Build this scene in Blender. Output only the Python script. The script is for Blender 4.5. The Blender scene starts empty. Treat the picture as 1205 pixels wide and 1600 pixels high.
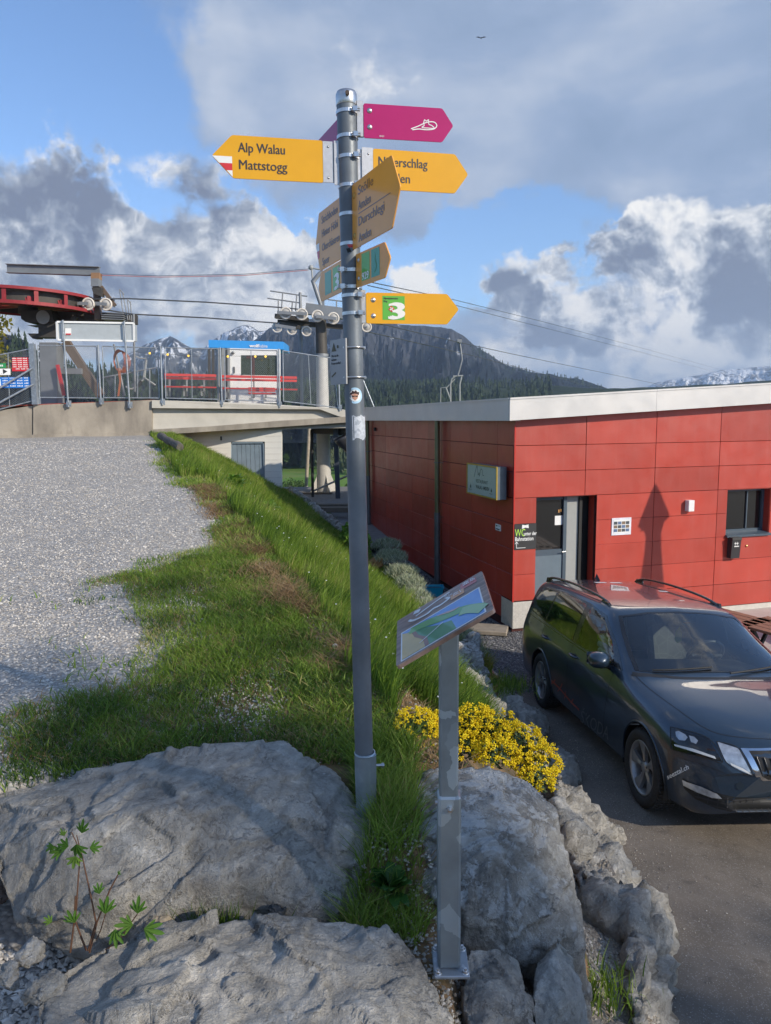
import bpy, bmesh, math, random
import numpy as np
from mathutils import Vector, Matrix, Euler
from mathutils.geometry import delaunay_2d_cdt
from mathutils.bvhtree import BVHTree
R_ = math.radians
random.seed(7); rng = np.random.default_rng(7)
scene = bpy.context.scene
COL = scene.collection

# ------------------------------------------------------------------ camera
CAM_H = 3.5
RM = np.array([[0.99996339, -0.00107962, -0.00848896],
               [0.00855734, 0.12615894, 0.99197313],
               [0.0, 0.99200945, -0.12616355]])
FPX = 1148.83
cd = bpy.data.cameras.new('camera'); cam = bpy.data.objects.new('camera', cd); COL.objects.link(cam)
_m = Matrix(((RM[0][0], RM[1][0], -RM[2][0], 0), (RM[0][1], RM[1][1], -RM[2][1], 0),
             (RM[0][2], RM[1][2], -RM[2][2], CAM_H), (0, 0, 0, 1)))
cam.matrix_world = _m
cd.sensor_fit = 'VERTICAL'; cd.sensor_height = 24.0; cd.lens = 24.0 * FPX / 1600.0
cd.clip_start = 0.05; cd.clip_end = 20000
scene.camera = cam

# ------------------------------------------------------------------ light
SUN_EL = R_(26.0); SUN_H = Vector((0.82, -0.57)).normalized()
SUN = Vector((SUN_H.x * math.cos(SUN_EL), SUN_H.y * math.cos(SUN_EL), math.sin(SUN_EL)))
sl = bpy.data.lights.new('sun', 'SUN'); sl.energy = 3.6; sl.angle = R_(0.9); sl.color = (1.0, 0.90, 0.75)
so = bpy.data.objects.new('sun', sl); COL.objects.link(so)
so.rotation_euler = SUN.to_track_quat('Z', 'Y').to_euler(); so.location = (20, -20, 30)
scene.view_settings.view_transform = 'Standard'; scene.view_settings.look = 'None'
scene.view_settings.gamma = 1.0; scene.view_settings.exposure = 0.52
scene.view_settings.use_curve_mapping = False
SKY_K = 0.15

def ray(px, py):
    v = np.array([(px - 602.5) / FPX, -(py - 800) / FPX, 1.0]) @ RM
    return v
def at(px, py, Y):
    v = ray(px, py); v = v * (Y / v[1]); return Vector((v[0], v[1], v[2] + CAM_H))
def atz(px, py, z):
    v = ray(px, py); v = v * ((z - CAM_H) / v[2]); return Vector((v[0], v[1], z))

# ------------------------------------------------------------------ world
world = bpy.data.worlds.new('World'); scene.world = world; world.use_nodes = True
wn = world.node_tree; wn.nodes.clear(); WL = wn.links
class NG:
    def __init__(s, t): s.t = t; s.n = t.nodes; s.l = t.links
    def new(s, ty, **k):
        n = s.n.new(ty)
        for a, b in k.items(): setattr(n, a, b)
        return n
    def put(s, sock, v):
        if isinstance(v, bpy.types.NodeSocket): s.l.new(v, sock)
        elif v is not None: sock.default_value = v
    def math(s, op, a, b=None, c=None, clamp=False):
        n = s.new('ShaderNodeMath', operation=op); n.use_clamp = clamp
        s.put(n.inputs[0], a); s.put(n.inputs[1], b)
        if c is not None: s.put(n.inputs[2], c)
        return n.outputs[0]
    def vec(s, op, a, b=None):
        n = s.new('ShaderNodeVectorMath', operation=op); s.put(n.inputs[0], a)
        if b is not None:
            if op == 'SCALE': s.put(n.inputs[3], b)
            else: s.put(n.inputs[1], b)
        return n.outputs['Value'] if op in ('DOT_PRODUCT', 'LENGTH') else n.outputs[0]
    def noise(s, v, scale=5, detail=4, rough=.55, dist=0, col=False, lac=2.0):
        n = s.new('ShaderNodeTexNoise'); s.put(n.inputs['Vector'], v)
        n.inputs['Scale'].default_value = scale; n.inputs['Detail'].default_value = detail
        n.inputs['Roughness'].default_value = rough; n.inputs['Distortion'].default_value = dist
        n.inputs['Lacunarity'].default_value = lac
        return n.outputs['Color' if col else 'Fac']
    def vor(s, v, scale=5, feature='F1', out='Distance', rand=1.0):
        n = s.new('ShaderNodeTexVoronoi', feature=feature); s.put(n.inputs['Vector'], v)
        n.inputs['Scale'].default_value = scale; n.inputs['Randomness'].default_value = rand
        return n.outputs[out]
    def rng(s, v, a, b, c=0.0, d=1.0, smooth=False):
        n = s.new('ShaderNodeMapRange'); n.clamp = True
        if smooth: n.interpolation_type = 'SMOOTHSTEP'
        s.put(n.inputs[0], v)
        for i, q in enumerate((a, b, c, d)): s.put(n.inputs[i + 1], q)
        return n.outputs[0]
    def mix(s, f, a, b, mode='MIX'):
        n = s.new('ShaderNodeMix', data_type='RGBA', blend_type=mode); s.put(n.inputs[0], f)
        for i, q in ((6, a), (7, b)):
            if isinstance(q, (tuple, list)) and len(q) == 3: q = (*q, 1)
            s.put(n.inputs[i], q)
        return n.outputs[2]
    def ramp(s, f, stops, interp='LINEAR'):
        n = s.new('ShaderNodeValToRGB'); s.put(n.inputs[0], f); e = n.color_ramp.elements
        n.color_ramp.interpolation = interp
        while len(e) < len(stops): e.new(.5)
        for k, (p, c) in enumerate(stops): e[k].position = p; e[k].color = (*c, 1) if len(c) == 3 else c
        return n.outputs[0]
    def bump(s, h, strength=.3, dist=.01, normal=None):
        n = s.new('ShaderNodeBump'); n.inputs['Strength'].default_value = strength
        n.inputs['Distance'].default_value = dist; s.put(n.inputs['Height'], h)
        if normal is not None: s.put(n.inputs['Normal'], normal)
        return n.outputs[0]

g = NG(wn)
sky = g.new('ShaderNodeTexSky', sky_type='NISHITA'); sky.sun_disc = False
sky.sun_elevation = SUN_EL; sky.sun_rotation = math.atan2(SUN_H.x, SUN_H.y)
sky.altitude = 1200; sky.air_density = 1.0; sky.dust_density = 0.6; sky.ozone_density = 1.6
dirv = g.new('ShaderNodeTexCoord').outputs['Generated']
sep = g.new('ShaderNodeSeparateXYZ'); g.put(sep.inputs[0], dirv)
# the deck of cloud as it hangs: height over distance, so clouds flatten towards the horizon
zc = g.math('ADD', g.math('MAXIMUM', sep.outputs[2], 0.0), 0.22)
comb = g.new('ShaderNodeCombineXYZ')
g.put(comb.inputs[0], g.math('DIVIDE', sep.outputs[0], zc)); g.put(comb.inputs[1], g.math('DIVIDE', sep.outputs[1], zc))
g.put(comb.inputs[2], g.math('MULTIPLY', sep.outputs[2], 3.0))
deck = comb.outputs[0]
nz1 = g.noise(dirv, 5.0, 6, .6, .3); nz2 = g.noise(deck, 1.5, 7, .58, .25); nz3 = g.noise(dirv, 12.0, 7, .62, .2)
warp = g.vec('SCALE', g.vec('SUBTRACT', g.noise(dirv, 6.0, 6, .6, 0, True), (.5, .5, .5)), 0.30)
wd = g.vec('ADD', dirv, warp)
def blob(px, py, rx, ry, w, soft=0.0, rot=0.0):
    c = Vector(ray(px, py)).normalized(); r = Vector((c.y, -c.x, 0)).normalized(); u = r.cross(c).normalized()
    cr, sr = math.cos(R_(rot)), math.sin(R_(rot)); r, u = r * cr + u * sr, u * cr - r * sr
    k = c.z if False else 1.0
    a = g.math('DIVIDE', g.math('SUBTRACT', g.vec('DOT_PRODUCT', wd, tuple(r)), 0), rx / FPX)
    b = g.math('DIVIDE', g.vec('DOT_PRODUCT', wd, tuple(u)), ry / FPX)
    f = g.math('SUBTRACT', 1.0, g.math('MULTIPLY', g.vec('DOT_PRODUCT', wd, tuple(c)), 1.0))
    cc = g.new('ShaderNodeCombineXYZ'); g.put(cc.inputs[0], a); g.put(cc.inputs[1], b)
    g.put(cc.inputs[2], g.math('MULTIPLY', g.math('MAXIMUM', g.math('SUBTRACT', f, 0.5), 0.0), 50.0))
    return g.math('MULTIPLY', g.rng(g.vec('LENGTH', cc.outputs[0]), 1.15, 0.25 - soft, 0, 1, True), w)
def total(base, lst):
    s = base
    for q in lst: s = g.math('ADD', s, blob(*q))
    return s
# soft grey sheet of high cloud
veil = total(g.math('MULTIPLY', g.math('SUBTRACT', nz2, 0.30), 0.9), [
    (950, 120, 520, 330, 1.0, .2), (620, 60, 330, 230, .75, .2), (420, 130, 190, 120, .5, .2, 20), (1150, 330, 300, 150, .8, .2),
    (60, 60, 260, 130, -.75), (760, 385, 230, 95, -1.5), (300, 280, 330, 80, -.5, .0, -35), (1000, 560, 500, 110, .6), (100, 480, 500, 120, .5)])
veil_a = g.rng(veil, 0.02, 0.75, 0, .96, True)
# cumulus: one warped field, read again a step towards the sun so that lumps get a lit and a shaded side
wv = g.vec('ADD', dirv, g.vec('SCALE', g.vec('SUBTRACT', g.noise(dirv, 3.0, 5, .55, 0, True), (.5, .5, .5)), .22))
stepv = (SUN.x * .035, SUN.y * .0 + .0, .030)
fA = g.noise(wv, 7.0, 9, .60); fB = g.noise(g.vec('ADD', wv, stepv), 7.0, 9, .60)
fC = g.noise(wv, 19.0, 6, .62); fD = g.noise(g.vec('ADD', wv, (SUN.x * .012, 0, .011)), 19.0, 6, .62)
cum = total(g.math('ADD', g.math('MULTIPLY', g.math('SUBTRACT', fA, 0.5), 2.3), g.math('MULTIPLY', g.math('SUBTRACT', fC, .5), .55)), [
    (40, 330, 210, 170, .95), (190, 400, 260, 130, .9), (330, 410, 190, 100, .9), (390, 330, 130, 50, .8, 0, -35), (290, 225, 90, 45, .5, 0, -20),
    (120, 520, 330, 70, .8), (430, 450, 150, 120, .9), (630, 420, 60, 100, 1.0), (700, 383, 90, 13, .55, 0, 6),
    (1060, 410, 170, 80, .7), (930, 425, 140, 55, .9), (1170, 450, 110, 90, 1.0), (840, 505, 150, 36, .9), (740, 480, 110, 40, .5),
    (1000, 550, 330, 50, .7), (600, 600, 400, 40, .4),
    (780, 385, 160, 65, -1.1), (700, 340, 120, 60, -1.0), (520, 330, 50, 50, -.5), (150, 160, 140, 60, -.5), (950, 200, 400, 130, -.8)])
cum = g.math('ADD', cum, g.rng(nz2, .35, .75, -.70, .30))
cum_a = g.rng(cum, 0.0, 0.58, 0, 1, True)
rel = g.math('ADD', g.math('MULTIPLY', g.math('SUBTRACT', fA, fB), 3.0), g.math('MULTIPLY', g.math('SUBTRACT', fC, fD), 1.6))
lit = total(g.math('ADD', rel, g.math('ADD', g.math('MULTIPLY', g.math('SUBTRACT', nz1, .5), .9), .53)), [
    (60, 290, 150, 90, -.22), (190, 300, 170, 80, -.26, .2, -30), (370, 345, 170, 45, -.38, .2, -35), (200, 490, 260, 60, -.22, .2), (60, 480, 160, 40, -.2, .2),
    (430, 420, 110, 100, .42, .2), (470, 480, 120, 70, .35), (215, 385, 80, 30, .30, .1, -30), (330, 400, 80, 50, .25, .1), (210, 258, 60, 22, .35, .1, -30), (50, 185, 90, 30, .30, .1, -25), (20, 400, 70, 60, .35, .1),
    (630, 420, 90, 130, .50, .2), (1050, 380, 200, 60, .32, .2), (1030, 480, 120, 80, .30, .2), (935, 430, 130, 40, -.45, .1, -14), (1165, 455, 90, 66, -.55, .1), (840, 508, 130, 30, -.40, .1), (740, 460, 90, 30, .25),
    (900, 575, 320, 50, .38), (1090, 520, 160, 50, .35)])
lit = g.math('ADD', lit, g.rng(cum, .10, .80, .16, -.08))
ccol = g.ramp(lit, [(0.0, (.19, .22, .30)), (.22, (.27, .31, .39)), (.42, (.40, .44, .51)), (.60, (.60, .63, .67)), (.80, (.82, .82, .82)), (1.0, (.95, .93, .89))])
wisp = g.math('ADD', nz2, total(g.math('MULTIPLY', g.math('SUBTRACT', fA, .5), .35), [(400, 130, 120, 80, .16, .3, 30), (330, 40, 120, 40, .12, .3, 15), (1000, 330, 200, 80, .10, .3), (760, 90, 320, 60, -.06, .3)]))
vcol = g.ramp(wisp, [(.32, (.22, .30, .44)), (.5, (.29, .37, .52)), (.68, (.44, .50, .61)), (.85, (.58, .62, .69))])
KC = 1.0 / SKY_K
s2 = g.mix(veil_a, g.mix(1.0, sky.outputs[0], (.80, .90, 1.02), 'MULTIPLY'), g.vec('SCALE', vcol, KC * .85))
s3 = g.mix(cum_a, s2, g.vec('SCALE', ccol, KC * .82))
# warm pale light low over the horizon
hz = g.rng(sep.outputs[2], 0.0, 0.14, .35, 0.0, True)
s4 = g.mix(hz, s3, g.vec('SCALE', g.ramp(nz1, [(.4, (.42, .48, .58)), (.6, (.80, .74, .68))]), KC * .85))
bg = g.new('ShaderNodeBackground'); bg.inputs['Strength'].default_value = SKY_K
g.put(bg.inputs['Color'], s4)
wo = g.new('ShaderNodeOutputWorld'); WL.new(bg.outputs[0], wo.inputs['Surface'])

# ------------------------------------------------------------------ helpers
def tag(o, label=None, cat=None, group=None, kind=None):
    if label: o['label'] = label
    if cat: o['category'] = cat
    if group: o['group'] = group
    if kind: o['kind'] = kind
    return o
ORG = {}
def empty(name, loc, label=None, cat=None, group=None, rz=0.0):
    o = bpy.data.objects.new(name, None); COL.objects.link(o); o.location = loc; o.rotation_euler.z = rz
    o.empty_display_size = .2
    ORG[o.name] = Vector(loc) if rz == 0 else Vector((0, 0, 0))
    return tag(o, label, cat, group)
class MB:
    """collects faces (world coordinates) and builds one mesh object"""
    def __init__(s): s.v = []; s.f = []; s.m = []; s.cur = 0; s.sm = []; s.smooth = False
    def add(s, vs, fs, smooth=None):
        b = len(s.v); s.v.extend([tuple(q) for q in vs])
        for f in fs:
            s.f.append(tuple(b + i for i in f)); s.m.append(s.cur); s.sm.append(s.smooth if smooth is None else smooth)
        return s
    def box(s, c, size, M=None):
        c = Vector(c); hx, hy, hz_ = size[0] / 2, size[1] / 2, size[2] / 2
        vs = [Vector((x, y, z)) for z in (-hz_, hz_) for y in (-hy, hy) for x in (-hx, hx)]
        if M is not None: vs = [M @ q for q in vs]
        return s.add([q + c for q in vs], [(0, 2, 3, 1), (4, 5, 7, 6), (0, 1, 5, 4), (2, 6, 7, 3), (0, 4, 6, 2), (1, 3, 7, 5)])
    def bevbox(s, c, size, b=.004, M=None):
        c = Vector(c); h = [q / 2 for q in size]; b = min(b, min(h) * .49); vs = []; fs = []
        idx = {}
        for sx in (-1, 1):
            for sy in (-1, 1):
                for sz in (-1, 1):
                    for ax in range(3):
                        p = [sx * (h[0] - b), sy * (h[1] - b), sz * (h[2] - b)]; p[ax] = (sx, sy, sz)[ax] * h[ax]
                        idx[(sx, sy, sz, ax)] = len(vs); vs.append(Vector(p))
        bm = bmesh.new()
        bv = [bm.verts.new(q) for q in vs]; r = bmesh.ops.convex_hull(bm, input=bv)
        bmesh.ops.dissolve_limit(bm, angle_limit=.02, verts=bm.verts, edges=bm.edges)
        bm.verts.index_update(); vv = [q.co.copy() for q in bm.verts]; ff = [[q.index for q in f.verts] for f in bm.faces]; bm.free()
        if M is not None: vv = [M @ q for q in vv]
        return s.add([q + c for q in vv], ff)
    def beam(s, a, b, w, h, up=(0, 0, 1)):
        a = Vector(a); b = Vector(b); d = b - a; L = d.length; d.normalize(); up = Vector(up)
        if abs(d.dot(up)) > .99: up = Vector((0, 1, 0))
        r = d.cross(up).normalized(); u = r.cross(d)
        M = Matrix((r, d, u)).transposed()
        return s.box((a + b) / 2, (w, L, h), M)
    def ring(s, c, r, ax, ref, n):
        return [c + (ref * math.cos(2 * math.pi * i / n) + ax.cross(ref) * math.sin(2 * math.pi * i / n)) * r for i in range(n)]
    def tube(s, pts, r, n=8, cap=True, smooth=True):
        pts = [Vector(p) for p in pts]; k = len(pts); rr = r if isinstance(r, (list, tuple)) else [r] * k
        ref = None; vs = []
        for i, p in enumerate(pts):
            d = (pts[min(i + 1, k - 1)] - pts[max(i - 1, 0)]).normalized()
            if ref is None: ref = d.orthogonal().normalized()
            ref = (ref - d * ref.dot(d)).normalized()
            vs += s.ring(p, rr[i], d, ref, n)
        fs = []
        for i in range(k - 1):
            for j in range(n):
                a = i * n + j; b = i * n + (j + 1) % n; fs.append((a, b, b + n, a + n))
        s.add(vs, fs, smooth)
        if cap: s.add(vs, [tuple(range(n - 1, -1, -1)), tuple((k - 1) * n + j for j in range(n))], False)
        return s
    def cyl(s, a, b, r0, r1=None, n=12, cap=True, smooth=True):
        return s.tube([a, b], [r0, r0 if r1 is None else r1], n, cap, smooth)
    def lathe(s, prof, c=(0, 0, 0), ax=(0, 0, 1), n=24, smooth=True, closed=False):
        ax = Vector(ax).normalized(); c = Vector(c); ref = ax.orthogonal().normalized(); vs = []
        for r, h in prof: vs += s.ring(c + ax * h, max(r, 1e-4), ax, ref, n)
        fs = []; k = len(prof)
        for i in range(k if closed else k - 1):
            for j in range(n):
                a = i * n + j; b = i * n + (j + 1) % n; i2 = ((i + 1) % k) * n
                fs.append((a, b, i2 + (j + 1) % n, i2 + j))
        return s.add(vs, fs, smooth)
    def torus(s, c, R, r, ax=(0, 0, 1), n=24, m=8):
        prof = [(R + r * math.cos(2 * math.pi * i / m), r * math.sin(2 * math.pi * i / m)) for i in range(m)]
        return s.lathe(prof, c, ax, n, True, True)
    def prism(s, pts, d, smooth=False):
        """polygon extruded by vector d"""
        pts = [Vector(p) for p in pts]; d = Vector(d); n = len(pts)
        nrm = Vector((0, 0, 0))
        for i in range(n): nrm += pts[i].cross(pts[(i + 1) % n])
        if nrm.dot(d) > 0: pts = pts[::-1]
        vs = pts + [p + d for p in pts]
        fs = [tuple(range(n)), tuple(range(2 * n - 1, n - 1, -1))] + [(i, i + n, (i + 1) % n + n, (i + 1) % n) for i in range(n)]
        return s.add(vs, fs, smooth)
    def sphere(s, c, r, nu=10, nv=7, sc=(1, 1, 1)):
        c = Vector(c); vs = []; fs = []
        for j in range(nv + 1):
            t = math.pi * j / nv
            for i in range(nu):
                p = 2 * math.pi * i / nu
                vs.append(c + Vector((r * math.sin(t) * math.cos(p) * sc[0], r * math.sin(t) * math.sin(p) * sc[1], r * math.cos(t) * sc[2])))
        for j in range(nv):
            for i in range(nu):
                a = j * nu + i; b = j * nu + (i + 1) % nu; fs.append((a, a + nu, b + nu, b))
        return s.add(vs, fs, True)
    def build(s, name, mats, parent=None, local=False):
        if not isinstance(mats, (list, tuple)): mats = [mats]
        me = bpy.data.meshes.new(name); off = Vector((0, 0, 0))
        p = parent
        while p is not None and not local:
            if p.name in ORG: off = ORG[p.name]; break
            p = p.parent
        me.from_pydata([(q[0] - off.x, q[1] - off.y, q[2] - off.z) for q in s.v], [], s.f)
        for q in mats: me.materials.append(q)
        me.polygons.foreach_set('material_index', s.m); me.polygons.foreach_set('use_smooth', s.sm)
        me.update()
        o = bpy.data.objects.new(name, me); COL.objects.link(o)
        if parent is not None: o.parent = parent
        return o
def npmesh(name, V, F, mats, parent=None, smooth=False, attr=None, off=None):
    """fast mesh from numpy; F is (n,3) or (n,4)"""
    me = bpy.data.meshes.new(name); V = np.asarray(V, dtype=np.float32); F = np.asarray(F, dtype=np.int32)
    if off is not None: V = V - np.array(off, dtype=np.float32)
    k = F.shape[1]; me.vertices.add(len(V)); me.vertices.foreach_set('co', V.ravel())
    me.loops.add(F.size); me.loops.foreach_set('vertex_index', F.ravel())
    me.polygons.add(len(F)); me.polygons.foreach_set('loop_start', np.arange(0, F.size, k, dtype=np.int32))
    me.update(calc_edges=True); me.polygons.foreach_set('use_smooth', np.full(len(F), smooth))
    for q in (mats if isinstance(mats, (list, tuple)) else [mats]): me.materials.append(q)
    if attr is not None:
        for nm, a in attr.items():
            at_ = me.attributes.new(nm, 'FLOAT', 'POINT'); at_.data.foreach_set('value', np.asarray(a, dtype=np.float32))
    o = bpy.data.objects.new(name, me); COL.objects.link(o)
    if parent is not None: o.parent = parent
    return o
def copy_tree(o, parent=None):
    c = o.copy(); COL.objects.link(c)
    if parent is not None: c.parent = parent
    for ch in list(o.children): copy_tree(ch, c)
    return c
def text_mesh(txt, size, M, bold=0.0, sx=1.0, depth=0.0, align='LEFT', shear=0.0, spacing=1.0):
    """text as (verts, faces) in the frame M (x = reading direction, y = up, z = out)"""
    cu = bpy.data.curves.new('t', 'FONT'); cu.body = txt; cu.size = size; cu.offset = bold; cu.align_x = align
    cu.shear = shear; cu.space_character = spacing; cu.resolution_u = 3; cu.extrude = depth
    o = bpy.data.objects.new('t', cu); COL.objects.link(o); dg = bpy.context.evaluated_depsgraph_get()
    me = bpy.data.meshes.new_from_object(o.evaluated_get(dg)); S = Matrix.Diagonal((sx, 1, 1, 1))
    me.calc_loop_triangles(); vs = [M @ S @ v.co for v in me.vertices]; fs = [tuple(p.vertices) for p in me.loop_triangles]
    bpy.data.objects.remove(o); bpy.data.curves.remove(cu); bpy.data.meshes.remove(me)
    return vs, fs
def frame(o, x, y=None, z=None):
    x = Vector(x).normalized()
    if y is None: y = Vector((0, 0, 1))
    y = Vector(y); z = x.cross(y).normalized(); y = z.cross(x).normalized()
    M = Matrix.Identity(4)
    for i in range(3): M[i][0] = x[i]; M[i][1] = y[i]; M[i][2] = z[i]; M[i][3] = o[i]
    return M
# value noise in numpy
def _h(i, j, k, s):
    n = (i.astype(np.int64) * 374761393 + j.astype(np.int64) * 668265263 + k.astype(np.int64) * 2147483647 + s * 974634777) & 0xffffffff
    n = ((n ^ (n >> 13)) * 1274126177) & 0xffffffff
    return ((n ^ (n >> 16)) & 0xffff) / 65535.0
def vnoise(P, s=0):
    P = np.asarray(P, dtype=np.float64); I = np.floor(P).astype(np.int64); Fr = P - I; Fr = Fr * Fr * (3 - 2 * Fr); r = 0
    for a in (0, 1):
        for b in (0, 1):
            for c in (0, 1):
                w = (Fr[:, 0] if a else 1 - Fr[:, 0]) * (Fr[:, 1] if b else 1 - Fr[:, 1]) * (Fr[:, 2] if c else 1 - Fr[:, 2])
                r = r + w * _h(I[:, 0] + a, I[:, 1] + b, I[:, 2] + c, s)
    return r
def fbm(P, octv=4, s=0, gain=.5, ridged=False):
    P = np.asarray(P, dtype=np.float64); r = 0; a = 1; t = 0
    for o in range(octv):
        n = vnoise(P * (2.03 ** o) + 17.3 * o, s + o)
        if ridged: n = 1 - abs(2 * n - 1)
        r = r + a * n; t += a; a *= gain
    return r / t
def n2(x, y, sc, octv=3, s=0):
    x = np.atleast_1d(np.asarray(x, float)); y = np.atleast_1d(np.asarray(y, float))
    return fbm(np.stack([x * sc, y * sc, np.zeros_like(x)], -1), octv, s)
def sstep(a, b, x):
    t = np.clip((x - a) / (b - a), 0, 1); return t * t * (3 - 2 * t)

# ------------------------------------------------------------------ materials
def mat(name, col=(.5, .5, .5), rough=.6, metal=0.0, var=.12, vscale=8.0, bump=0.0, bscale=60.0, bdist=.004, coat=0.0, spec=.5, col2=None, c2=(.45, .65), detail=5, extra=None, rvar=.0, coatr=.05, trans=0.0):
    m = bpy.data.materials.new(name); m.use_nodes = True; t = m.node_tree; b = t.nodes['Principled BSDF']; q = NG(t)
    tc = q.new('ShaderNodeNewGeometry').outputs['Position']
    n = q.noise(tc, vscale, detail, .6)
    k = q.rng(n, .3, .7, 1 - var, 1 + var)
    base = (*col, 1)
    if col2 is not None: base = q.mix(q.rng(n, c2[0], c2[1], 0, 1, True), col, col2)
    c = q.vec('SCALE', base if isinstance(base, bpy.types.NodeSocket) else tuple(col), k)
    if extra: c = extra(q, tc, c)
    q.put(b.inputs['Base Color'], c)
    b.inputs['Roughness'].default_value = rough; b.inputs['Metallic'].default_value = metal
    if rvar: q.put(b.inputs['Roughness'], q.rng(q.noise(tc, vscale * 2.3, 4, .6), .3, .7, max(rough - rvar, .02), rough + rvar))
    b.inputs['Coat Weight'].default_value = coat; b.inputs['Coat Roughness'].default_value = coatr
    b.inputs['Specular IOR Level'].default_value = spec
    if bump: q.put(b.inputs['Normal'], q.bump(q.noise(tc, bscale, 5, .6), bump, bdist))
    return m
def leafmat(name, c1, c2, trans=.35, rough=.5, vscale=3.0, attr=None):
    m = bpy.data.materials.new(name); m.use_nodes = True; t = m.node_tree; b = t.nodes['Principled BSDF']; q = NG(t)
    tc = q.new('ShaderNodeTexCoord').outputs['Object']
    if attr:
        a = q.new('ShaderNodeAttribute'); a.attribute_name = attr; f = a.outputs['Fac']
    else: f = q.rng(q.noise(tc, vscale, 3, .6), .35, .65)
    if len(c2) and not isinstance(c2[0], (int, float)): c = q.ramp(f, [(0, c1)] + [((i + 1) / len(c2), k) for i, k in enumerate(c2)])
    else: c = q.mix(f, c1, c2)
    q.put(b.inputs['Base Color'], c); b.inputs['Roughness'].default_value = rough; b.inputs['Specular IOR Level'].default_value = .3
    tr = q.new('ShaderNodeBsdfTranslucent'); q.put(tr.inputs[0], c)
    mx = q.new('ShaderNodeMixShader'); mx.inputs[0].default_value = trans
    t.links.new(b.outputs[0], mx.inputs[1]); t.links.new(tr.outputs[0], mx.inputs[2])
    t.links.new(mx.outputs[0], t.nodes['Material Output'].inputs[0])
    return m
def glassmat(name, tint=(.7, .8, .8), refl=1.0, rough=0.02):
    m = bpy.data.materials.new(name); m.use_nodes = True; t = m.node_tree; t.nodes.remove(t.nodes['Principled BSDF']); q = NG(t)
    tb = q.new('ShaderNodeBsdfTransparent'); tb.inputs[0].default_value = (*tint, 1)
    gl = q.new('ShaderNodeBsdfGlossy'); gl.inputs['Roughness'].default_value = rough; gl.inputs[0].default_value = (1, 1, 1, 1)
    fr = q.new('ShaderNodeFresnel'); fr.inputs[0].default_value = 1.5
    mx = q.new('ShaderNodeMixShader'); q.put(mx.inputs[0], q.math('MULTIPLY', fr.outputs[0], 1.6 * refl, clamp=True))
    t.links.new(tb.outputs[0], mx.inputs[1]); t.links.new(gl.outputs[0], mx.inputs[2])
    t.links.new(mx.outputs[0], t.nodes['Material Output'].inputs[0])
    return m

# ================================================================== GROUND
XC = (np.array([-30, 0, 1, 2, 2.8, 4, 5.3, 6.4, 8.2, 11, 20.6, 22, 26, 60]), np.array([.9, .6, .5, .42, .36, .1, -.5, -.9, -1.5, -2.5, -5.9, -6.4, -7.5, -14]))
XF = (np.array([-30, 0, 2.4, 3.0, 3.4, 4.2, 5.28, 6.0, 6.83, 9.0, 11, 12.2, 13.8, 16.9, 19, 22, 26]), np.array([1.3, 1.15, 1.2, 1.28, 1.42, 1.66, 1.88, 1.9, 1.82, 1.66, 1.36, .9, .55, -.1, -.75, -1.5, -3.0]))
ZL = (np.array([-30, 2, 4, 5.8, 8.5, 9.6, 10.5, 13, 15, 18, 20, 22, 24, 30]), np.array([.5, .46, .41, .28, .06, .0, 0, 0, .06, .22, .35, .55, .8, .4]))
def lowz(x, y):
    return np.interp(y, *ZL) - .047 * np.clip(np.asarray(x, float) - 2.0, 0, 4) * (1 - sstep(8.6, 10.5, y))
def zplat(y): return 1.9 + .064 * (np.clip(y, -6, 20.8) - 2.8)
def ground_z(x, y, soft=True):
    x = np.asarray(x, float); y = np.asarray(y, float)
    a = np.interp(y, *XC); b = np.interp(y, *XF); zp = zplat(y); zl = lowz(x, y)
    t = (x - a) / (b - a); tt = np.clip(t, 0, 1)
    s = tt * .8 + .2 * tt * tt * (3 - 2 * tt)
    z = zp + (zl - zp) * s
    if soft:
        pitA = sstep(3.12, 2.95, y) * sstep(-1.72, -1.55, x) * sstep(-.05, -.20, x) * .32
        pitC = sstep(3.2, 3.0, y) * sstep(.12, .26, x) * .32
        pitB = sstep(2.62, 2.48, y) * sstep(-1.38, -1.2, x) * .17
        wall = sstep(.55, .8, t) * (1 - sstep(.97, 1.0, t)) * (1 - sstep(8.0, 9.4, y)) * .40
        z = z - np.maximum.reduce([pitA, pitB, pitC]) * (y > -1) - wall * (y > -1)
    return z
def gz(x, y): return float(ground_z(np.array([x]), np.array([y]))[0])

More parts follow.
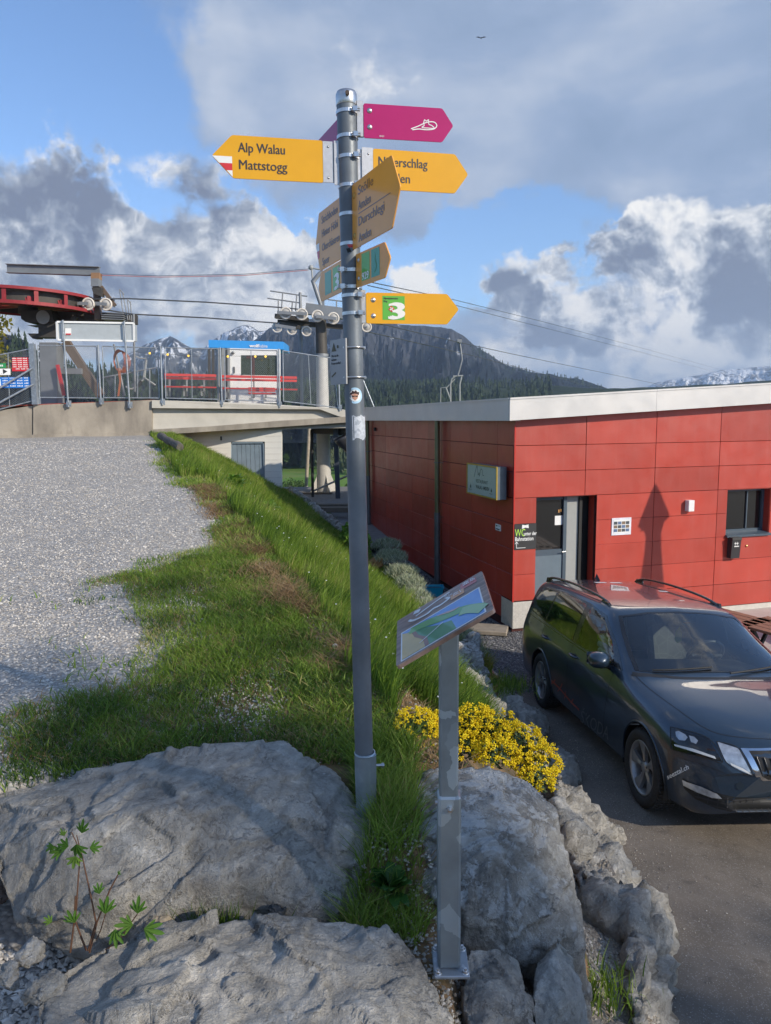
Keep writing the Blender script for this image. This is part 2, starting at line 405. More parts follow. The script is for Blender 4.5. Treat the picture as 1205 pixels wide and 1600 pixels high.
# --- materials of the ground
def m_yard():
    m = bpy.data.materials.new('yard_gravel_and_soil'); m.use_nodes = True; q = NG(m.node_tree); b = m.node_tree.nodes['Principled BSDF']
    tc = q.new('ShaderNodeTexCoord').outputs['Object']
    a = q.new('ShaderNodeAttribute'); a.attribute_name = 'soil'
    v = q.vor(tc, 38, out='Color'); vd = q.vor(tc, 38)
    sepc = q.new('ShaderNodeSeparateColor'); q.put(sepc.inputs[0], v)
    gcol = q.ramp(sepc.outputs[0], [(0, (.34, .31, .27)), (.5, (.50, .455, .39)), (.85, (.62, .57, .50)), (1, (.74, .70, .63))])
    big = q.noise(tc, .7, 5, .6)
    gcol = q.mix(q.rng(q.noise(tc, 16, 4, .8), .38, .62, .55, 0), gcol, (.19, .185, .18)); gcol = q.mix(q.rng(q.noise(tc, 21, 4, .8), .55, .7, 0, .5), gcol, (.62, .60, .57))
    gcol = q.mix(q.rng(big, .35, .7, 0, .35), gcol, (.42, .38, .33))
    gcol = q.mix(q.rng(vd, .35, .75, 0, .55), gcol, (.20, .19, .18))
    scol = q.mix(q.rng(q.noise(tc, 9, 5, .6), .35, .65), (.12, .10, .040), (.30, .17, .085))
    f = q.rng(q.math('ADD', a.outputs['Fac'], q.math('MULTIPLY', q.math('SUBTRACT', q.noise(tc, 5, 6, .65), .5), 1.3)), .42, .62, 0, 1, True)
    q.put(b.inputs['Base Color'], q.mix(f, gcol, scol)); b.inputs['Roughness'].default_value = .9
    h = q.mix(f, q.math('MULTIPLY', q.math('SUBTRACT', 1.0, vd), 1.0), q.noise(tc, 60, 4))
    q.put(b.inputs['Normal'], q.bump(h, .8, .012))
    return m
def m_asphalt():
    def ex(q, tc, c):
        s = q.vor(tc, 190, out='Color'); sc_ = q.new('ShaderNodeSeparateColor'); q.put(sc_.inputs[0], s)
        c = q.mix(q.rng(sc_.outputs[0], .86, .98), c, (.30, .27, .24))
        c = q.mix(q.rng(q.noise(tc, 1.1, 5, .6), .5, .75, 0, .5), c, (.15, .12, .095))
        return q.mix(q.rng(q.noise(tc, 14, 3, .5), .62, .7, 0, .4), c, (.07, .06, .052))
    return mat('asphalt', (.165, .138, .110), .88, var=.25, vscale=3, bump=.6, bscale=220, bdist=.003, extra=ex)
M_YARD = m_yard(); M_ASPH = m_asphalt()
M_PAVE = mat('terrace_concrete', (.50, .43, .38), .85, var=.12, vscale=2, bump=.2, bscale=150)
M_DGRAV = mat('dark_crushed_gravel', (.13, .13, .135), .9, var=.45, vscale=60, bump=1.0, bscale=70, bdist=.02)
M_MEADOW = mat('meadow', (.10, .17, .035), .95, var=.3, vscale=.03, col2=(.16, .20, .06), detail=8)
M_FAR = mat('far_ground', (.035, .055, .022), .95, var=.35, vscale=.02, detail=8)
M_LIME = None

def axis(*segs):
    out = []
    for a, b, s in segs: out += list(np.arange(a, b, s))
    out.append(segs[-1][1]); return np.array(out)
xs = axis((-34, -14, 2), (-14, -8, .5), (-8, -3, .16), (-3, 2.6, .06), (2.6, 6, .3), (6, 30, 2))
ys = axis((-14, 0, 1), (0, 2, .2), (2, 9, .06), (9, 16, .14), (16, 26, .3))
X, Y = np.meshgrid(xs, ys); x, y = X.ravel(), Y.ravel()
zz = ground_z(x, y)
tcr = (x - np.interp(y, *XC)) / (np.interp(y, *XF) - np.interp(y, *XC))
bankm = sstep(-.05, .15, tcr) * (1 - sstep(.92, 1.0, tcr))
zz = zz + (n2(x, y, 1.1, 3, 3) - .5) * .09 * (y > -2) * (tcr < .95) + (n2(x, y, 5, 3, 4) - .5) * .06 * bankm - .012 * (tcr > .99)
def xgrass(y): return np.interp(y, [1, 2.8, 3.3, 4, 5, 6, 7, 7.6, 9, 11, 14, 17, 20.5], [-.8, -1.0, -1.1, -1.1, -1.3, -1.8, -2.0, -1.5, -1.9, -2.9, -4.2, -5.2, -6.2])
soil = sstep(-.35, .45, x - xgrass(y)) * .9
soil = np.where(tcr > .98, 0, soil)
nx, ny = len(xs), len(ys); I = np.arange(nx * ny).reshape(ny, nx)
Fq = np.stack([I[:-1, :-1], I[:-1, 1:], I[1:, 1:], I[1:, :-1]], -1).reshape(-1, 4)
# the sheet dives under the asphalt and the strip beside the wall
ground = npmesh('ground', np.stack([x, y, zz], 1), Fq, M_YARD, smooth=True, attr={'soil': soil}); tag(ground, kind='structure')

def sheet(name, pts_fn, xs, ys, m, zoff, keep, kind='structure'):
    X, Y = np.meshgrid(xs, ys); x, y = X.ravel(), Y.ravel(); z = pts_fn(x, y) + zoff
    nx, ny = len(xs), len(ys); I = np.arange(nx * ny).reshape(ny, nx)
    F = np.stack([I[:-1, :-1], I[:-1, 1:], I[1:, 1:], I[1:, :-1]], -1).reshape(-1, 4)
    cx = x[F].mean(1); cy = y[F].mean(1); F = F[keep(cx, cy)]
    o = npmesh(name, np.stack([x, y, z], 1), F, m, smooth=True); tag(o, kind=kind); return o
low = lowz
sheet('asphalt', low, axis((.6, 3, .1), (3, 40, 2)), axis((-14, 0, 2), (0, 9.6, .1)), M_ASPH, .012, lambda a, b: a > np.interp(b, *XF) - .35)
sheet('gravel_strip', low, axis((-3, 3.4, .1)), axis((9.0, 22.6, .1)), M_DGRAV, .016 - .0, lambda a, b: (a > np.interp(b, *XF) - .25) & (b > 8.9 + .25 * np.sin(a * 5)) & (a < 3.3))
sheet('terrace_paving', lambda x, y: 0 * x, axis((3.0, 30, 1)), axis((9.4, 22, .5)), M_PAVE, .03, lambda a, b: b > 0)

# ------------------------------------------------------------------ far land
def far_z(r, az):
    base = np.interp(r, [0, 24, 34, 60, 150, 280, 420, 700, 1000, 1600, 2600, 6000], [-1.5, -1.0, -5, -11, -15, -17, -10, 12, 20, 20, 0, 0])
    w = np.interp(az, [-180, -60, -45, -30, -22, -12, 0, 10, 20, 40, 90, 180], [.4, 1, 1.1, .9, .55, .5, .45, .40, .35, .4, .5, .4])
    hill = np.interp(r, [0, 250, 420, 700, 950, 1500, 6000], [0, 0, 10, 38, 52, 30, 0]) * w
    return base + hill
rs = np.concatenate([np.arange(22, 60, 4), np.arange(60, 400, 12), np.arange(400, 1200, 25), [1400, 1700, 2200, 3000, 4200, 5000]])
azs = np.concatenate([np.arange(-180, -50, 6), np.arange(-50, 40, .8), np.arange(40, 181, 6)])
RR, AA = np.meshgrid(rs, azs); r, a = RR.ravel(), AA.ravel()
fx, fy = r * np.sin(np.radians(a)), r * np.cos(np.radians(a)); fz = far_z(r, a)
fz = fz + np.where(r > 60, (n2(fx, fy, .012, 4, 9) - .5) * np.minimum(r * .03, 16), 0)
fz = np.where((np.abs(a) > 75) & (r < 60), -1.5, fz)
I = np.arange(len(rs) * len(azs)).reshape(len(azs), len(rs))
F = np.stack([I[:-1, :-1], I[:-1, 1:], I[1:, 1:], I[1:, :-1]], -1).reshape(-1, 4)[:, ::-1]
wood = sstep(285, 320, r + 60 * (n2(fx, fy, .01, 2, 5) - .5))
def m_land():
    m = bpy.data.materials.new('meadow_and_wood_floor'); m.use_nodes = True; q = NG(m.node_tree); b = m.node_tree.nodes['Principled BSDF']
    tc = q.new('ShaderNodeTexCoord').outputs['Object']; a = q.new('ShaderNodeAttribute'); a.attribute_name = 'wood'
    n = q.noise(tc, .035, 7, .6)
    me = q.ramp(n, [(.35, (.075, .16, .02)), (.5, (.13, .22, .04)), (.62, (.19, .21, .07)), (.75, (.10, .17, .03))])
    fo = q.ramp(q.noise(tc, .05, 6, .6), [(.3, (.012, .02, .010)), (.6, (.03, .045, .018)), (.8, (.055, .06, .03))])
    q.put(b.inputs['Base Color'], q.mix(a.outputs['Fac'], me, fo)); b.inputs['Roughness'].default_value = 1; b.inputs['Specular IOR Level'].default_value = .1
    return m
tag(npmesh('valley_floor', np.stack([fx, fy, fz], 1), F, m_land(), smooth=True, attr={'wood': wood}), kind='structure')

# mountains: heightfields behind a measured skyline
def m_mount(name, rock, forest, snow_lo, snow_amt, fl):
    m = bpy.data.materials.new(name); m.use_nodes = True; q = NG(m.node_tree); b = m.node_tree.nodes['Principled BSDF']
    tc = q.new('ShaderNodeTexCoord').outputs['Object']; a = q.new('ShaderNodeAttribute'); a.attribute_name = 'hh'
    st = q.vec('MULTIPLY', tc, (1, .4, .45))
    n = q.noise(st, .012, 9, .68); nf = q.noise(st, .06, 7, .65); ng = q.noise(q.vec('MULTIPLY', tc, (1.5, .3, .35)), .022, 7, .7, .8)
    rc = q.ramp(q.math('ADD', q.math('MULTIPLY', ng, .65), q.math('MULTIPLY', nf, .35)), [(.32, tuple(k * .35 for k in rock)), (.5, rock), (.64, tuple(k * 1.8 for k in rock))])
    fc = q.ramp(nf, [(.3, tuple(k * .5 for k in forest)), (.55, forest), (.75, tuple(k * 1.9 for k in forest))])
    f = q.rng(q.math('ADD', a.outputs['Fac'], q.math('MULTIPLY', q.math('SUBTRACT', ng, .5), 1.5)), fl - .10, fl + .10, 0, 1, True)
    c = q.mix(f, fc, rc)
    sn = q.math('MULTIPLY', q.rng(q.noise(q.vec('MULTIPLY', tc, (1, .35, .5)), .028, 8, .68, 1.0), .62 - snow_amt, .655 - snow_amt, 0, 1), q.rng(a.outputs['Fac'], snow_lo, snow_lo + .25))
    c = q.mix(sn, c, (.78, .80, .83))
    q.put(b.inputs['Base Color'], c); b.inputs['Roughness'].default_value = 1; b.inputs['Specular IOR Level'].default_value = .1
    q.put(b.inputs['Normal'], q.bump(q.math('ADD', ng, q.math('MULTIPLY', nf, .5)), 1.0, 14))
    return m
def mountain(name, sky_px, R, depth, m, zlow, seed, rug, step=2.0):
    sx_ = np.array([p[0] for p in sky_px], float); sy = np.array([p[1] for p in sky_px], float)
    px = np.arange(sx_.min(), sx_.max() + step, step); py = np.interp(px, sx_, sy)
    py = py + (fbm(np.stack([px * .08, px * 0, px * 0], 1), 4, seed) - .5) * rug
    V = []; H = []
    N = 60; back = 8
    dirs = np.array([ray(a, b) for a, b in zip(px, py)])
    hz_ = np.hypot(dirs[:, 0], dirs[:, 1]); tz = dirs[:, 2] / hz_; ux, uy = dirs[:, 0] / hz_, dirs[:, 1] / hz_
    for j in range(N + back):
        t = j / (N - 1) if j < N else 1 + (j - N + 1) / back
        rr = R - depth * (1 - t) if t <= 1 else R + depth * .5 * (t - 1)
        ztop = CAM_H + tz * R
        if t <= 1:
            prof = t ** 1.25
            z = zlow + (ztop - zlow) * prof
            P = np.stack([px * .035 + 0 * t, np.full_like(px, t * 2.2), np.full_like(px, seed)], 1)
            er = fbm(P, 5, seed, .55, True) - .62
            z = z + er * (ztop - zlow) * 2.6 * t * (1 - t) + (fbm(P * 3.1, 3, seed + 4, .6, True) - .6) * (ztop - zlow) * .5 * t * (1 - t)
        else: z = ztop - (ztop - zlow) * .9 * (t - 1)
        V.append(np.stack([ux * rr, uy * rr, z], 1)); H.append(np.clip((z - zlow) / max((ztop - zlow).max(), 1), 0, 1))
    V = np.concatenate(V); H = np.concatenate(H); nxx = len(px); I = np.arange(nxx * (N + back)).reshape(N + back, nxx)
    F = np.stack([I[:-1, :-1], I[:-1, 1:], I[1:, 1:], I[1:, :-1]], -1).reshape(-1, 4)
    o = npmesh(name, V, F, m, smooth=False, attr={'hh': H}); tag(o, kind='structure'); return V, nxx
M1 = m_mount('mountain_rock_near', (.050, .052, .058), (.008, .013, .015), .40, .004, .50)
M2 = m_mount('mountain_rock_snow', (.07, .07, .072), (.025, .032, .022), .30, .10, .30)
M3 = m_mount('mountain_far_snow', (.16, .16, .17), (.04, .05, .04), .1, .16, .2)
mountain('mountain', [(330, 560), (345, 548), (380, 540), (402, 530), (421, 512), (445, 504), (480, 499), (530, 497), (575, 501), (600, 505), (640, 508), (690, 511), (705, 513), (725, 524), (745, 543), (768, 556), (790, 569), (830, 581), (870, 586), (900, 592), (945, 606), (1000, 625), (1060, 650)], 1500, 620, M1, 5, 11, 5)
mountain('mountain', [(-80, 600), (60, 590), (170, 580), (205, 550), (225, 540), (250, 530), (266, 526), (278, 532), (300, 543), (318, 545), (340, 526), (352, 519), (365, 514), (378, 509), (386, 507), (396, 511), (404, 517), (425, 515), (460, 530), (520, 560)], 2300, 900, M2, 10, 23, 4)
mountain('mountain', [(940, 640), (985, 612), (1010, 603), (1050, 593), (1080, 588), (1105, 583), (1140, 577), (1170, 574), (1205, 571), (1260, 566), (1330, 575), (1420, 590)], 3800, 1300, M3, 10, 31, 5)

# ------------------------------------------------------------------ spruces
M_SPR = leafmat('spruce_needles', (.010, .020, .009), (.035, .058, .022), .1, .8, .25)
M_SPRD = leafmat('spruce_painted_sunlit', (.022, .036, .012), (.06, .08, .03), .1, .8, .25); M_SPRV = leafmat('valley_spruce', (.055, .080, .040), (.14, .17, .085), .2, .9, .25)  # lighter copy of the needles, sunlight put into the colour
M_TRUNK = mat('bark', (.10, .075, .055), .9, var=.3, vscale=6)
def spruce_arrays(seed, tiers=7, n=9, jag=.35):
    r_ = random.Random(seed); V = []; F = []
    for t in range(tiers):
        z0 = .10 + .80 * t / tiers; z1 = min(z0 + .30, 1.0); R = .19 * (1 - t / (tiers + .6)) ** .9 + .012
        b = len(V); V.append((r_.uniform(-.004, .004), r_.uniform(-.004, .004), z1)); ph = r_.random() * 6
        for i in range(n):
            a = ph + 6.283 * i / n; k = 1 if i % 2 == 0 else jag + .25 * r_.random(); k *= r_.uniform(.8, 1.15)
            V.append((R * k * math.cos(a), R * k * math.sin(a), z0 - .03 * k + r_.uniform(-.02, .02)))
        for i in range(n): F.append((b, b + 1 + i, b + 1 + (i + 1) % n))
    return np.array(V), np.array(F)
SPR = [spruce_arrays(k, 7, 10) for k in range(4)]; SPRL = [spruce_arrays(k + 9, 3, 6) for k in range(4)]
def forest(name, P, Hh, mats, lib, label=None):
    Vs = []; Fs = []; b = 0
    for i, (p, h) in enumerate(zip(P, Hh)):
        v, f = lib[i % len(lib)]; a = i * 2.4; c, s = math.cos(a), math.sin(a); w = .8 + .5 * ((i * 7919) % 13) / 13
        v2 = np.stack([(v[:, 0] * c - v[:, 1] * s) * h * w, (v[:, 0] * s + v[:, 1] * c) * h * w, v[:, 2] * h], 1) + p
        Vs.append(v2); Fs.append(f + b); b += len(v)
    o = npmesh(name, np.concatenate(Vs), np.concatenate(Fs), mats); tag(o, kind='stuff'); return o
def scatter_px(n, pxa, pxb, ra, rb, cond=None):
    px = rng.uniform(pxa, pxb, n); u = rng.uniform(0, 1, n); r = (ra ** .6 + u * (rb ** .6 - ra ** .6)) ** (1 / .6)
    az = np.arctan((px - 602.5) / FPX); xx, yy = r * np.sin(az), r * np.cos(az); zz = far_z(r, np.degrees(az)) + (n2(xx, yy, .012, 4, 9) - .5) * np.minimum(r * .03, 16)
    return np.stack([xx, yy, zz - .5], 1), r
P, r = scatter_px(5200, -60, 860, 345, 1000)
m_ = n2(P[:, 0], P[:, 1], .012, 3, 40) > .36
forest('far_spruce_forest', P[m_], rng.uniform(8, 15, m_.sum()), M_SPR, SPRL)
# trees one can tell apart between the columns and over the fence
SPM = []
for k in range(4):
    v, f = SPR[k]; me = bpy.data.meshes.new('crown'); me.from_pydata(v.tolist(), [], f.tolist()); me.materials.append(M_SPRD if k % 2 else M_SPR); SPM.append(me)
SPV = []
for k in range(4):
    v, f = SPR[k]; me = bpy.data.meshes.new('crown'); me.from_pydata(v.tolist(), [], f.tolist()); me.materials.append(M_SPRV); SPV.append(me)
tb = MB(); tb.cyl((0, 0, 0), (0, 0, .5), .012, .006, 6); t0_ = tb.build('trunk', M_TRUNK); TRM = t0_.data; bpy.data.objects.remove(t0_)
def spruce(p, h, label, k, group, lib=None):
    e = empty('spruce_tree', p, label, 'tree', group, rz=0)
    for nm, me in (('crown', (lib or SPM)[k % 4]), ('trunk', TRM)):
        o = bpy.data.objects.new(nm, me); COL.objects.link(o); o.parent = e; o.scale = (h * 1.0, h * 1.0, h); o.rotation_euler.z = k * 1.3
    return e
P, r = scatter_px(64, 436, 592, 235, 340); order = np.argsort(r)
k = 0
for i in order:
    if n2(P[i:i + 1, 0], P[i:i + 1, 1], .03, 2, 3)[0] > .40 or r[i] > 290:
        spruce(P[i], rng.uniform(9, 15), 'far spruce on the wooded slope seen under the concrete slab', k, 'spruces seen under the slab', SPV); k += 1
# dark wooded hill at the far left edge
hv = [(-60, 505), (-20, 514), (0, 520), (20, 524), (36, 531), (50, 541), (62, 552), (80, 568), (110, 578), (150, 583), (200, 590), (260, 594), (330, 600), (430, 612), (540, 630)]
V_, nx_ = mountain('wooded_hill', hv, 420, 150, M1, -5, 5, 5)
rid = V_.reshape(-1, nx_, 3); pts = rid[30:62:2].reshape(-1, 3); sel = rng.choice(len(pts), 700, replace=False)
forest('hill_spruce_forest', pts[sel] + rng.uniform(-3, 3, (700, 3)) * [1, 1, 0] - [0, 0, 1], rng.uniform(5, 9, 700), M_SPR, SPRL)
for j, px_ in enumerate(np.sort(rng.uniform(84, 345, 44))):
    p = at(px_, np.interp(px_, [h[0] for h in hv], [h[1] for h in hv]) + rng.uniform(4, 12), 405); spruce(p, rng.uniform(5, 9.5), 'dark spruce on the wooded hill behind the lift platform fence', j, 'spruces behind the platform')
# forest on the skyline spur to the right
px = rng.uniform(735, 985, 620); sy = np.interp(px, [725, 745, 768, 790, 830, 870, 900, 945, 1000], [530, 543, 556, 569, 581, 586, 592, 606, 625])
pts = np.array([ray(a, b + d) for a, b, d in zip(px, sy, rng.uniform(0, 26, 620))]); pts = pts / np.hypot(pts[:, 0], pts[:, 1])[:, None] * (1480 - rng.uniform(0, 60, 620))[:, None] + [0, 0, CAM_H - 5]
forest('skyline_spruce_forest', pts, rng.uniform(8, 15, 620), M_SPR, SPRL)

# ------------------------------------------------------------------ air
hb = MB(); hb.box((0, 0, 175), (12000, 12000, 450))
hm = bpy.data.materials.new('haze_air'); hm.use_nodes = True; ht = hm.node_tree; ht.nodes.remove(ht.nodes['Principled BSDF'])
pv = ht.nodes.new('ShaderNodeVolumePrincipled'); pv.inputs['Color'].default_value = (.60, .77, 1, 1); pv.inputs['Density'].default_value = 0.00022; pv.inputs['Anisotropy'].default_value = .2
ht.links.new(pv.outputs[0], ht.nodes['Material Output'].inputs['Volume'])
haze = hb.build('haze', hm); tag(haze, kind='stuff')

# ================================================================== RESTAURANT BUILDING
C0 = Vector((2.056, 11.65, 0)); DR = Vector((math.sin(R_(74.1)), math.cos(R_(74.1)), 0)); DL = Vector((math.sin(R_(-15.9)), math.cos(R_(-15.9)), 0))
NR = Vector((DR.y, -DR.x, 0)); NL = Vector((-DL.y, DL.x, 0)); UP = Vector((0, 0, 1))
def fr(t, z, o=0.0): return C0 + DR * t + NR * o + UP * z        # on the sunny facade
def fl(s, z, o=0.0): return C0 + DL * s + NL * o + UP * z        # on the shady wall
MR = Matrix((DR, NR, UP)).transposed(); ML = Matrix((DL, NL, UP)).transposed()
M_RED = mat('red_facade_board', (.42, .046, .027), .36, var=.10, vscale=1.5, bump=.06, bscale=120, spec=.8, rvar=.06,
            extra=lambda q, tc, c: q.mix(q.rng(q.noise(q.vec('MULTIPLY', tc, (7, 7, .5)), 1.6, 6, .7), .5, .8, 0, .28), q.mix(q.rng(q.noise(tc, 60, 3, .5), .68, .75, 0, .35), q.vec('SCALE', c, q.rng(q.new('ShaderNodeObjectInfo').outputs['Random'], 0, 1, .86, 1.12)), (.52, .22, .18)), (.46, .13, .10)))
M_BACK = mat('joint_dark_red', (.06, .012, .01), .8)
M_FASC = mat('roof_edge_aluminium', (.62, .60, .58), .38, .25, var=.06, vscale=1.2, rvar=.08)
M_PLIN = mat('plinth_render', (.34, .34, .32), .9, bump=.2)
M_ANTH = mat('blue_grey_metal', (.075, .105, .135), .4, .1, var=.06)
M_DGLASS = mat('dark_window_glass', (.012, .013, .014), .04, var=.0, coat=.6)
M_WHITE = mat('white_paint', (.78, .78, .76), .5, var=.04)
M_INK = mat('black_ink', (.015, .015, .015), .6, var=0)
M_PIPE = mat('weathered_zinc_pipe', (.16, .165, .17), .45, .5, var=.15, vscale=3)
M_PIPEO = mat('olive_metal_pipe', (.20, .19, .11), .35, .6, var=.15, vscale=3)  # upper pipe length in an olive tone
M_ROOF = mat('roof_sheet', (.30, .30, .30), .6, var=.1)
M_LGREY = mat('light_grey_panel', (.33, .34, .33), .5, var=.05)

bld = empty('restaurant_building', C0, 'flat roofed restaurant clad in red facade boards beside the car park', 'building')
core = MB()
W_ = 10.0; D_ = 9.6
core.prism([fr(.05, 0, -.05), fr(W_, 0, -.05), fr(W_, 0, -D_), fr(.05, 0, -D_)], (0, 0, .30))
# carcass walls behind the boards, with openings for door and window
def wallseg(mb, t0, t1, z0, z1): mb.prism([fr(t0, z0, -.03), fr(t1, z0, -.03), fr(t1, z0, -.06), fr(t0, z0, -.06)], (0, 0, z1 - z0))
back = MB()
for a in ((.0, .40, 0, 3.50), (.40, 1.48, 2.22, 3.50), (1.48, 4.08, 0, 3.56), (4.08, 5.0, 0, 1.39), (4.08, 5.0, 2.22, 3.68), (5.0, W_, 0, 3.70)): wallseg(back, *a)
back.prism([fl(.07, 0, -.03), fl(9.6, 0, -.03), fl(9.6, 0, -.08), fl(.07, 0, -.08)], (0, 0, 3.46))
back.prism([fr(W_ - .1, 0, -.06), fr(W_, 0, -.06), fr(W_, 0, -D_), fr(W_ - .1, 0, -D_)], (0, 0, 3.46))
back.prism([fr(0, 0, -D_ + .1), fr(W_, 0, -D_ + .1), fr(W_, 0, -D_), fr(0, 0, -D_)], (0, 0, 3.46))
back.build('wall', M_BACK, bld)
core.build('plinth', M_PLIN, bld)
pm = {}
def board(p0, du, dn, u0, u1, z0, z1):
    g_ = .0035
    w = u1 - u0 - 2 * g_; h = z1 - z0 - 2 * g_
    key = (round(w, 2), round(h, 2), dn is NR)
    if key not in pm:
        mb = MB(); M = Matrix((du, dn, UP)).transposed(); mb.bevbox((0, 0, 0), (w, .012, h), .003, M); o = mb.build('facade_board', M_RED, None, True)
        pm[key] = o.data; o.parent = bld
    else:
        o = bpy.data.objects.new('facade_board', pm[key]); COL.objects.link(o); o.parent = bld
    o.location = p0 + du * ((u0 + u1) / 2) + dn * (-.006 + rng.uniform(-.0015, .0015)) + UP * ((z0 + z1) / 2) - C0
def zr(t): return 3.80 + .0515 * (t + .2)
RZ = [3.47, 3.055, 2.637, 2.22, 1.80, 1.385, .97, .535, .13]
JT = [0, 1.265, 2.585, 3.87, 5.17, 6.47, 7.77, 9.07, W_]
for i in range(8):
    z1, z0 = RZ[i], RZ[i + 1]
    for a, b in zip(JT[:-1], JT[1:]):
        segs = [(a, b)]
        if i >= 3:
            out = []
            for (p, q_) in segs:
                if p < .4: p = None if q_ <= .4 else p
                out.append((p, q_))
            segs = []
            if a == 0: segs = [(0.0, .392)] if i < 7 else []
            elif a == 1.265: segs = [(1.488, 2.585)]
            elif a == 3.87: segs = [(3.87, 4.075), (5.0, 5.17)] if i in (3, 4) else [(3.87, 5.17)]
            else: segs = [(a, b)]
        for p, q_ in segs:
            if q_ - p > .05: board(C0, DR, NR, p, q_, z0, zr(q_) - .31 if i == 0 else z1)
# the sunny facade's boards stop at the door; the shady wall
JL = [.0, .66, 1.76, 2.86, 3.35, 4.17, 5.27, 6.37, 7.45, 8.55, 9.3, 9.6]
for i in range(8):
    for a, b in zip(JL[:-1], JL[1:]):
        if i == 7 and a == 0: continue
        z0 = RZ[i + 1] if i < 7 else .17
        board(C0, DL, NL, a, b, z0, RZ[i])
board(C0, DL, NL, .445, .66, .17, .535)
tr = MB(); tr.box(fr(0, 1.95, -.002) + NL * .004, (.022, .022, 2.85), MR); tr.build('corner_trim', mat('red_trim', (.5, .035, .025), .35, var=.03), bld)
# checker plate at the corner
M_CHK = mat('checker_plate_metal', (.62, .59, .54), .5, .35, var=.1, vscale=20, bump=.9, bscale=90, bdist=.004)
ck = MB(); ck.box(fl(.22, .30, -.004), (.44, .01, .44), ML); ck.box(fr(.195, .30, -.004), (.39, .01, .44), MR)
for i in range(14):
    for j in range(14):
        ck.box(fl(.02 + .031 * i, .10 + .03 * j, .002), (.018, .004, .006) if (i + j) % 2 else (.006, .004, .018), ML)
        if i < 12: ck.box(fr(.02 + .031 * i, .10 + .03 * j, .002), (.018, .004, .006) if (i + j) % 2 else (.006, .004, .018), MR)
o = ck.build('corner_plate', M_CHK, bld)
# roof: sheet and edge profiles
SL = .0515
def zr(t): return 3.80 + SL * (t + .2)
rf = MB()
cs = [fr(-.17, zr(-.17) - .05, .17), fr(W_ + .1, zr(W_ + .1) - .05, .17), fr(W_ + .1, zr(W_ + .1) - .05, -D_ - .4), fr(-.17, zr(-.17) - .05, -D_ - .4)]
rf.add(cs + [c - UP * .20 for c in cs], [(0, 1, 2, 3), (7, 6, 5, 4), (0, 4, 5, 1), (2, 6, 7, 3), (1, 5, 6, 2), (3, 7, 4, 0)])
rf.build('roof', M_ROOF, bld)
def fasc(name, a, b, za, zb, n, off, h0=.35):
    A = a + n * off; B = b + n * off; mb = MB()
    mb.prism([A + UP * (za - h0), B + UP * (zb - h0), B + UP * (zb - .028), A + UP * (za - .028)], -n * .03)
    # under lip
    mb.prism([A + UP * (za - h0 - .003) - n * .03, B + UP * (zb - h0 - .003) - n * .03, B + UP * (zb - h0 - .003) - n * .20, A + UP * (za - h0 - .003) - n * .20], UP * .02)
    o = mb.build('roof_edge_board', M_FASC, bld)
    m2 = MB(); m2.prism([A + UP * (za - .028) + n * .012, B + UP * (zb - .028) + n * .012, B + UP * zb + n * .012, A + UP * za + n * .012], -n * .16); m2.build('cap_strip', M_FASC, o)
tj = [-.195, 2.42, 5.0, 7.6, W_ + .1]
for a, b in zip(tj[:-1], tj[1:]): fasc('f', fr(a + .002, 0), fr(b - .002, 0), zr(a), zr(b), NR, .20)
sj = [-.165, 2.55, 5.2, 7.9, 10.0]
for a, b in zip(sj[:-1], sj[1:]): fasc('f', fl(a + .002, 0), fl(b - .002, 0), 3.80, 3.80, NL, .195)
# soffit over the small gap
# door with glass upper and blue grey lower leaf, set back
dr = MB(); dep = -.20
dr.box(fr(.43, 1.15, dep), (.05, .06, 2.12), MR); dr.box(fr(.72, 2.18, dep), (.62, .06, .06), MR); dr.box(fr(1.0, 1.15, dep + .01), (.06, .08, 2.12), MR)
dr.box(fr(.72, 1.27, dep), (.56, .06, .10), MR)
do = dr.build('door', M_ANTH, bld)
d2 = MB(); d2.box(fr(.715, .66, dep + .005), (.54, .05, 1.12), MR); d2.build('door_panel', mat('door_panel_paint', (.13, .175, .21), .45, var=.06), do)
d3 = MB(); d3.box(fr(.715, 1.73, dep), (.54, .012, .84), MR); d3.build('pane', M_DGLASS, do)
d4 = MB(); d4.cyl(fr(1.0, 1.28, dep + .05), fr(1.0, 1.28, dep + .09), .008, n=8); d4.cyl(fr(1.0, 1.28, dep + .09), fr(.93, 1.28, dep + .09), .009, n=8); d4.build('handle', mat('steel', (.6, .6, .6), .25, .9), do)
d5 = MB(); d5.box(fr(1.15, 1.15, dep - .02), (.24, .03, 2.12), MR); d5.build('side_panel', M_LGREY, do)
d6 = MB(); d6.box(fr(1.30, 1.15, dep), (.05, .06, 2.12), MR); d6.build('frame', M_INK, do)
rv = MB(); rv.box(fr(1.488, 1.17, -.13), (.012, .20, 2.10), MR); rv.box(fr(.395, 1.17, -.13), (.012, .20, 2.10), MR); rv.box(fr(.94, 2.215, -.13), (1.08, .20, .012), MR)
rv.build('door_reveal', M_RED, bld)
st = MB(); st.box(fr(.94, .05, -.10), (1.09, .5, .12), MR); st.build('threshold', M_PLIN, bld)
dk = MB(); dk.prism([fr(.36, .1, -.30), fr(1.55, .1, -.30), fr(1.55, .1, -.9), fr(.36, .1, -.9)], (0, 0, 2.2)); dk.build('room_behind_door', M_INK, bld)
# note on the door glass
nt = MB(); nt.box(fr(.905, 1.80, dep + .012), (.15, .003, .155), MR); nt.build('paper_note', M_WHITE, do)
nt = MB(); nt.box(fr(.90, 1.955, dep + .014), (.025, .003, .05), MR); nt.box(fr(.94, 1.965, dep + .014), (.022, .003, .045), MR); nt.build('sticker', mat('brown_sticker', (.45, .22, .06), .6), do)
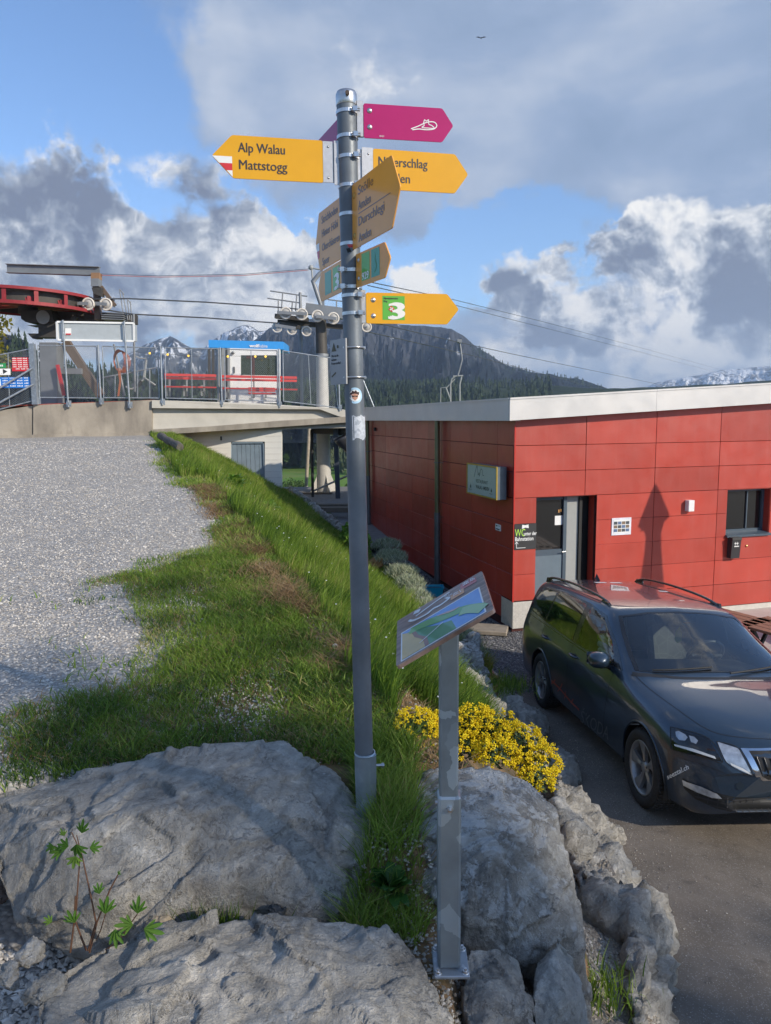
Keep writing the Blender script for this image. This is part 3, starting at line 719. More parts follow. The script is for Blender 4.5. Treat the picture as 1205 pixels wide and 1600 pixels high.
# window
wn_ = MB(); wd_ = -.17
for c, s_ in (((4.10, 1.80), (.05, .05, .80)), ((4.97, 1.80), (.05, .05, .80)), ((4.53, 2.19), (.90, .05, .05)), ((4.53, 1.45), (.90, .05, .07)), ((4.63, 1.80), (.022, .05, .74))):
    wn_.box(fr(c[0], c[1], wd_), s_, MR)
wo_ = wn_.build('window', M_ANTH, bld)
w2 = MB(); w2.box(fr(4.37, 1.83, wd_ - .005), (.50, .01, .68), MR); w2.build('pane', M_DGLASS, wo_)
w3 = MB(); w3.box(fr(4.80, 1.83, wd_ - .012), (.32, .01, .68), MR); w3.build('pane', M_DGLASS, wo_)
w4 = MB(); w4.prism([fr(4.07, 1.375, .05), fr(5.01, 1.375, .05), fr(5.01, 1.42, -.19), fr(4.07, 1.42, -.19)], UP * .035); w4.build('sill', M_ANTH, wo_)
w5 = MB(); w5.box(fr(5.0, 1.8, -.10), (.012, .18, .80), MR); w5.box(fr(4.075, 1.8, -.10), (.012, .18, .80), MR); w5.box(fr(4.53, 2.217, -.10), (.92, .18, .012), MR); w5.build('reveal', M_RED, wo_)
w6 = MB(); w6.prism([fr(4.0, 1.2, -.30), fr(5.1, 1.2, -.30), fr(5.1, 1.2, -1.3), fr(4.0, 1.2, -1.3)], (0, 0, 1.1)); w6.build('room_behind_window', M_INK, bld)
# plinth strip in front of the terrace
pl_ = MB(); pl_.prism([fr(2.2, .0, -.01), fr(W_, 0, -.01), fr(W_, 0, -.05), fr(2.2, 0, -.05)], (0, 0, .12)); pl_.build('base_strip', mat('pale_concrete', (.55, .52, .46), .85), bld)
# downpipes
for s_, zj in ((3.35, 1.55), (8.9, 1.9)):
    p = MB(); p.cyl(fl(s_, zj, .09), fl(s_, 3.47, .09), .052, n=14); o = p.build('downpipe', M_PIPEO, bld)
    p = MB(); p.cyl(fl(s_, .0, .09), fl(s_, zj + .04, .09), .060, n=14); p.build('lower_pipe', M_PIPE, o)
    p = MB()
    for z in (.62, 1.5, 2.6): p.cyl(fl(s_, z, .09), fl(s_, z + .02, .09), .066, n=14); p.beam(fl(s_ - .0, z + .01, .09), fl(s_ - .14, z + .01, 0), .008, .008)
    p.build('pipe_clamp', M_PIPE, o)
ct = MB(); ct.box(fl(9.35, 3.05, .01), (.26, .02, .30), ML)
for i in range(5): ct.box(fl(9.35, 2.94 + i * .055, .025), (.26, .015, .02), ML)
ct.build('vent_grille', M_LGREY, bld)
dt = MB(); dt.box(fl(8.35, 3.22, .03), (.08, .06, .09), ML); dt.build('lamp_socket', M_INK, bld)

def rich_text(mb_parent, name, txt, size, M, m, **k):
    v, f = text_mesh(txt, size, M, **k); mb = MB(); mb.add(v, f); return mb.build(name, m, mb_parent)
# illuminated box sign on the shady wall
lb = empty('box_sign', fl(.8, 2.45, .2), 'grey wall box sign with gold rim reading RESTAURANT WALAU AMDEN', 'sign')
M_GOLD = mat('gold_rim', (.55, .38, .08), .35, .6, var=.05); M_SFACE = mat('pale_sign_face', (.42, .47, .43), .25, var=.04, coat=.4)
b = MB(); b.box(fl(.81, 2.447, .135), (1.26, .155, .53), ML); b.build('case', mat('case_metal', (.16, .19, .22), .35, .5), lb)
b = MB()
for c, s_ in (((.81, 2.705), (1.26, .02, .022)), ((.81, 2.189), (1.26, .02, .022)), ((1.43, 2.447), (.022, .02, .495)), ((.19, 2.447), (.022, .02, .495))): b.box(fl(c[0], c[1], .222), s_, ML)
b.build('rim', M_GOLD, lb)
b = MB(); b.box(fl(.81, 2.447, .217), (1.21, .012, .49), ML); b.build('sign_face', M_SFACE, lb)
b = MB(); b.box(fl(.81, 2.45, .03), (.9, .07, .3), ML); b.build('wall_bracket', M_INK, lb)
b = MB(); b.box(fl(.187, 2.20, .16), (.004, .05, .02), ML); b.build('rating_label', M_WHITE, lb)
FL = frame(fl(1.40, 2.215, .2245), -DL)
FLm = lambda u, v: FL @ Matrix.Translation((u, v, 0))
M_OLI = mat('dark_green_ink', (.06, .08, .05), .6, var=0)
rich_text(lb, 'lettering', 'RESTAURANT', .085, FLm(.36, .185), M_OLI, sx=.95)
rich_text(lb, 'lettering', 'WALAU AMDEN', .085, FLm(.36, .085), M_OLI, sx=.9, bold=.002)
for u in (.10, .98):
    e_ = MB(); e_.lathe([(0.001, 0), (.025, .0)], FLm(u + .03, .095) @ Vector((0, 0, .001)), NL, 10); e_.add([FLm(u + .012, .10) @ Vector((0, 0, .001)), FLm(u + .048, .10) @ Vector((0, 0, .001)), FLm(u + .03, .15) @ Vector((0, 0, .001))], [(0, 1, 2)])
    e_.build('emblem', M_OLI, lb); rich_text(lb, 'lettering', 'APPENZELLER', .026, FLm(u - .06, .035), M_OLI, sx=.9)
def ribbon(pts, w, M, depth=0.0):
    """flat pen stroke through 2d points in frame M"""
    vs = []; n = len(pts)
    for i, p in enumerate(pts):
        a = pts[max(i - 1, 0)]; c = pts[min(i + 1, n - 1)]; d = Vector((c[0] - a[0], c[1] - a[1])); d.normalize()
        ww = w[i] if isinstance(w, (list, tuple)) else w
        vs += [M @ Vector((p[0] - d.y * ww / 2, p[1] + d.x * ww / 2, depth)), M @ Vector((p[0] + d.y * ww / 2, p[1] - d.x * ww / 2, depth))]
    return vs, [(2 * i, 2 * i + 1, 2 * i + 3, 2 * i + 2) for i in range(n - 1)]
def smooth(pts, k=6):
    out = []; n = len(pts)
    for i in range(n - 1):
        p0 = pts[max(i - 1, 0)]; p1 = pts[i]; p2 = pts[i + 1]; p3 = pts[min(i + 2, n - 1)]
        for j in range(k):
            t = j / k
            out.append(tuple(.5 * ((2 * b) + (c - a) * t + (2 * a - 5 * b + 4 * c - d) * t * t + (3 * b - a - 3 * c + d) * t ** 3) for a, b, c, d in zip(p0, p1, p2, p3)))
    out.append(tuple(pts[-1])); return out
b = MB(); b.add(*ribbon(smooth([(.28, .27), (.40, .47), (.42, .46), (.46, .32), (.50, .36), (.52, .30), (.57, .42), (.63, .41), (.65, .33), (.70, .33)]), .010, FLm(0, 0), .001)); b.build('script_mark', M_OLI, lb)
# small plate on the shady wall
qp = MB(); qp.box(fl(.59, 1.67, .006), (.20, .01, .105), ML); o = qp.build('wall_plate', M_WHITE); tag(o, 'small white plate with a dark stripe below the box sign', 'plate')
s_ = MB(); s_.box(fl(.59, 1.64, .0125), (.14, .003, .018), ML); s_.box(fl(.63, 1.695, .0125), (.05, .003, .02), ML); s_.box(fl(.54, 1.70, .0125), (.03, .003, .015), ML); s_.build('print', M_INK, o)
# chalk board
cb = MB(); cb.box(fr(.195, 1.595, .010), (.385, .012, .415), MR); wc = cb.build('chalk_board', mat('slate', (.035, .035, .037), .7)); tag(wc, 'black board lettered WC unter der Bahnstation left of the restaurant door', 'sign')
FW = frame(fr(.0, 1.39, .0175), DR)
M_LIMEINK = mat('lime_chalk', (.45, .75, .10), .8, var=0)
rich_text(wc, 'lettering', 'WC', .17, FW @ Matrix.Translation((.01, .215, 0)), M_LIMEINK, sx=.62)
rich_text(wc, 'lettering', 'unter der', .082, FW @ Matrix.Translation((.165, .225, 0)), M_WHITE, sx=.72, bold=.0015)
rich_text(wc, 'lettering', 'Bahnstation', .092, FW @ Matrix.Translation((.01, .14, 0)), M_WHITE, sx=.76, bold=.0015)
b = MB(); b.add(*ribbon([(.20, .025), (.04, .025)], .008, FW)); b.add(*ribbon([(.04, .021), (.04, .125)], .008, FW)); b.add(*ribbon([(.012, .09), (.04, .128)], .008, FW)); b.add(*ribbon([(.04, .128), (.07, .09)], .008, FW)); b.build('arrow', M_WHITE, wc)
b = MB(); b.prism([FW @ Vector(p) for p in ((.13, .335, 0), (.155, .34, 0), (.19, .352, 0), (.225, .345, 0), (.25, .34, 0), (.245, .40, 0), (.215, .395, 0), (.19, .39, 0), (.165, .395, 0), (.135, .40, 0))], NR * .003); o = b.build('paper_tag', M_WHITE, wc)
# notice
nb = MB(); nb.box(fr(1.965, 1.675, .006), (.37, .012, .29), MR); no = nb.build('framed_notice', mat('pale_frame', (.72, .72, .78), .5)); tag(no, 'framed sheet of small mountain pictures on the red wall right of the door', 'notice')
b = MB(); b.box(fr(1.965, 1.675, .0125), (.30, .003, .225), MR); b.build('sheet', M_WHITE, no)
MPIC = [mat('photo_print', c, .5) for c in ((.10, .16, .28), (.20, .14, .09), (.06, .07, .08))]
for k in range(12):
    b = MB(); b.box(fr(1.85 + .076 * (k % 4), 1.61 + .062 * (k // 4), .0145), (.066, .002, .05), MR); b.build('picture', MPIC[(k * 7) % 3], no)
# wall lamp
wl = MB(); wl.bevbox(fr(3.265, 1.975, .05), (.115, .10, .19), .004, MR); o = wl.build('wall_lamp', M_WHITE); tag(o, 'small white box lamp on the red wall between notice and window', 'lamp')
b = MB(); b.box(fr(3.265, 1.975, -.0 + .003), (.09, .012, .15), MR); b.build('back_plate', M_PIPE, o)
# letter box
tb_ = empty('letter_box', fr(4.22, 1.2, 0), 'black metal letter box with white emblem under the window ledge', 'letter box')
b = MB(); b.prism([fr(4.12, 1.01, 0), fr(4.12, 1.37, 0), fr(4.12, 1.395, .02), fr(4.12, 1.37, .125), fr(4.12, 1.01, .10)], DR * .185); b.build('case', mat('black_powder_coat', (.03, .03, .033), .45), tb_)
b = MB(); b.prism([fr(4.115, 1.335, .135), fr(4.31, 1.335, .135), fr(4.31, 1.385, .128), fr(4.115, 1.385, .128)], -NR * .02); b.build('flap', M_INK, tb_)
FB = frame(fr(4.16, 1.245, .122), DR)
b = MB()
for u in (0, .045): b.add(*ribbon([(.02 + u, .0), (.02 + u, .06)], .01, FB, .004)); b.add(*ribbon([(.0 + u, .035), (.045 + u, .035)], .01, FB, .005))
b.add(*ribbon([(0, -.018), (.10, -.018)], .016, FB, .004)); b.build('emblem', M_WHITE, tb_)
kb = MB(); kb.lathe([(.0001, .022), (.018, .02), (.024, .01), (.024, 0)], fr(4.53, 1.20, 0), NR, 14); o = kb.build('brass_bell_push', mat('brass', (.75, .5, .22), .25, .9)); tag(o, 'round brass bell push right of the black letter box', 'bell')

# ================================================================== SIGNPOST
POLE_B = Vector((-.088, 2.83, 1.62)); POLE_T = Vector((-.129, 2.83, 4.674))
PAX = (POLE_T - Vector((-.088, 2.83, 1.9))).normalized()
def pole_at(z): return Vector((-.088, 2.83, 1.9)) + PAX * ((z - 1.9) / PAX.z)
def galv(name, base=(.33, .36, .39), met=.55, rough=.42, sp=.35, sc=38):
    def ex(q, tc, c):
        w = q.vec('ADD', tc, q.vec('SCALE', q.noise(tc, 14, 3, .6, 0, True), .05))
        v = q.vor(q.vec('MULTIPLY', w, (1, 1, .8)), sc, out='Color'); s_ = q.new('ShaderNodeSeparateColor'); q.put(s_.inputs[0], v)
        return q.mix(q.rng(s_.outputs[1], .78, .92, 0, sp), c, tuple(min(k * 1.9, .8) for k in base))
    return mat(name, base, rough, met, var=.16, vscale=7, bump=.08, bscale=80, extra=ex, rvar=.08)
M_POLE = mat('weathered_galvanised_pole', (.15, .17, .19), .5, .3, var=.22, vscale=5, bump=.12, bscale=60, rvar=.1,
             extra=lambda q, tc, c: q.mix(q.rng(q.noise(q.vec('MULTIPLY', tc, (40, 40, 2.2)), 1.0, 6, .7), .56, .72, 0, .5), c, (.075, .09, .11)))
M_GALV = galv('galvanised_steel'); M_GALVP = galv('spangled_galvanised_steel', (.27, .31, .33), .5, .4, .55, 14)
M_STEEL = mat('stainless_steel', (.62, .61, .60), .28, .9, var=.08, vscale=30)
M_ALU = mat('brushed_aluminium', (.48, .48, .49), .42, .6, var=.10, vscale=60, bump=.1, bscale=300)
def signpaint(name, c, coat=.35, spec=.2):
    return mat(name, c, .40, 0, var=.05, vscale=6, coat=coat, coatr=.11, spec=spec, bump=.01, bscale=25, extra=lambda q, tc, k: q.mix(q.rng(q.noise(tc, 9, 6, .7), .58, .8, 0, .35), k, tuple(a * .8 for a in c)))
M_YEL = signpaint('yellow_sign_enamel', (.72, .36, .012)); M_YELD = signpaint('glare_tinted_yellow', (.78, .36, .06), .42, .2); M_MAG = signpaint('magenta_sign_enamel', (.42, .012, .13))  # turned boards: tan cloud glare put into a paler yellow
M_SINK = mat('sign_lettering_black', (.035, .025, .015), .5, var=0, coat=.5)
M_SWHITE = mat('sign_white_film', (.78, .78, .76), .4, var=.02, coat=.5); M_SRED = mat('sign_red_film', (.60, .02, .02), .4, var=.03, coat=.5)
M_SGREEN = mat('green_route_film', (.10, .42, .03), .4, var=.03, coat=.5); M_STEAL = mat('teal_route_film', (.03, .30, .17), .4, var=.05, coat=.5)

post = empty('signpost', (-.088, 2.83, 1.9), 'tall grey steel hiking signpost carrying yellow and magenta arrow boards', 'signpost')
b = MB(); b.cyl(POLE_B, POLE_T - PAX * .03, .0365, n=28, cap=False); pole = b.build('pole', M_POLE, post)
b = MB(); b.lathe([(.0375, -.05), (.0385, -.048), (.0385, -.012), (.034, -.002), (.02, .004), (.0005, .006)], POLE_T, PAX, 26); cap = b.build('cap', M_STEEL, post)
b = MB(); b.cyl(POLE_T + Vector((.006, -.036, -.022)), POLE_T + Vector((.006, -.050, -.022)), .008, n=6, smooth=False); b.build('bolt', mat('rusty_bolt', (.12, .09, .07), .6, .5), cap)
b = MB(); b.tube([pole_at(1.62), pole_at(2.155)], [.0425, .0425], 26, False)
b.lathe([(.0425, 0), (.0425, .012), (.038, .012)], pole_at(2.15), PAX, 26); slv = b.build('ground_sleeve', M_GALVP, post)
b = MB(); c_ = pole_at(2.11); b.cyl(c_ + Vector((.03, -.012, 0)), c_ + Vector((.078, -.012, 0)), .006, n=8); b.cyl(c_ + Vector((.066, -.012, 0)), c_ + Vector((.076, -.012, 0)), .011, n=6, smooth=False); b.build('clamp_screw', M_STEEL, slv)
b = MB(); b.prism([c_ + Vector((.02, -.036, -.07)), c_ + Vector((.045, -.03, -.07)), c_ + Vector((.045, -.03, .05)), c_ + Vector((.02, -.036, .04))], (0, .02, 0)); b.build('clamp_lug', M_GALVP, slv)
# scratch lines on the pole
def band(zc, kind=0, side=1):
    c = pole_at(zc); mb = MB(); mb.lathe([(.0368, -.006), (.0392, -.006), (.0392, .006), (.0368, .006)], c, PAX, 26, False)
    o = mb.build('clamp_band', M_STEEL, post)
    m2 = MB()
    for dz in (-.0085, .0085): m2.cyl(c + Vector((.018 * side, -.040, dz * .4)), c + Vector((.048 * side, -.034, dz * .4)), .0042, n=8)
    m2.box(c + Vector((.032 * side, -.041, 0)), (.016, .010, .016)); m2.build('band_screw', M_STEEL, o)
for z_, s_ in ((4.600, 1), (4.515, 1), (4.445, 1), (4.345, 1), (4.245, 1), (4.14, 1), (4.045, -1), (3.985, -1), (3.955, 1), (3.89, 1)): band(z_, 0, s_)

def fit(parent, txt, M, u, v, w, cap_h, m, bold=.0, name='lettering'):
    vs, fs = text_mesh(txt, 1.0, Matrix.Identity(4))
    xs_ = [p.x for p in vs]; x0, x1 = min(xs_), max(xs_); sx = w / (x1 - x0); sy = cap_h / .729; mb = MB()
    for k, dx in enumerate((0, 1, -1) if bold else (0,)):
        e = cap_h * bold * 2.2 * dx if bold else 0
        mb.add([M @ Vector((u + (p.x - x0) * sx + e, v + p.y * sy + e * .3, .0008 + .0001 * k)) for p in vs], fs)
    return mb.build(name, m, parent)
def sign_board(P, d, L, h, e, left, m, label=None, corner=.006, th=.004, bracket=.06, gap=0.0):
    """P: top corner at the pole side. left: the board's tip is at the reader's left"""
    d = Vector((d[0], d[1], 0)).normalized(); u = -d if left else d
    n = u.cross(UP)
    if left: O = P + d * L - UP * h
    else: O = P - UP * h
    M = frame(O, u)
    if left: out = [(0, 0), (L, 0), (L, h), (0, h), (-e, h / 2)]
    else: out = [(0, 0), (L, 0), (L + e, h / 2), (L, h), (0, h)]
    # soften the corners
    pts = []
    k = len(out)
    for i in range(k):
        p = Vector(out[i]); a = (Vector(out[i - 1]) - p).normalized(); c = (Vector(out[(i + 1) % k]) - p).normalized()
        pts += [p + a * corner, p + (a + c) * corner * .30, p + c * corner]
    mb = MB(); mb.prism([M @ Vector((p.x, p.y, 0)) for p in pts], -n * th)
    o = mb.build('direction_board', m, post)
    if label: o['label'] = label
    # bracket plate between pole and board
    x0 = L if left else 0; s_ = 1 if left else -1
    mb = MB(); a = M @ Vector((x0 - s_ * .012, 0.004, -.005)); c = M @ Vector((x0 + s_ * (bracket), 0.004, -.005))
    mb.prism([a, c, c - n * .004, a - n * .004], UP * (h - .008)); br = mb.build('bracket', M_ALU, o)
    return o, M
def rivets(o, M, pts, r=.0055, m=None):
    for u, v in pts:
        mb = MB(); c = M @ Vector((u, v, 0)); n = (M @ Vector((u, v, 1)) - c).normalized()
        mb.lathe([(.0001, .004), (r * .7, .0035), (r, .0015), (r * 1.25, .001), (r * 1.25, 0)], c, n, 12); mb.build('screw', m or M_STEEL, o)
# Alp Walau / Mattstogg
o, M = sign_board(Vector((-.216, 2.81, 4.50)), (-.314, -.06), .322, .146, .072, True, M_YEL, 'yellow arrow board pointing left reading Alp Walau and Mattstogg')
fit(o, 'Alp Walau', M, .020, .090, .165, .034, M_SINK, .010); fit(o, 'Mattstogg', M, .022, .032, .170, .034, M_SINK, .010)
mb = MB(); mb.add([M @ Vector(p) for p in ((-.071, .073, .0008), (-.002, .073, .0008), (-.002, .050, .0008), (-.047, .050, .0008))], [(0, 1, 2, 3)]); mb.add([M @ Vector(p) for p in ((-.022, .026, .0008), (-.002, .026, .0008), (-.002, .004, .0008))], [(0, 1, 2)]); mb.build('white_stripe', M_SWHITE, o)
mb = MB(); mb.add([M @ Vector(p) for p in ((-.047, .050, .0009), (-.002, .050, .0009), (-.002, .026, .0009), (-.024, .026, .0009))], [(0, 1, 2, 3)]); mb.build('red_stripe', M_SRED, o)
mb = MB(); n_ = (M @ Vector((0, 0, 1)) - M @ Vector((0, 0, 0)))
mb.prism([M @ Vector(p) for p in ((.322, .002, .001), (.358, .002, .001), (.358, .144, .001), (.322, .144, .001))], -n_ * .004)
mb.prism([M @ Vector(p) for p in ((.362, -.006, .006), (.386, -.006, .006), (.386, .146, .006), (.362, .146, .006))], -n_ * .004); mb.build('mount_plate', M_ALU, o)
rivets(o, M, [(.341, .018), (.341, .125)], .0035)
# Niderschlag / Amden
o, M = sign_board(Vector((-.034, 2.83, 4.478)), (.304, .065), .312, .140, .052, False, M_YEL, 'yellow arrow board pointing right reading Niderschlag')
fit(o, 'Niderschlag', M, .020, .082, .185, .034, M_SINK, .010); fit(o, 'Amden', M, .020, .026, .118, .034, M_SINK, .010)
mb = MB(); n_ = (M @ Vector((0, 0, 1)) - M @ Vector((0, 0, 0)))
mb.prism([M @ Vector(p) for p in ((-.042, .002, .001), (-.001, .002, .001), (-.001, .142, .001), (-.042, .142, .001))], -n_ * .004); mb.build('mount_plate', M_ALU, o)
rivets(o, M, [(-.018, .12)], .0035)
# snowshoe trail board
o, M = sign_board(Vector((-.067, 2.82, 4.630)), (.287, .05), .293, .118, .042, False, M_MAG, 'magenta arrow board with white snowshoe drawing')
rivets(o, M, [(.022, .094), (.022, .038)], .0075)
mb = MB()
mb.add(*ribbon(smooth([(.175, .040), (.20, .050), (.235, .066), (.262, .068), (.272, .056), (.260, .044), (.232, .040), (.205, .041), (.18, .037)]), .0035, M, .0008))
mb.add(*ribbon(smooth([(.222, .062), (.224, .054), (.216, .047), (.236, .046), (.262, .047), (.252, .056), (.242, .060), (.241, .076)]), .003, M, .0009))
mb.add(*ribbon(smooth([(.222, .062), (.226, .074), (.232, .070), (.241, .076)]), .003, M, .0009)); mb.build('snowshoe_symbol', M_SWHITE, o)
fit(o, '10.21', M, .058, .006, .016, .006, M_SWHITE, .01)
mb = MB(); n_ = (M @ Vector((0, 0, 1)) - M @ Vector((0, 0, 0)))
mb.prism([M @ Vector(p) for p in ((-.024, .004, .0), (-.002, .004, .0), (-.002, .126, .0), (-.024, .126, .0))], -n_ * .012); mb.build('mount_plate', M_ALU, o)
o, M = sign_board(Vector((-.158, 2.87, 4.602)), (-.1, .23), .27, .108, .035, True, M_MAG, 'magenta arrow board seen edge on behind the pole')
# Route 3
o, M = sign_board(Vector((-.066, 2.83, 3.968)), (.306, .05), .312, .113, .046, False, M_YEL, 'yellow arrow board with green square route number 3')
rivets(o, M, [(.027, .086), (.027, .028)], .0075)
def route(o, M, u, v, w, h, num, m=None, extra=None, small=True):
    mb = MB(); mb.add([M @ Vector(p) for p in ((u, v, .0006), (u + w, v, .0006), (u + w, v + h, .0006), (u, v + h, .0006))], [(0, 1, 2, 3)]); q_ = mb.build('route_sticker', m or M_SGREEN, o)
    return q_
q_ = route(o, M, .062, .014, .085, .088, '3')
M2 = M @ Matrix.Translation((0, 0, .0006))
fit(q_, '3', M2, .090, .018, .052, .062, M_SWHITE, .05); fit(q_, 'Alpenpanorama', M2, .066, .090, .055, .007, M_SINK, .02); fit(q_, 'Weg', M2, .066, .079, .014, .007, M_SINK, .02)
mb = MB(); c = (.096, .054)
mb.add([M2 @ Vector((c[0] + a, c[1] + b_, .001)) for a, b_ in ((-.012, -.002), (.002, -.012), (.012, .002), (-.002, .012))], [(0, 1, 2, 3)]); mb.build('red_mark', M_SRED, q_)
mb = MB()
for a in (R_(35), R_(125)): mb.add(*ribbon([(c[0] - .007 * math.cos(a), c[1] - .007 * math.sin(a)), (c[0] + .007 * math.cos(a), c[1] + .007 * math.sin(a))], .004, M2, .002))
mb.build('white_cross', M_SWHITE, q_)
mb = MB(); n_ = (M @ Vector((0, 0, 1)) - M @ Vector((0, 0, 0)))
mb.prism([M @ Vector(p) for p in ((-.024, .002, .0), (-.002, .002, .0), (-.002, .122, .0), (-.024, .122, .0))], -n_ * .012); mb.build('mount_plate', M_ALU, o)
# board coming towards the reader: Amden, Durschlegi
o, M = sign_board(Vector((-.112, 2.795, 4.340)), (.138, -.30), .338, .226, .062, False, M_YELD, 'large yellow arrow board turned towards us reading Amden and Durschlegi')
M_FINK = mat('brown_lettering', (.16, .09, .05), .5, var=0, coat=.6)  # lettering in a paler brown than on the other boards
for t_, v in (('Stölle', .176), ('Amden', .124), ('Durschlegi', .070), ('Amden', .014)): fit(o, t_, M, .060, v, .022 * len(t_), .032, M_FINK, .015)
mb = MB(); mb.add(*ribbon([(.06, .112), (.33, .112)], .003, M, .0009)); mb.build('line', M_FINK, o)
rivets(o, M, [(.02, .185), (.02, .045)], .009, mat('brass_screw', (.5, .3, .08), .4, .7))
mb = MB(); n_ = (M @ Vector((0, 0, 1)) - M @ Vector((0, 0, 0)))
mb.prism([M @ Vector(p) for p in ((-.035, .03, -.003), (.004, .03, -.003), (.004, .20, -.003), (-.035, .20, -.003))], -n_ * .006); mb.build('mount_plate', M_ALU, o)
# board running away to the left
o, M = sign_board(Vector((-.150, 2.865, 4.327)), (-.105, .235), .270, .225, .045, True, M_YELD, 'large yellow arrow board running away behind the pole reading Strichboden and Speer')
for t_, v in (('Strichboden', .176), ('Hinter Höhi', .124), ('Oberchäseren', .070), ('Speer', .014)): fit(o, t_, M, .035, v, .0165 * len(t_), .030, M_FINK, .015)
mb = MB(); mb.add([M @ Vector(p) for p in ((-.04, .11, .0008), (.0, .11, .0008), (.0, .08, .0008), (-.030, .08, .0008))], [(0, 1, 2, 3)]); mb.build('white_stripe', M_SWHITE, o)
mb = MB(); mb.add([M @ Vector(p) for p in ((-.030, .08, .0008), (.0, .08, .0008), (.0, .05, .0008), (-.020, .05, .0008))], [(0, 1, 2, 3)]); mb.build('red_stripe', M_SRED, o)
# small route boards
o, M = sign_board(Vector((-.100, 2.795, 4.098)), (.104, -.19), .218, .119, .04, False, M_YELD, 'small yellow arrow board turned towards us with green sticker 929')
q_ = route(o, M, .045, .016, .062, .095, ''); M2 = M @ Matrix.Translation((0, 0, .0006)); fit(q_, '929', M2, .050, .020, .050, .026, M_SWHITE, .02)
q_ = route(o, M, .120, .016, .062, .095, '', M_STEAL); mb = MB(); mb.add(*ribbon(smooth([(.145, .03), (.16, .05), (.15, .075), (.155, .09)]), .006, M2)); mb.build('route_drawing', M_SGREEN, q_)
rivets(o, M, [(.02, .095), (.02, .03)], .006)
mb = MB(); n_ = (M @ Vector((0, 0, 1)) - M @ Vector((0, 0, 0)))
mb.prism([M @ Vector(p) for p in ((-.032, -.004, -.003), (.002, -.004, -.003), (.002, .120, -.003), (-.032, .120, -.003))], -n_ * .006); mb.build('mount_plate', M_ALU, o)
o, M = sign_board(Vector((-.152, 2.865, 4.097)), (-.1, .24), .27, .117, .04, True, M_YELD, 'small yellow arrow board behind the pole with green sticker 3')
M2 = M @ Matrix.Translation((0, 0, .0006)); q_ = route(o, M, .15, .016, .08, .088, '3'); fit(q_, '3', M2, .175, .02, .045, .06, M_SWHITE, .05); route(o, M, .05, .016, .08, .088, '3', M_STEAL)
# small notice plate on rods
d = Vector((-.065, .09, 0)).normalized(); u = -d; O = Vector((-.143, 2.79, 3.63)) + d * .11; M = frame(O, u)
mb = MB(); n_ = u.cross(UP); mb.prism([M @ Vector(p) for p in ((0, 0, 0), (.11, 0, 0), (.11, .168, 0), (0, .168, 0))], -n_ * .006); npl = mb.build('notice_plate', mat('grey_notice', (.34, .34, .34), .45, var=.03, coat=.3), post)
npl['label'] = 'small grey notice plate reading Wo ist die nächste Feuerstelle'
for t_, v, w in (('Wo ist die', .104, .05), ('nächste', .090, .035), ('Feuerstelle?', .076, .065)): fit(npl, t_, M, .01, v, w, .009, M_INK, .02)
mb = MB(); mb.add([M @ Vector(p) for p in ((.012, .125, .001), (.045, .125, .001), (.028, .158, .001))], [(0, 1, 2)]); mb.add([M @ Vector(p) for p in ((.05, .135, .001), (.062, .135, .001), (.062, .146, .001), (.05, .146, .001))], [(0, 1, 2, 3)]); mb.add(*ribbon([(.01, .03), (.04, .045)], .006, M, .001)); mb.build('drawing', mat('dark_olive_print', (.10, .09, .05), .6), npl)
for zz_ in (3.765, 3.655):
    mb = MB(); c = pole_at(zz_); pts = [c + Vector((.041 * math.cos(a), .041 * math.sin(a), 0)) for a in np.linspace(R_(-170), R_(-5), 12)]; mb.tube(pts, .0035, 8); mb.cyl(pts[-1] - Vector((0, .004, 0)), pts[-1] + Vector((0, .012, 0)), .006, n=8); mb.cyl(pts[0], Vector((-.15, 2.80, zz_)), .0035, n=8); mb.build('rod_clamp', M_STEEL, npl)
# stickers on the pole
def on_pole(u, z, r=.0372):
    c = pole_at(z); a = R_(-90) + u / .0365; return c + Vector((r * math.cos(a), r * math.sin(a), 0))
def pole_patch(name, out, m, r, parent=None, n=6):
    vs2, ed, fc = [], [], None
    pts = [Vector(p) for p in out]
    x0, x1 = min(p.x for p in pts), max(p.x for p in pts); y0, y1 = min(p.y for p in pts), max(p.y for p in pts)
    grid = [Vector((x0 + (x1 - x0) * i / n, y0 + (y1 - y0) * j / n)) for i in range(1, n) for j in range(1, n)]
    nv = len(pts); res = delaunay_2d_cdt(pts + grid, [], [list(range(nv))], 1, 1e-5)
    mb = MB(); mb.smooth = True; mb.add([on_pole(p.x, p.y, r) for p in res[0]], [tuple(f) for f in res[2]]); return mb.build(name, m, parent or post)
circ = lambda cx, cz, r, n=24: [(cx + r * math.cos(2 * math.pi * i / n), cz + r * math.sin(2 * math.pi * i / n)) for i in range(n)]
zc = at(555, 618, 2.79).z
rs_ = pole_patch('round_sticker', circ(.002, zc, .030), mat('pale_blue_film', (.40, .60, .75), .4, coat=.4), .0368); rs_['label'] = 'round sticker with a cartoon head in sunglasses'
pole_patch('sticker_disc', circ(.002, zc, .022), M_SWHITE, .0370, rs_)
M_SKIN = mat('tan_print', (.55, .28, .18), .5, var=0); M_HAIR = mat('dark_brown_print', (.05, .02, .015), .5, var=0)
pole_patch('face_print', [(-.012, zc + .004), (-.008, zc - .010), (.002, zc - .019), (.012, zc - .010), (.015, zc + .004), (.002, zc + .008)], M_SKIN, .0372, rs_)
pole_patch('hair_print', [(-.014, zc + .002), (-.018, zc + .010), (-.010, zc + .012), (-.008, zc + .019), (.0, zc + .015), (.006, zc + .020), (.011, zc + .013), (.019, zc + .013), (.017, zc + .002), (.008, zc + .006), (-.006, zc + .006)], M_HAIR, .0374, rs_)
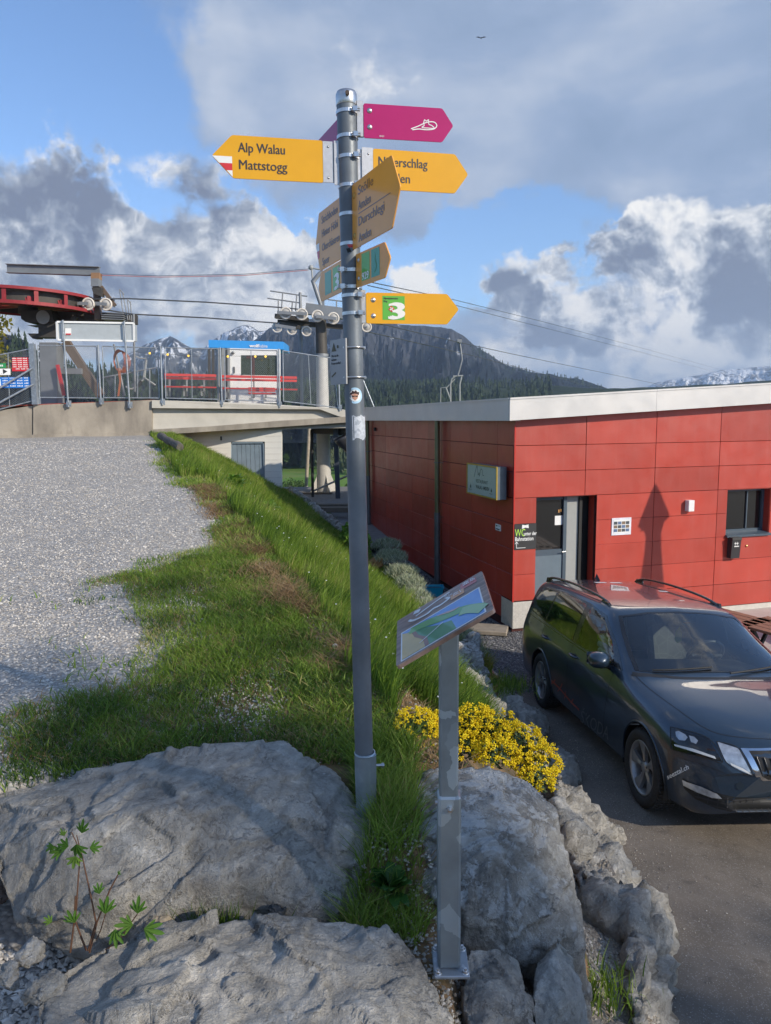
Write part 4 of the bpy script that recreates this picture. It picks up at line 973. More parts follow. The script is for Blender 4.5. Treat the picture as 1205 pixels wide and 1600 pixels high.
pole_patch('glasses_print', [(-.011, zc - .0), (-.009, zc - .005), (-.001, zc - .005), (.002, zc - .002), (.005, zc - .005), (.012, zc - .005), (.014, zc - .0)], M_INK, .0375, rs_)
zt = at(556, 668, 2.79).z
tp = []
for i in range(19): tp.append((-.052 + .104 * i / 18, zt + .044 + .004 * math.sin(i * 1.1) - .004 * (i % 5 == 2)))
for i in range(19): tp.append((.052 - .104 * i / 18, zt - .044 + .005 * math.sin(i * .9 + 1) + .003 * (i % 4 == 1)))
ts = pole_patch('torn_sticker', tp, mat('torn_white_film', (.55, .58, .62), .5, var=.3, vscale=40, col2=(.30, .33, .37), c2=(.55, .62)), .0369, n=10); ts['label'] = 'torn off white sticker'
za = at(541, 385, 2.79).z
pole_patch('small_sticker', [(-.012, za + .008), (.0, za + .018), (.016, za + .014), (.012, za - .002), (-.004, za - .004)], M_SRED, .0370)
pole_patch('small_sticker', [(-.016, za - .006), (-.002, za - .004), (.004, za - .018), (-.010, za - .022)], M_INK, .0370)

# ================================================================== INFO BOARD
ib = empty('information_board', (.2, 2.205, 1.72), 'slanted picture board numbered 13 on a square galvanised post', 'information board')
PX, PY = .2, 2.205
b = MB(); b.bevbox((PX, PY, 1.728), (.115, .135, .012), .003); b.build('base_plate', M_GALV, ib)
for sx in (-1, 1):
    for sy in (-1, 1):
        b = MB(); c = Vector((PX + sx * .044, PY + sy * .052, 1.734)); b.cyl(c, c + UP * .008, .0095, n=6, smooth=False); b.cyl(c, c + UP * .016, .005, n=8); b.lathe([(.0001, .0), (.012, .001), (.012, 0)], c, UP, 12); b.build('bolt', M_STEEL, ib)
b = MB(); b.bevbox((PX - .006, PY, 2.027), (.072, .072, .590), .008); b.build('sleeve', M_GALVP, ib)
b = MB(); b.bevbox((PX - .008, PY, 2.55), (.0585, .0585, .62), .006); b.build('post', galv('spangled_post', (.24, .28, .30), .5, .42, .75, 17), ib)
b = MB(); b.torus((PX - .006, PY, 2.321), .043, .004, n=4); 
b = MB(); c = Vector((PX - .006, PY - .036, 2.285)); b.cyl(c, c - Vector((0, .012, 0)), .009, n=6, smooth=False); b.cyl(c, c - Vector((0, .02, 0)), .005, n=8); c2_ = c + Vector((-.036, .03, .005)); b.cyl(c2_, c2_ - Vector((.008, 0, 0)), .006, n=6, smooth=False); b.build('bolt', M_STEEL, ib)
A = Vector((.035, 2.33, 2.846)); Bc = Vector((.026, 2.00, 2.806)); Cc = Vector((.320, 2.00, 2.980)); Dc = Vector((.309, 2.33, 3.010))
Cc = Bc + (Dc - A)
ux = (Bc - A).normalized(); uy = (Dc - A); nb_ = ux.cross(uy).normalized()
if nb_.z < 0: nb_ = -nb_
w_ = (Bc - A).length; h_ = (Dc - A).length; uy = uy.normalized()
def BP(u, v, o=.0): return A + ux * (u * w_) + uy * (v * h_) + nb_ * o        # u: reader's left to right, v: up
M_WOODP = mat('printed_wood', (.22, .135, .10), .4, var=.1, vscale=4, coat=.2, coatr=.15,
              extra=lambda q, tc, c: q.mix(q.rng(q.noise(q.vec('MULTIPLY', tc, (3, 26, 3)), 2.0, 7, .65), .35, .66), tuple(k * .55 for k in (.20, .13, .10)), (.38, .25, .19)))
def bprint(name, pts, m, o, parent):
    mb = MB(); mb.add([BP(p[0], p[1], o) for p in pts], [tuple(range(len(pts)))]); return mb.build(name, m, parent)
mb = MB()
rc = []
for (cu, cv, a0) in ((.03, .03, 180), (.97, .03, 270), (.97, .97, 0), (.03, .97, 90)):
    for k in range(4):
        a = R_(a0 + 30 * k); rc.append((cu + .03 * math.cos(a), cv + .03 * math.sin(a)))
mb.prism([BP(p[0], p[1], 0) for p in rc], -nb_ * .012); bd = mb.build('panel', M_WOODP, ib)
b = MB(); b.prism([BP(.2, .35, -.013), BP(.8, .35, -.013), BP(.8, .65, -.013), BP(.2, .65, -.013)], -nb_ * .006); b.build('fixing_plate', M_GALV, ib)
for v in (.34, .67): 
    mb = MB(); mb.add([BP(.0, v, .0004), BP(1, v + .001, .0004), BP(1, v + .006, .0004), BP(0, v + .005, .0004)], [(0, 1, 2, 3)])
    for k in (): pass
P_BLUE = mat('print_sky', (.10, .28, .62), .35, var=.08, vscale=3, coat=.5, col2=(.26, .45, .72)); P_GR = mat('print_green', (.12, .36, .10), .35, var=.1, coat=.5); P_GR2 = mat('print_deep_green', (.06, .25, .10), .35, var=.08, coat=.5)
P_SAND = mat('print_sand', (.55, .38, .12), .35, coat=.5); P_BRN = mat('print_brown', (.25, .10, .05), .35, coat=.5); P_LG = mat('print_pale_green', (.30, .50, .22), .35, coat=.5)
fp = bprint('picture', [(.36, .05), (.97, .05), (.97, .93), (.36, .93)], M_SWHITE, .0006, bd)
# landscape drawn with its top at the reader's far side: s runs along the board, t across it
X_ = lambda s, t: (.38 + .57 * t, .065 + .85 * s)       # s 0..1 up the slope of the board, t 0..1 towards the reader's right
bprint('sky_print', [X_(0, 0), X_(0, 1), X_(1, 1), X_(1, 0)], P_BLUE, .0010, fp)
cv = [X_(s, .34 + .10 * math.sin(s * 7)) for s in np.linspace(0, .74, 16)] + [X_(.74, 1), X_(0, 1)]
bprint('meadow_print', [X_(0, .10), X_(.12, .12), X_(.3, .30), X_(.45, .50), X_(.62, .62), X_(.66, 1), X_(0, 1)], P_GR2, .0013, fp)
bprint('sand_print', [X_(0, .04), X_(.12, .2), X_(.16, .45), X_(.26, .7), X_(.28, 1), X_(0, 1)], P_SAND, .0016, fp)
bprint('earth_print', [X_(.12, .2), X_(.17, .22), X_(.21, .45), X_(.31, .7), X_(.33, 1), X_(.28, 1), X_(.26, .7), X_(.16, .45)], P_BRN, .0018, fp)
mb = MB(); FBd = Matrix.Identity(4)
for i in range(3):
    FBd[i][0] = uy[i]; FBd[i][1] = ux[i]; FBd[i][2] = nb_[i]; FBd[i][3] = BP(0, 0, 0)[i]
def S2(s, t): u, v = X_(s, t); return (v * h_, u * w_)
mb.add(*ribbon([S2(*p) for p in smooth([(.10, .12), (.30, .18), (.50, .30), (.66, .40), (.80, .50), (1.0, .78)])], [.05 - .001 * abs(i - 12) for i in range(31)], FBd, .0020)); mb.build('tube_print', P_GR, fp)
mb = MB(); mb.add(*ribbon([S2(*p) for p in smooth([(.74, .52), (.86, .62), (1.0, .88)])], .045, FBd, .0022)); mb.build('tube_mouth_print', P_LG, fp)
mb = MB(); mb.add(*ribbon([S2(*p) for p in smooth([(.46, .16), (.55, .22), (.66, .30), (.74, .30)])], [.004 + .0010 * min(i, 18 - i) for i in range(19)], FBd, .0026)); mb.build('figure_print', mat('print_skin', (.60, .38, .28), .35, coat=.5), fp)
mb = MB(); mb.add(*ribbon([S2(*p) for p in ((.22, .78), (.52, .52))], .004, FBd, .0026)); mb.build('line_print', M_SWHITE, fp)
# the white figure 13 and the ribbons of small print
mb = MB(); W13 = lambda pts, w: mb.add(*ribbon([(p[1] * h_, p[0] * w_) for p in pts], w, FBd, .0012))
W13(smooth([(.17, .22), (.10, .44), (.07, .62)][0:3]), .008)
mb2 = [(.10, .30), (.13, .62)]
W13(smooth([(.17, .14), (.24, .20), (.27, .34), (.235, .42), (.25, .50), (.21, .60), (.16, .57)]), .011)
W13([(.06, .20), (.085, .27)], .022); mb.build('number_print', M_SWHITE, bd)
bprint('red_tag', [(.05, .74), (.19, .74), (.20, .92), (.06, .92)], mat('print_red', (.45, .06, .05), .35, coat=.5), .0010, bd)
bprint('orange_tag', [(.17, .62), (.29, .62), (.29, .77), (.17, .77)], mat('print_orange', (.60, .26, .08), .35, coat=.5), .0012, bd)
def scribble(parent, M, u, v, w, h, m, o=.0014, n=None):
    """a line of print too small to read: short upright strokes"""
    mb = MB(); n = n or max(int(w / (h * .55)), 3)
    for i in range(n):
        if i % 5 == 4: continue
        x = u + w * (i + .5) / n; hh = h * (1.0 if (i * 7) % 3 else .7)
        mb.add([M @ Vector((x - w / n * .32, v, o)), M @ Vector((x + w / n * .32, v, o)), M @ Vector((x + w / n * .32, v + hh, o)), M @ Vector((x - w / n * .32, v + hh, o))], [(0, 1, 2, 3)])
    return mb.build('small_print', m, parent)
for (u, v, w, h) in ((.09, .77, .04, .010), (.13, .77, .045, .010), (.20, .65, .028, .008), (.24, .65, .03, .008), (.13, .55, .02, .006), (.17, .55, .03, .006)):
    p = BP(u, v, .0016); MT = Matrix(((uy[0], -ux[0], nb_[0], p[0]), (uy[1], -ux[1], nb_[1], p[1]), (uy[2], -ux[2], nb_[2], p[2]), (0, 0, 0, 1)))
    scribble(bd, MT, 0, 0, w, h, M_SWHITE)

# ================================================================== LIFT STATION
M_CONC = mat('weathered_concrete', (.33, .29, .235), .9, var=.22, vscale=1.2, bump=.35, bscale=90, bdist=.006,
             extra=lambda q, tc, c: q.mix(q.rng(q.noise(q.vec('MULTIPLY', tc, (1.2, 1.2, .35)), 1.6, 7, .65), .44, .70, 0, .75), c, (.15, .13, .11)))
M_CONCW = mat('pale_concrete_band', (.50, .47, .41), .9, var=.12, vscale=1.5, bump=.2, bscale=90)
M_WALLW = mat('white_painted_block', (.74, .72, .66), .8, var=.06, vscale=1, bump=.1, bscale=60)
M_DOORG = mat('grey_blue_boards', (.20, .26, .31), .6, var=.12, vscale=4)
M_LREDM = mat('red_lift_steel', (.30, .030, .035), .5, .1, var=.15, vscale=3)
M_RSLAT = mat('red_slat_paint', (.62, .045, .04), .45, var=.08)
M_LSTEEL = mat('grey_lift_steel', (.25, .26, .27), .55, .3, var=.15, vscale=2)
M_DSTEEL = mat('dark_lift_steel', (.075, .068, .06), .6, .3, var=.2, vscale=3)
M_BROWN = mat('brown_primed_steel', (.16, .115, .085), .65, .1, var=.15)
M_CABLE = mat('steel_cable', (.09, .095, .10), .5, .5, var=0)
M_RUBBER = mat('pale_sheave_ring', (.70, .64, .56), .6, var=.08)
M_BLUEP = mat('blue_kiosk_paint', (.03, .28, .68), .45, var=.04)
def yw(px): return 21.0 + (px / 545.0) * 2.6       # depth of the platform edge
def W(px, py, dy=0.0): return at(px, py, yw(px) + dy)

plat = empty('lift_platform', W(237, 680), 'concrete lift platform with a slab bridging towards the restaurant roof', 'platform')
def cprism(name, px, m, d=3.0, o=0.0, parent=None, dd=None):
    mb = MB(); pts = [W(*p, o) for p in px]; mb.prism(pts, dd or Vector((0, d, 0))); return mb.build(name, m, parent)
cprism('concrete_panel', [(52, 633), (237, 625), (237, 700), (52, 705)], M_CONC, 5, 0, plat)
cprism('concrete_panel', [(-70, 650), (-20, 644), (51, 634), (51, 705), (-70, 710)], M_CONC, 5, .05, plat)
cprism('footing_strip', [(-70, 681), (0, 680), (237, 676), (237, 720), (-70, 720)], M_CONC, .4, -.06, plat)
# slab: upper beam, recessed web, lower beam with the chamfered end
cprism('upper_beam', [(237.5, 625), (400, 630), (530, 638.5), (545, 643), (545, 654), (528, 650), (500, 639.5), (400, 639), (237.5, 637.5)], M_CONCW, 4.0, -.10, plat)
cprism('web', [(237.5, 636), (500, 638), (560, 655), (560, 668), (237.5, 676)], M_CONCW, 3.8, .12, plat)
cprism('lower_beam', [(237.5, 671), (330, 666), (440, 657), (540, 651), (556, 651), (556, 659), (445, 667), (330, 674), (237.5, 680)], M_CONC, 4.2, -.14, plat)
cprism('side_ramp', [(540, 655), (620, 668), (620, 682), (540, 664)], M_CONC, 3.0, .6, plat)
mb = MB(); a, b_ = W(-60, 634), W(540, 641); mb.prism([W(-60, 636, .1), W(237, 624.5, .1), W(237, 626, .1), W(-60, 638, .1)], (0, 4.5, 0)); mb.build('deck', mat('red_rubber_deck', (.30, .06, .04), .8), plat)
# log on the gravel edge
lg = MB(); a = Vector((-6.1, 20.35, 3.10)); c = Vector((-4.95, 18.1, 2.86))
a = atz(250, 681, 3.12); c = atz(281, 698, 2.93); lg.smooth = True
pts = [a.lerp(c, i / 8) + Vector((rng.uniform(-.02, .02), 0, rng.uniform(-.02, .02))) for i in range(9)]
lg.tube(pts, [.085 + .012 * math.sin(i * 2) for i in range(9)], 10); o = lg.build('log', mat('grey_bark', (.13, .115, .095), .95, var=.4, vscale=12, bump=1, bscale=30, bdist=.02)); tag(o, 'weathered log lying across the end of the gravel yard', 'log')

# utility building under the slab
ub = empty('utility_building', at(380, 760, 23.5), 'white painted block building with grey double door under the platform slab', 'building')
YB = 23.2
def B(px, py, dy=0): return at(px, py, YB + dy)
DX0, DX1 = 361, 414
for (x0, x1, y0, y1) in ((255, DX0, 655, 800), (DX1, 440, 655, 800), (DX0, DX1, 655, 690)):
    mb = MB(); mb.prism([B(x0, y0), B(x1, y0), B(x1, y1), B(x0, y1)], (0, .2, 0)); mb.build('wall', M_WALLW, ub)
mb = MB(); p, q_ = B(440, 655), B(440, 800); dv = Vector((p.x * .16 - .10, p.y * .16, 0)); e_ = Vector((-.002, .205, 0)); mb.prism([p + e_, p + dv + e_, q_ + dv + e_, q_ + e_], (-.2, 0, 0)); mb.build('side_wall', M_WALLW, ub)
mj = mat('mortar_beige', (.60, .58, .53), .9)  # joints slightly darker than the block paint
mb = MB()
for k in range(14):
    y = 672 + k * 9.3
    if B(0, y).z < 1.2: break
    for (x0, x1) in ((262, 360), (415, 440)): mb.beam(B(x0, y) - Vector((0, .002, 0)), B(x1, y) - Vector((0, .002, 0)), .008, .012)
mb.build('block_joints', mj, ub)['kind'] = 'stuff'
zt_, zb_ = B(387, 690.5).z, B(387, 780).z
mb = MB(); xa, xb = B(DX0, 720).x, B(DX1, 720).x
for (x0, x1, z0, z1) in ((xa, xa + .05, zb_, zt_), (xb - .05, xb, zb_, zt_), (xa, xb, zt_ - .05, zt_)): mb.box(((x0 + x1) / 2, YB + .06, (z0 + z1) / 2), (x1 - x0, .08, z1 - z0))
du_ = mb.build('door', M_DOORG, ub)
nb2 = 7
for i in range(nb2):
    mb = MB(); w = (xb - xa - .1) / nb2; mb.bevbox((xa + .05 + w * (i + .5), YB + .08, (zt_ - .05 + zb_) / 2), (w - .01, .03, zt_ - .05 - zb_), .004); mb.build('board', M_DOORG, du_)
mb = MB(); mb.box((B(346, 685).x, YB - .03, B(346, 685).z), (.04, .05, .12)); mb.build('hook', M_INK, ub)

# fence panels on the platform edge
M_MESH = mat('chain_link_wire', (.22, .24, .25), .5, .5, var=0)
def mesh_fill(mb, tl, tr_, br, bl, n, wd=.0038):
    """chain link: two families of diagonals clipped to the panel (bilinear)"""
    tl, tr_, br, bl = map(Vector, (tl, tr_, br, bl)); wdt = (tr_ - tl).length; hgt = (tl - bl).length; st = wdt / n; m_ = hgt / st
    def P(u, v): return tl.lerp(tr_, u / wdt).lerp(bl.lerp(br, u / wdt), v / hgt)
    for sgn in (1, -1):
        k = -int(m_) - 1
        while k <= n + int(m_) + 1:
            u0 = k * st; pts = []
            # line u = u0 + sgn*v
            v0, v1 = 0.0, hgt
            if sgn > 0: v0 = max(v0, -u0); v1 = min(v1, wdt - u0)
            else: v0 = max(v0, u0 - wdt); v1 = min(v1, u0)
            if v1 - v0 > .02:
                a, b_ = P(u0 + sgn * v0, v0), P(u0 + sgn * v1, v1); mb.beam(a, b_, wd, wd)
            k += 1
def panel(tl, tr_, br, bl, label, n=26, r=.017, mids=0, midpx=None):
    e = empty('mesh_fence', bl, label, 'fence', 'mesh fence panels round the lift platform')
    mb = MB(); 
    for a, b_ in ((tl, tr_), (tr_, br), (br, bl), (bl, tl)): mb.cyl(a, b_, r, n=8)
    mb.build('frame', M_GALV, e)
    mb = MB(); mesh_fill(mb, tl, tr_, br, bl, n); mb.build('wire_mesh', M_MESH, e)['kind'] = 'stuff'
    for i in range(mids):
        f = (i + 1) / (mids + 1); mb = MB(); mb.cyl(Vector(tl).lerp(Vector(tr_), f), Vector(bl).lerp(Vector(br), f), r * .7, n=8); mb.build('upright', M_GALV, e)
    return e
def fpost(x0, y0, x1, y1, label, w=.05, sq=False, dy=-.12, foot=True, group='fence posts on the platform edge'):
    a, c = W(x0, y0, dy), W(x1, y1, dy); e = empty('fence_post', c, label, 'post', group)
    mb = MB()
    if sq: mb.beam(a, c, w * 1.6, w * 1.6, (0, 1, 0))
    else: mb.cyl(a, c, w * .55, n=10)
    mb.build('tube', M_GALV, e)
    if foot: mb = MB(); mb.box(c + Vector((0, .04, .10)), (w * 2.8, .03, .18)); mb.box(c + Vector((0, -.0, .10)), (w * 1.6, .06, .08)); mb.build('foot_plate', M_GALV, e)
    return e
def Q(a): return W(a[0], a[1], -.02)
panel(Q((59, 539.5)), Q((151, 541)), Q((153, 622)), Q((62, 621)), 'mesh fence panel in front of the grey lift column', 30)
panel(Q((160, 541)), Q((247, 543.5)), Q((249, 622)), Q((162, 621.5)), 'mesh fence panel with the parked lift chair behind it', 28)
panel(Q((258, 543)), Q((340, 545)), Q((341, 624)), Q((259, 622)), 'mesh fence panel in front of the left half of the red benches', 26, mids=1)
panel(Q((351, 545.5)), Q((433, 548)), Q((434, 627)), Q((352, 625)), 'mesh fence panel in front of the white kiosk', 26, mids=1)
panel(Q((442, 548)), Q((521, 560)), Q((528, 637)), Q((443, 627)), 'descending mesh fence panel right of the kiosk', 26, mids=1)
panel(Q((-60, 566)), Q((48, 545)), Q((52, 626)), Q((-60, 655)), 'sloping mesh fence panel beside the left steps', 32, mids=2)
fpost(50, 537, 56, 632, 'thick square fence post at the bend of the platform fence', .09, True, -.05)
fpost(98, 500, 107, 636, 'left of the two tall posts that carry the grey box', .05)
fpost(194, 502, 203, 638, 'right of the two tall posts that carry the grey box', .05)
fpost(153, 539, 158, 632, 'short fence post between the two tall posts', .05)
fpost(251, 541, 254, 633, 'short fence post right of the second tall post', .05)
fpost(344, 543, 347, 635, 'short fence post left of the kiosk', .05)
fpost(435.5, 545, 437, 637, 'short fence post right of the kiosk', .05)
fpost(528, 556, 531, 642, 'last fence post before the signpost', .05)
hr = empty('step_handrail', W(0, 631), 'pair of sloping tube handrails beside the left steps', 'handrail')
for (x0, y0, x1, y1) in ((-30, 624, 51, 575), (-30, 645, 53, 600)): mb = MB(); mb.cyl(W(x0, y0, -.3), W(x1, y1, -.12), .028, n=8); mb.build('rail', M_GALV, hr)
# net beyond the signpost
e = empty('mesh_fence', at(583, 640, 27), 'triangle of mesh fence right of the signpost above the roof edge', 'fence', 'mesh fence panels round the lift platform')
mb = MB(); mesh_fill(mb, at(545, 575, 27), at(566, 590, 27), at(588, 640, 27), at(545, 640, 27), 10); mb.build('wire_mesh', M_MESH, e)['kind'] = 'stuff'
mb = MB(); mb.cyl(at(566, 590, 26.9), at(586, 640, 26.9), .025, n=8); mb.build('frame', M_GALV, e)

# boards on the left fence
def board_sign(x0, y0, x1, y1, m, label, dy=.10, skew=0):
    pts = [W(x0, y0 + skew, dy), W(x1, y0, dy), W(x1, y1, dy), W(x0, y1 + skew, dy)]; mb = MB(); mb.prism(pts, (0, .02, 0)); o = mb.build('fence_sign', m); tag(o, label, 'sign', 'small signs on the left fence')
    return o, frame(pts[3], (pts[2] - pts[3]))
M_SBLUE = mat('sign_blue', (.01, .16, .55), .5, var=.02); M_SRD = mat('sign_red', (.55, .02, .03), .5, var=.02); M_SGN = mat('sign_green', (.02, .25, .08), .5)
o, M = board_sign(19, 558.5, 50, 580, M_SRD, 'red fence sign with five lines of small white print', -.05); M = M @ Matrix.Translation((0, 0, .004))
Lw = (W(50, 570).x - W(19, 570).x)
for i in range(6): scribble(o, M, Lw * (.05 if i else .2), .05 + .058 * i, Lw * .9, .030, M_SWHITE, .004, 16)
o, M = board_sign(-20, 589, 51, 606, M_SBLUE, 'blue fence sign with lines of small white print', -.05, .5)
Lw = W(51, 597).x - W(-20, 597).x
for i in range(4): scribble(o, M, Lw * .36, .04 + .075 * i, Lw * .6, .035, M_SWHITE, .006, 18)
mb = MB(); mb.add([M @ Vector(p) for p in ((Lw * .20, .06, .006), (Lw * .32, .06, .006), (Lw * .32, .25, .006), (Lw * .20, .25, .006))], [(0, 1, 2, 3)]); mb.build('symbol', M_SWHITE, o)
o, M = board_sign(-30, 576, 16, 586, M_WHITE, 'white fence sign with a black t and a black arrow', -.05)
Lw = W(16, 580).x - W(-30, 580).x
fit(o, 't', M, Lw * .70, .04, .05, .14, M_INK, .02) ; mb = MB(); mb.add([M @ Vector(p) for p in ((Lw * .80, .03, .006), (Lw * .96, .10, .006), (Lw * .80, .17, .006))], [(0, 1, 2)]); mb.build('arrow', M_INK, o)
o, M = board_sign(-30, 567.5, 9, 575, M_SGN, 'small green fence sign above the white arrow sign', -.05)
Lw = W(9, 570).x - W(-30, 570).x; scribble(o, M, Lw * .75, .04, Lw * .2, .05, M_SWHITE, .006, 3)

# grey box between the tall posts
e = empty('control_box', W(150, 532), 'long pale grey closed box held between the two tall fence posts', 'box')
mb = MB(); mb.prism([W(90, 504, -.02), W(208, 506, -.02), W(208.5, 532, -.02), W(91, 530.5, -.02)], (0, .35, 0)); mb.build('case', mat('pale_grey_metal', (.42, .45, .46), .4, .2, var=.06), e)
mb = MB()
for a, c in (((89, 503), (209, 505)), ((209, 505), (209.5, 533)), ((209.5, 533), (90, 531)), ((90, 531), (89, 503))): mb.beam(W(*a, -.04), W(*c, -.04), .05, .05, (0, 1, 0))
mb.build('rim', M_WHITE, e)
mb = MB(); mb.prism([W(102, 513, -.03), W(111.5, 513, -.03), W(111.5, 523.5, -.03), W(102, 523.5, -.03)], (0, -.008, 0)); lb2 = mb.build('label_plate', M_WHITE, e)
mb = MB(); mb.prism([W(103, 521, -.045), W(111, 521, -.045), W(111, 523, -.045), W(103, 523, -.045)], (0, -.004, 0)); mb.build('red_line', M_SRD, lb2)

# drive wheel and its frame
YS = 24.6
def S(px, py, dy=0): return at(px, py, YS + dy)
wc_ = S(44, 476); wc_.z += .0; R0 = 2.0
tilt = Vector((.045, -.02, 1)).normalized()
bw = empty('bullwheel', wc_, 'large red cable wheel with spokes above the lift platform', 'lift wheel')
for h0, h1, ro in ((.24, .33, .03), (-.20, -.10, .10)):
    mb = MB(); mb.lathe([(R0 - .05, h0), (R0 + ro, h0), (R0 + ro, h1), (R0 - .05, h1), (R0 - .05, h0)], wc_, tilt, 72, False); mb.build('rim', M_LREDM, bw)
mb = MB(); mb.lathe([(R0 - .22, -.15), (R0 - .20, .28)], wc_, tilt, 64, False); mb.build('dark_gap_sheet', M_DSTEEL, bw)  # dark sheet added for the shaded gap between the rims
for k in range(14):
    a = 2 * math.pi * k / 14; ref = tilt.orthogonal().normalized(); d = ref * math.cos(a) + tilt.cross(ref) * math.sin(a)
    mb = MB(); mb.beam(wc_ + d * (R0 - .02) - tilt * .10, wc_ + d * (R0 - .02) + tilt * .22, .12, .03, d); mb.build('rib', M_LREDM, bw)
mb = MB(); mb.lathe([(.9, .24), (R0 - .1, .30), (R0 - .1, .32), (.5, .28)], wc_, tilt, 48, False); mb.build('cover_plate', M_LREDM, bw)
for k in range(12):
    a = 2 * math.pi * k / 12 + .2; ref = tilt.orthogonal().normalized(); d = ref * math.cos(a) + tilt.cross(ref) * math.sin(a)
    mb = MB(); mb.beam(wc_ + d * .3, wc_ + d * (R0 - .15), .10, .14); mb.beam(wc_ + d * (R0 - .16) - tilt * .12, wc_ + d * (R0 - .30) + tilt * .22, .20, .03); mb.build('spoke', M_LREDM, bw)
mb = MB(); mb.cyl(wc_ - tilt * .3, wc_ + tilt * .3, .30, n=20); mb.build('hub', M_DSTEEL, bw)
st = empty('lift_drive_frame', S(75, 640), 'grey steel column and beam frame that carries the red cable wheel', 'lift frame')
mb = MB(); mb.prism([S(62, 535, -.35), S(88, 535, -.35), S(90, 640, -.35), S(64, 640, -.35)], (0, .55, 0)); mb.build('column', M_LSTEEL, st)
mb = MB(); mb.prism([S(60, 502, -.3), S(89, 502, -.3), S(89, 527, -.3), S(60, 527, -.3)], (0, .5, 0)); mb.prism([S(32, 486, -.4), S(80, 484, -.4), S(84, 503, -.4), S(60, 504, -.4), S(40, 503, -.4), S(33, 498, -.4)], (0, .8, 0)); mb.build('head', M_DSTEEL, st)
mb = MB(); c = S(67, 495.5, -.42); mb.lathe([(.0001, -.0), (.20, 0), (.22, -.01)], c, (0, -1, 0), 20, False); o = mb.build('cover_disc', M_LGREY, st); 
mb = MB(); mb.beam(S(84, 494, .2), S(215, 500, .6), .25, .30); mb.build('beam', M_DSTEEL, st)
mb = MB(); mb.beam(S(118, 494, -.2), S(94, 532, -.2), .10, .16); mb.build('brace', M_DSTEEL, st)
mb = MB(); mb.beam(S(103, 534, .2), S(158, 618, .2), .20, .26); mb.build('diagonal_strut', M_BROWN, st)
mb = MB(); mb.beam(S(88, 580, 0), S(128, 580, 0), .16, .18); mb.build('cross_member', M_LSTEEL, st)
for (x0, y0, x1, y1) in ((42, 508, 60, 509), (43, 521, 61, 528)): mb = MB(); mb.prism([S(x0, y0, -.2), S(x1, y0, -.2), S(x1, y1 + 1, -.2), S(x0 + 8, y1 + 1, -.2)], (0, .3, 0)); mb.build('bracket_arm', M_DSTEEL, st)
mb = MB(); mb.beam(S(90, 570, -.5), S(100, 618, -.5), .09, .09); o = mb.build('red_strut', M_SRD, st)
# mast with crosshead, rail and sheaves
ms = empty('sheave_mast', S(150, 500), 'brown steel mast with two pale sheaves and a long steel rail on top', 'lift mast')
mb = MB(); mb.beam(S(150, 428), S(154, 500), .18, .20); mb.build('mast', M_BROWN, ms)
mb = MB(); mb.beam(S(158, 448), S(180, 478), .10, .12); mb.build('mast_brace', M_BROWN, ms)
mb = MB(); mb.prism([S(142, 435, -.2), S(154, 435, -.2), S(154, 447, -.2), S(142, 447, -.2)], (0, .3, 0)); mb.build('junction_box', M_LSTEEL, ms)
mb = MB(); mb.prism([S(142, 426, -.15), S(155, 426, -.15), S(155, 436, -.15), S(142, 436, -.15)], (0, .25, 0)); mb.build('rail_bracket', mat('rust_orange_bracket', (.30, .17, .09), .7), ms)
mb = MB(); mb.prism([S(143, 449, -.25), S(158, 449, -.25), S(158, 463, -.25), S(146, 459, -.25)], (0, .3, 0)); mb.build('cross_head', M_DSTEEL, ms)
a, c = S(11, 419.5), S(156, 424); mb = MB()
for dz, w_2, h_2 in ((.13, .20, .02), (-.13, .20, .02), (0, .02, .26)): mb.beam(a + UP * dz, c + UP * dz, w_2, h_2)
mb.build('rail', M_LSTEEL, ms)
mb = MB(); mb.beam(S(121, 474, -.25), S(172, 475, -.25), .04, .12); mb.build('sheave_beam', M_LSTEEL, ms)
def sheave(c, r, parent, ax=(0, -1, 0)):
    ax = Vector(ax); mb = MB(); mb.lathe([(r * .72, -.03), (r * .96, -.035), (r, -.02), (r * .93, 0), (r, .02), (r * .96, .035), (r * .72, .03)], c, ax, 26, True, True); o = mb.build('sheave', M_RUBBER, parent)
    mb = MB(); mb.lathe([(r * .78, -.02), (r * .78, .02), (r * .2, .035), (.0001, .035)], c, ax, 20); mb.lathe([(.0001, -.02), (r * .78, -.02)], c, ax, 20); mb.build('disc', mat('sheave_disc', (.42, .40, .37), .6) if 'sheave_disc' not in bpy.data.materials else bpy.data.materials['sheave_disc'], o)
    mb = MB(); mb.cyl(c + ax * .03, c + ax * .08, .03, n=8); mb.build('axle', M_LSTEEL, o)
    return o
for px_, py_ in ((138, 475), (165.5, 475.5)): sheave(S(px_, py_, -.35), .205, ms)
mb = MB(); mb.beam(S(121, 474, -.5), S(138, 474.5, -.5), .02, .10); mb.beam(S(152, 474.5, -.5), S(167, 475.5, -.5), .02, .10); mb.build('link', M_LSTEEL, ms)
# small inspection stairs and rails right of the mast
ir = empty('inspection_ladder', S(190, 500), 'thin ladder rails and service steps right of the sheave mast', 'ladder')
for (x0, y0, x1, y1) in ((187, 452, 194, 500), (192, 458, 200, 500), (199, 466, 203, 500), (204, 471, 206, 502), (187, 452, 194, 460), (199, 466, 205, 476), (178, 465, 180, 480)): mb = MB(); mb.cyl(S(x0, y0), S(x1, y1), .018, n=6); mb.build('rail', M_LSTEEL, ir)
for i in range(4): mb = MB(); mb.beam(S(163, 490 + i * 3.2), S(196, 491 + i * 3.2), .5, .03); mb.build('tread', M_LSTEEL, ir)
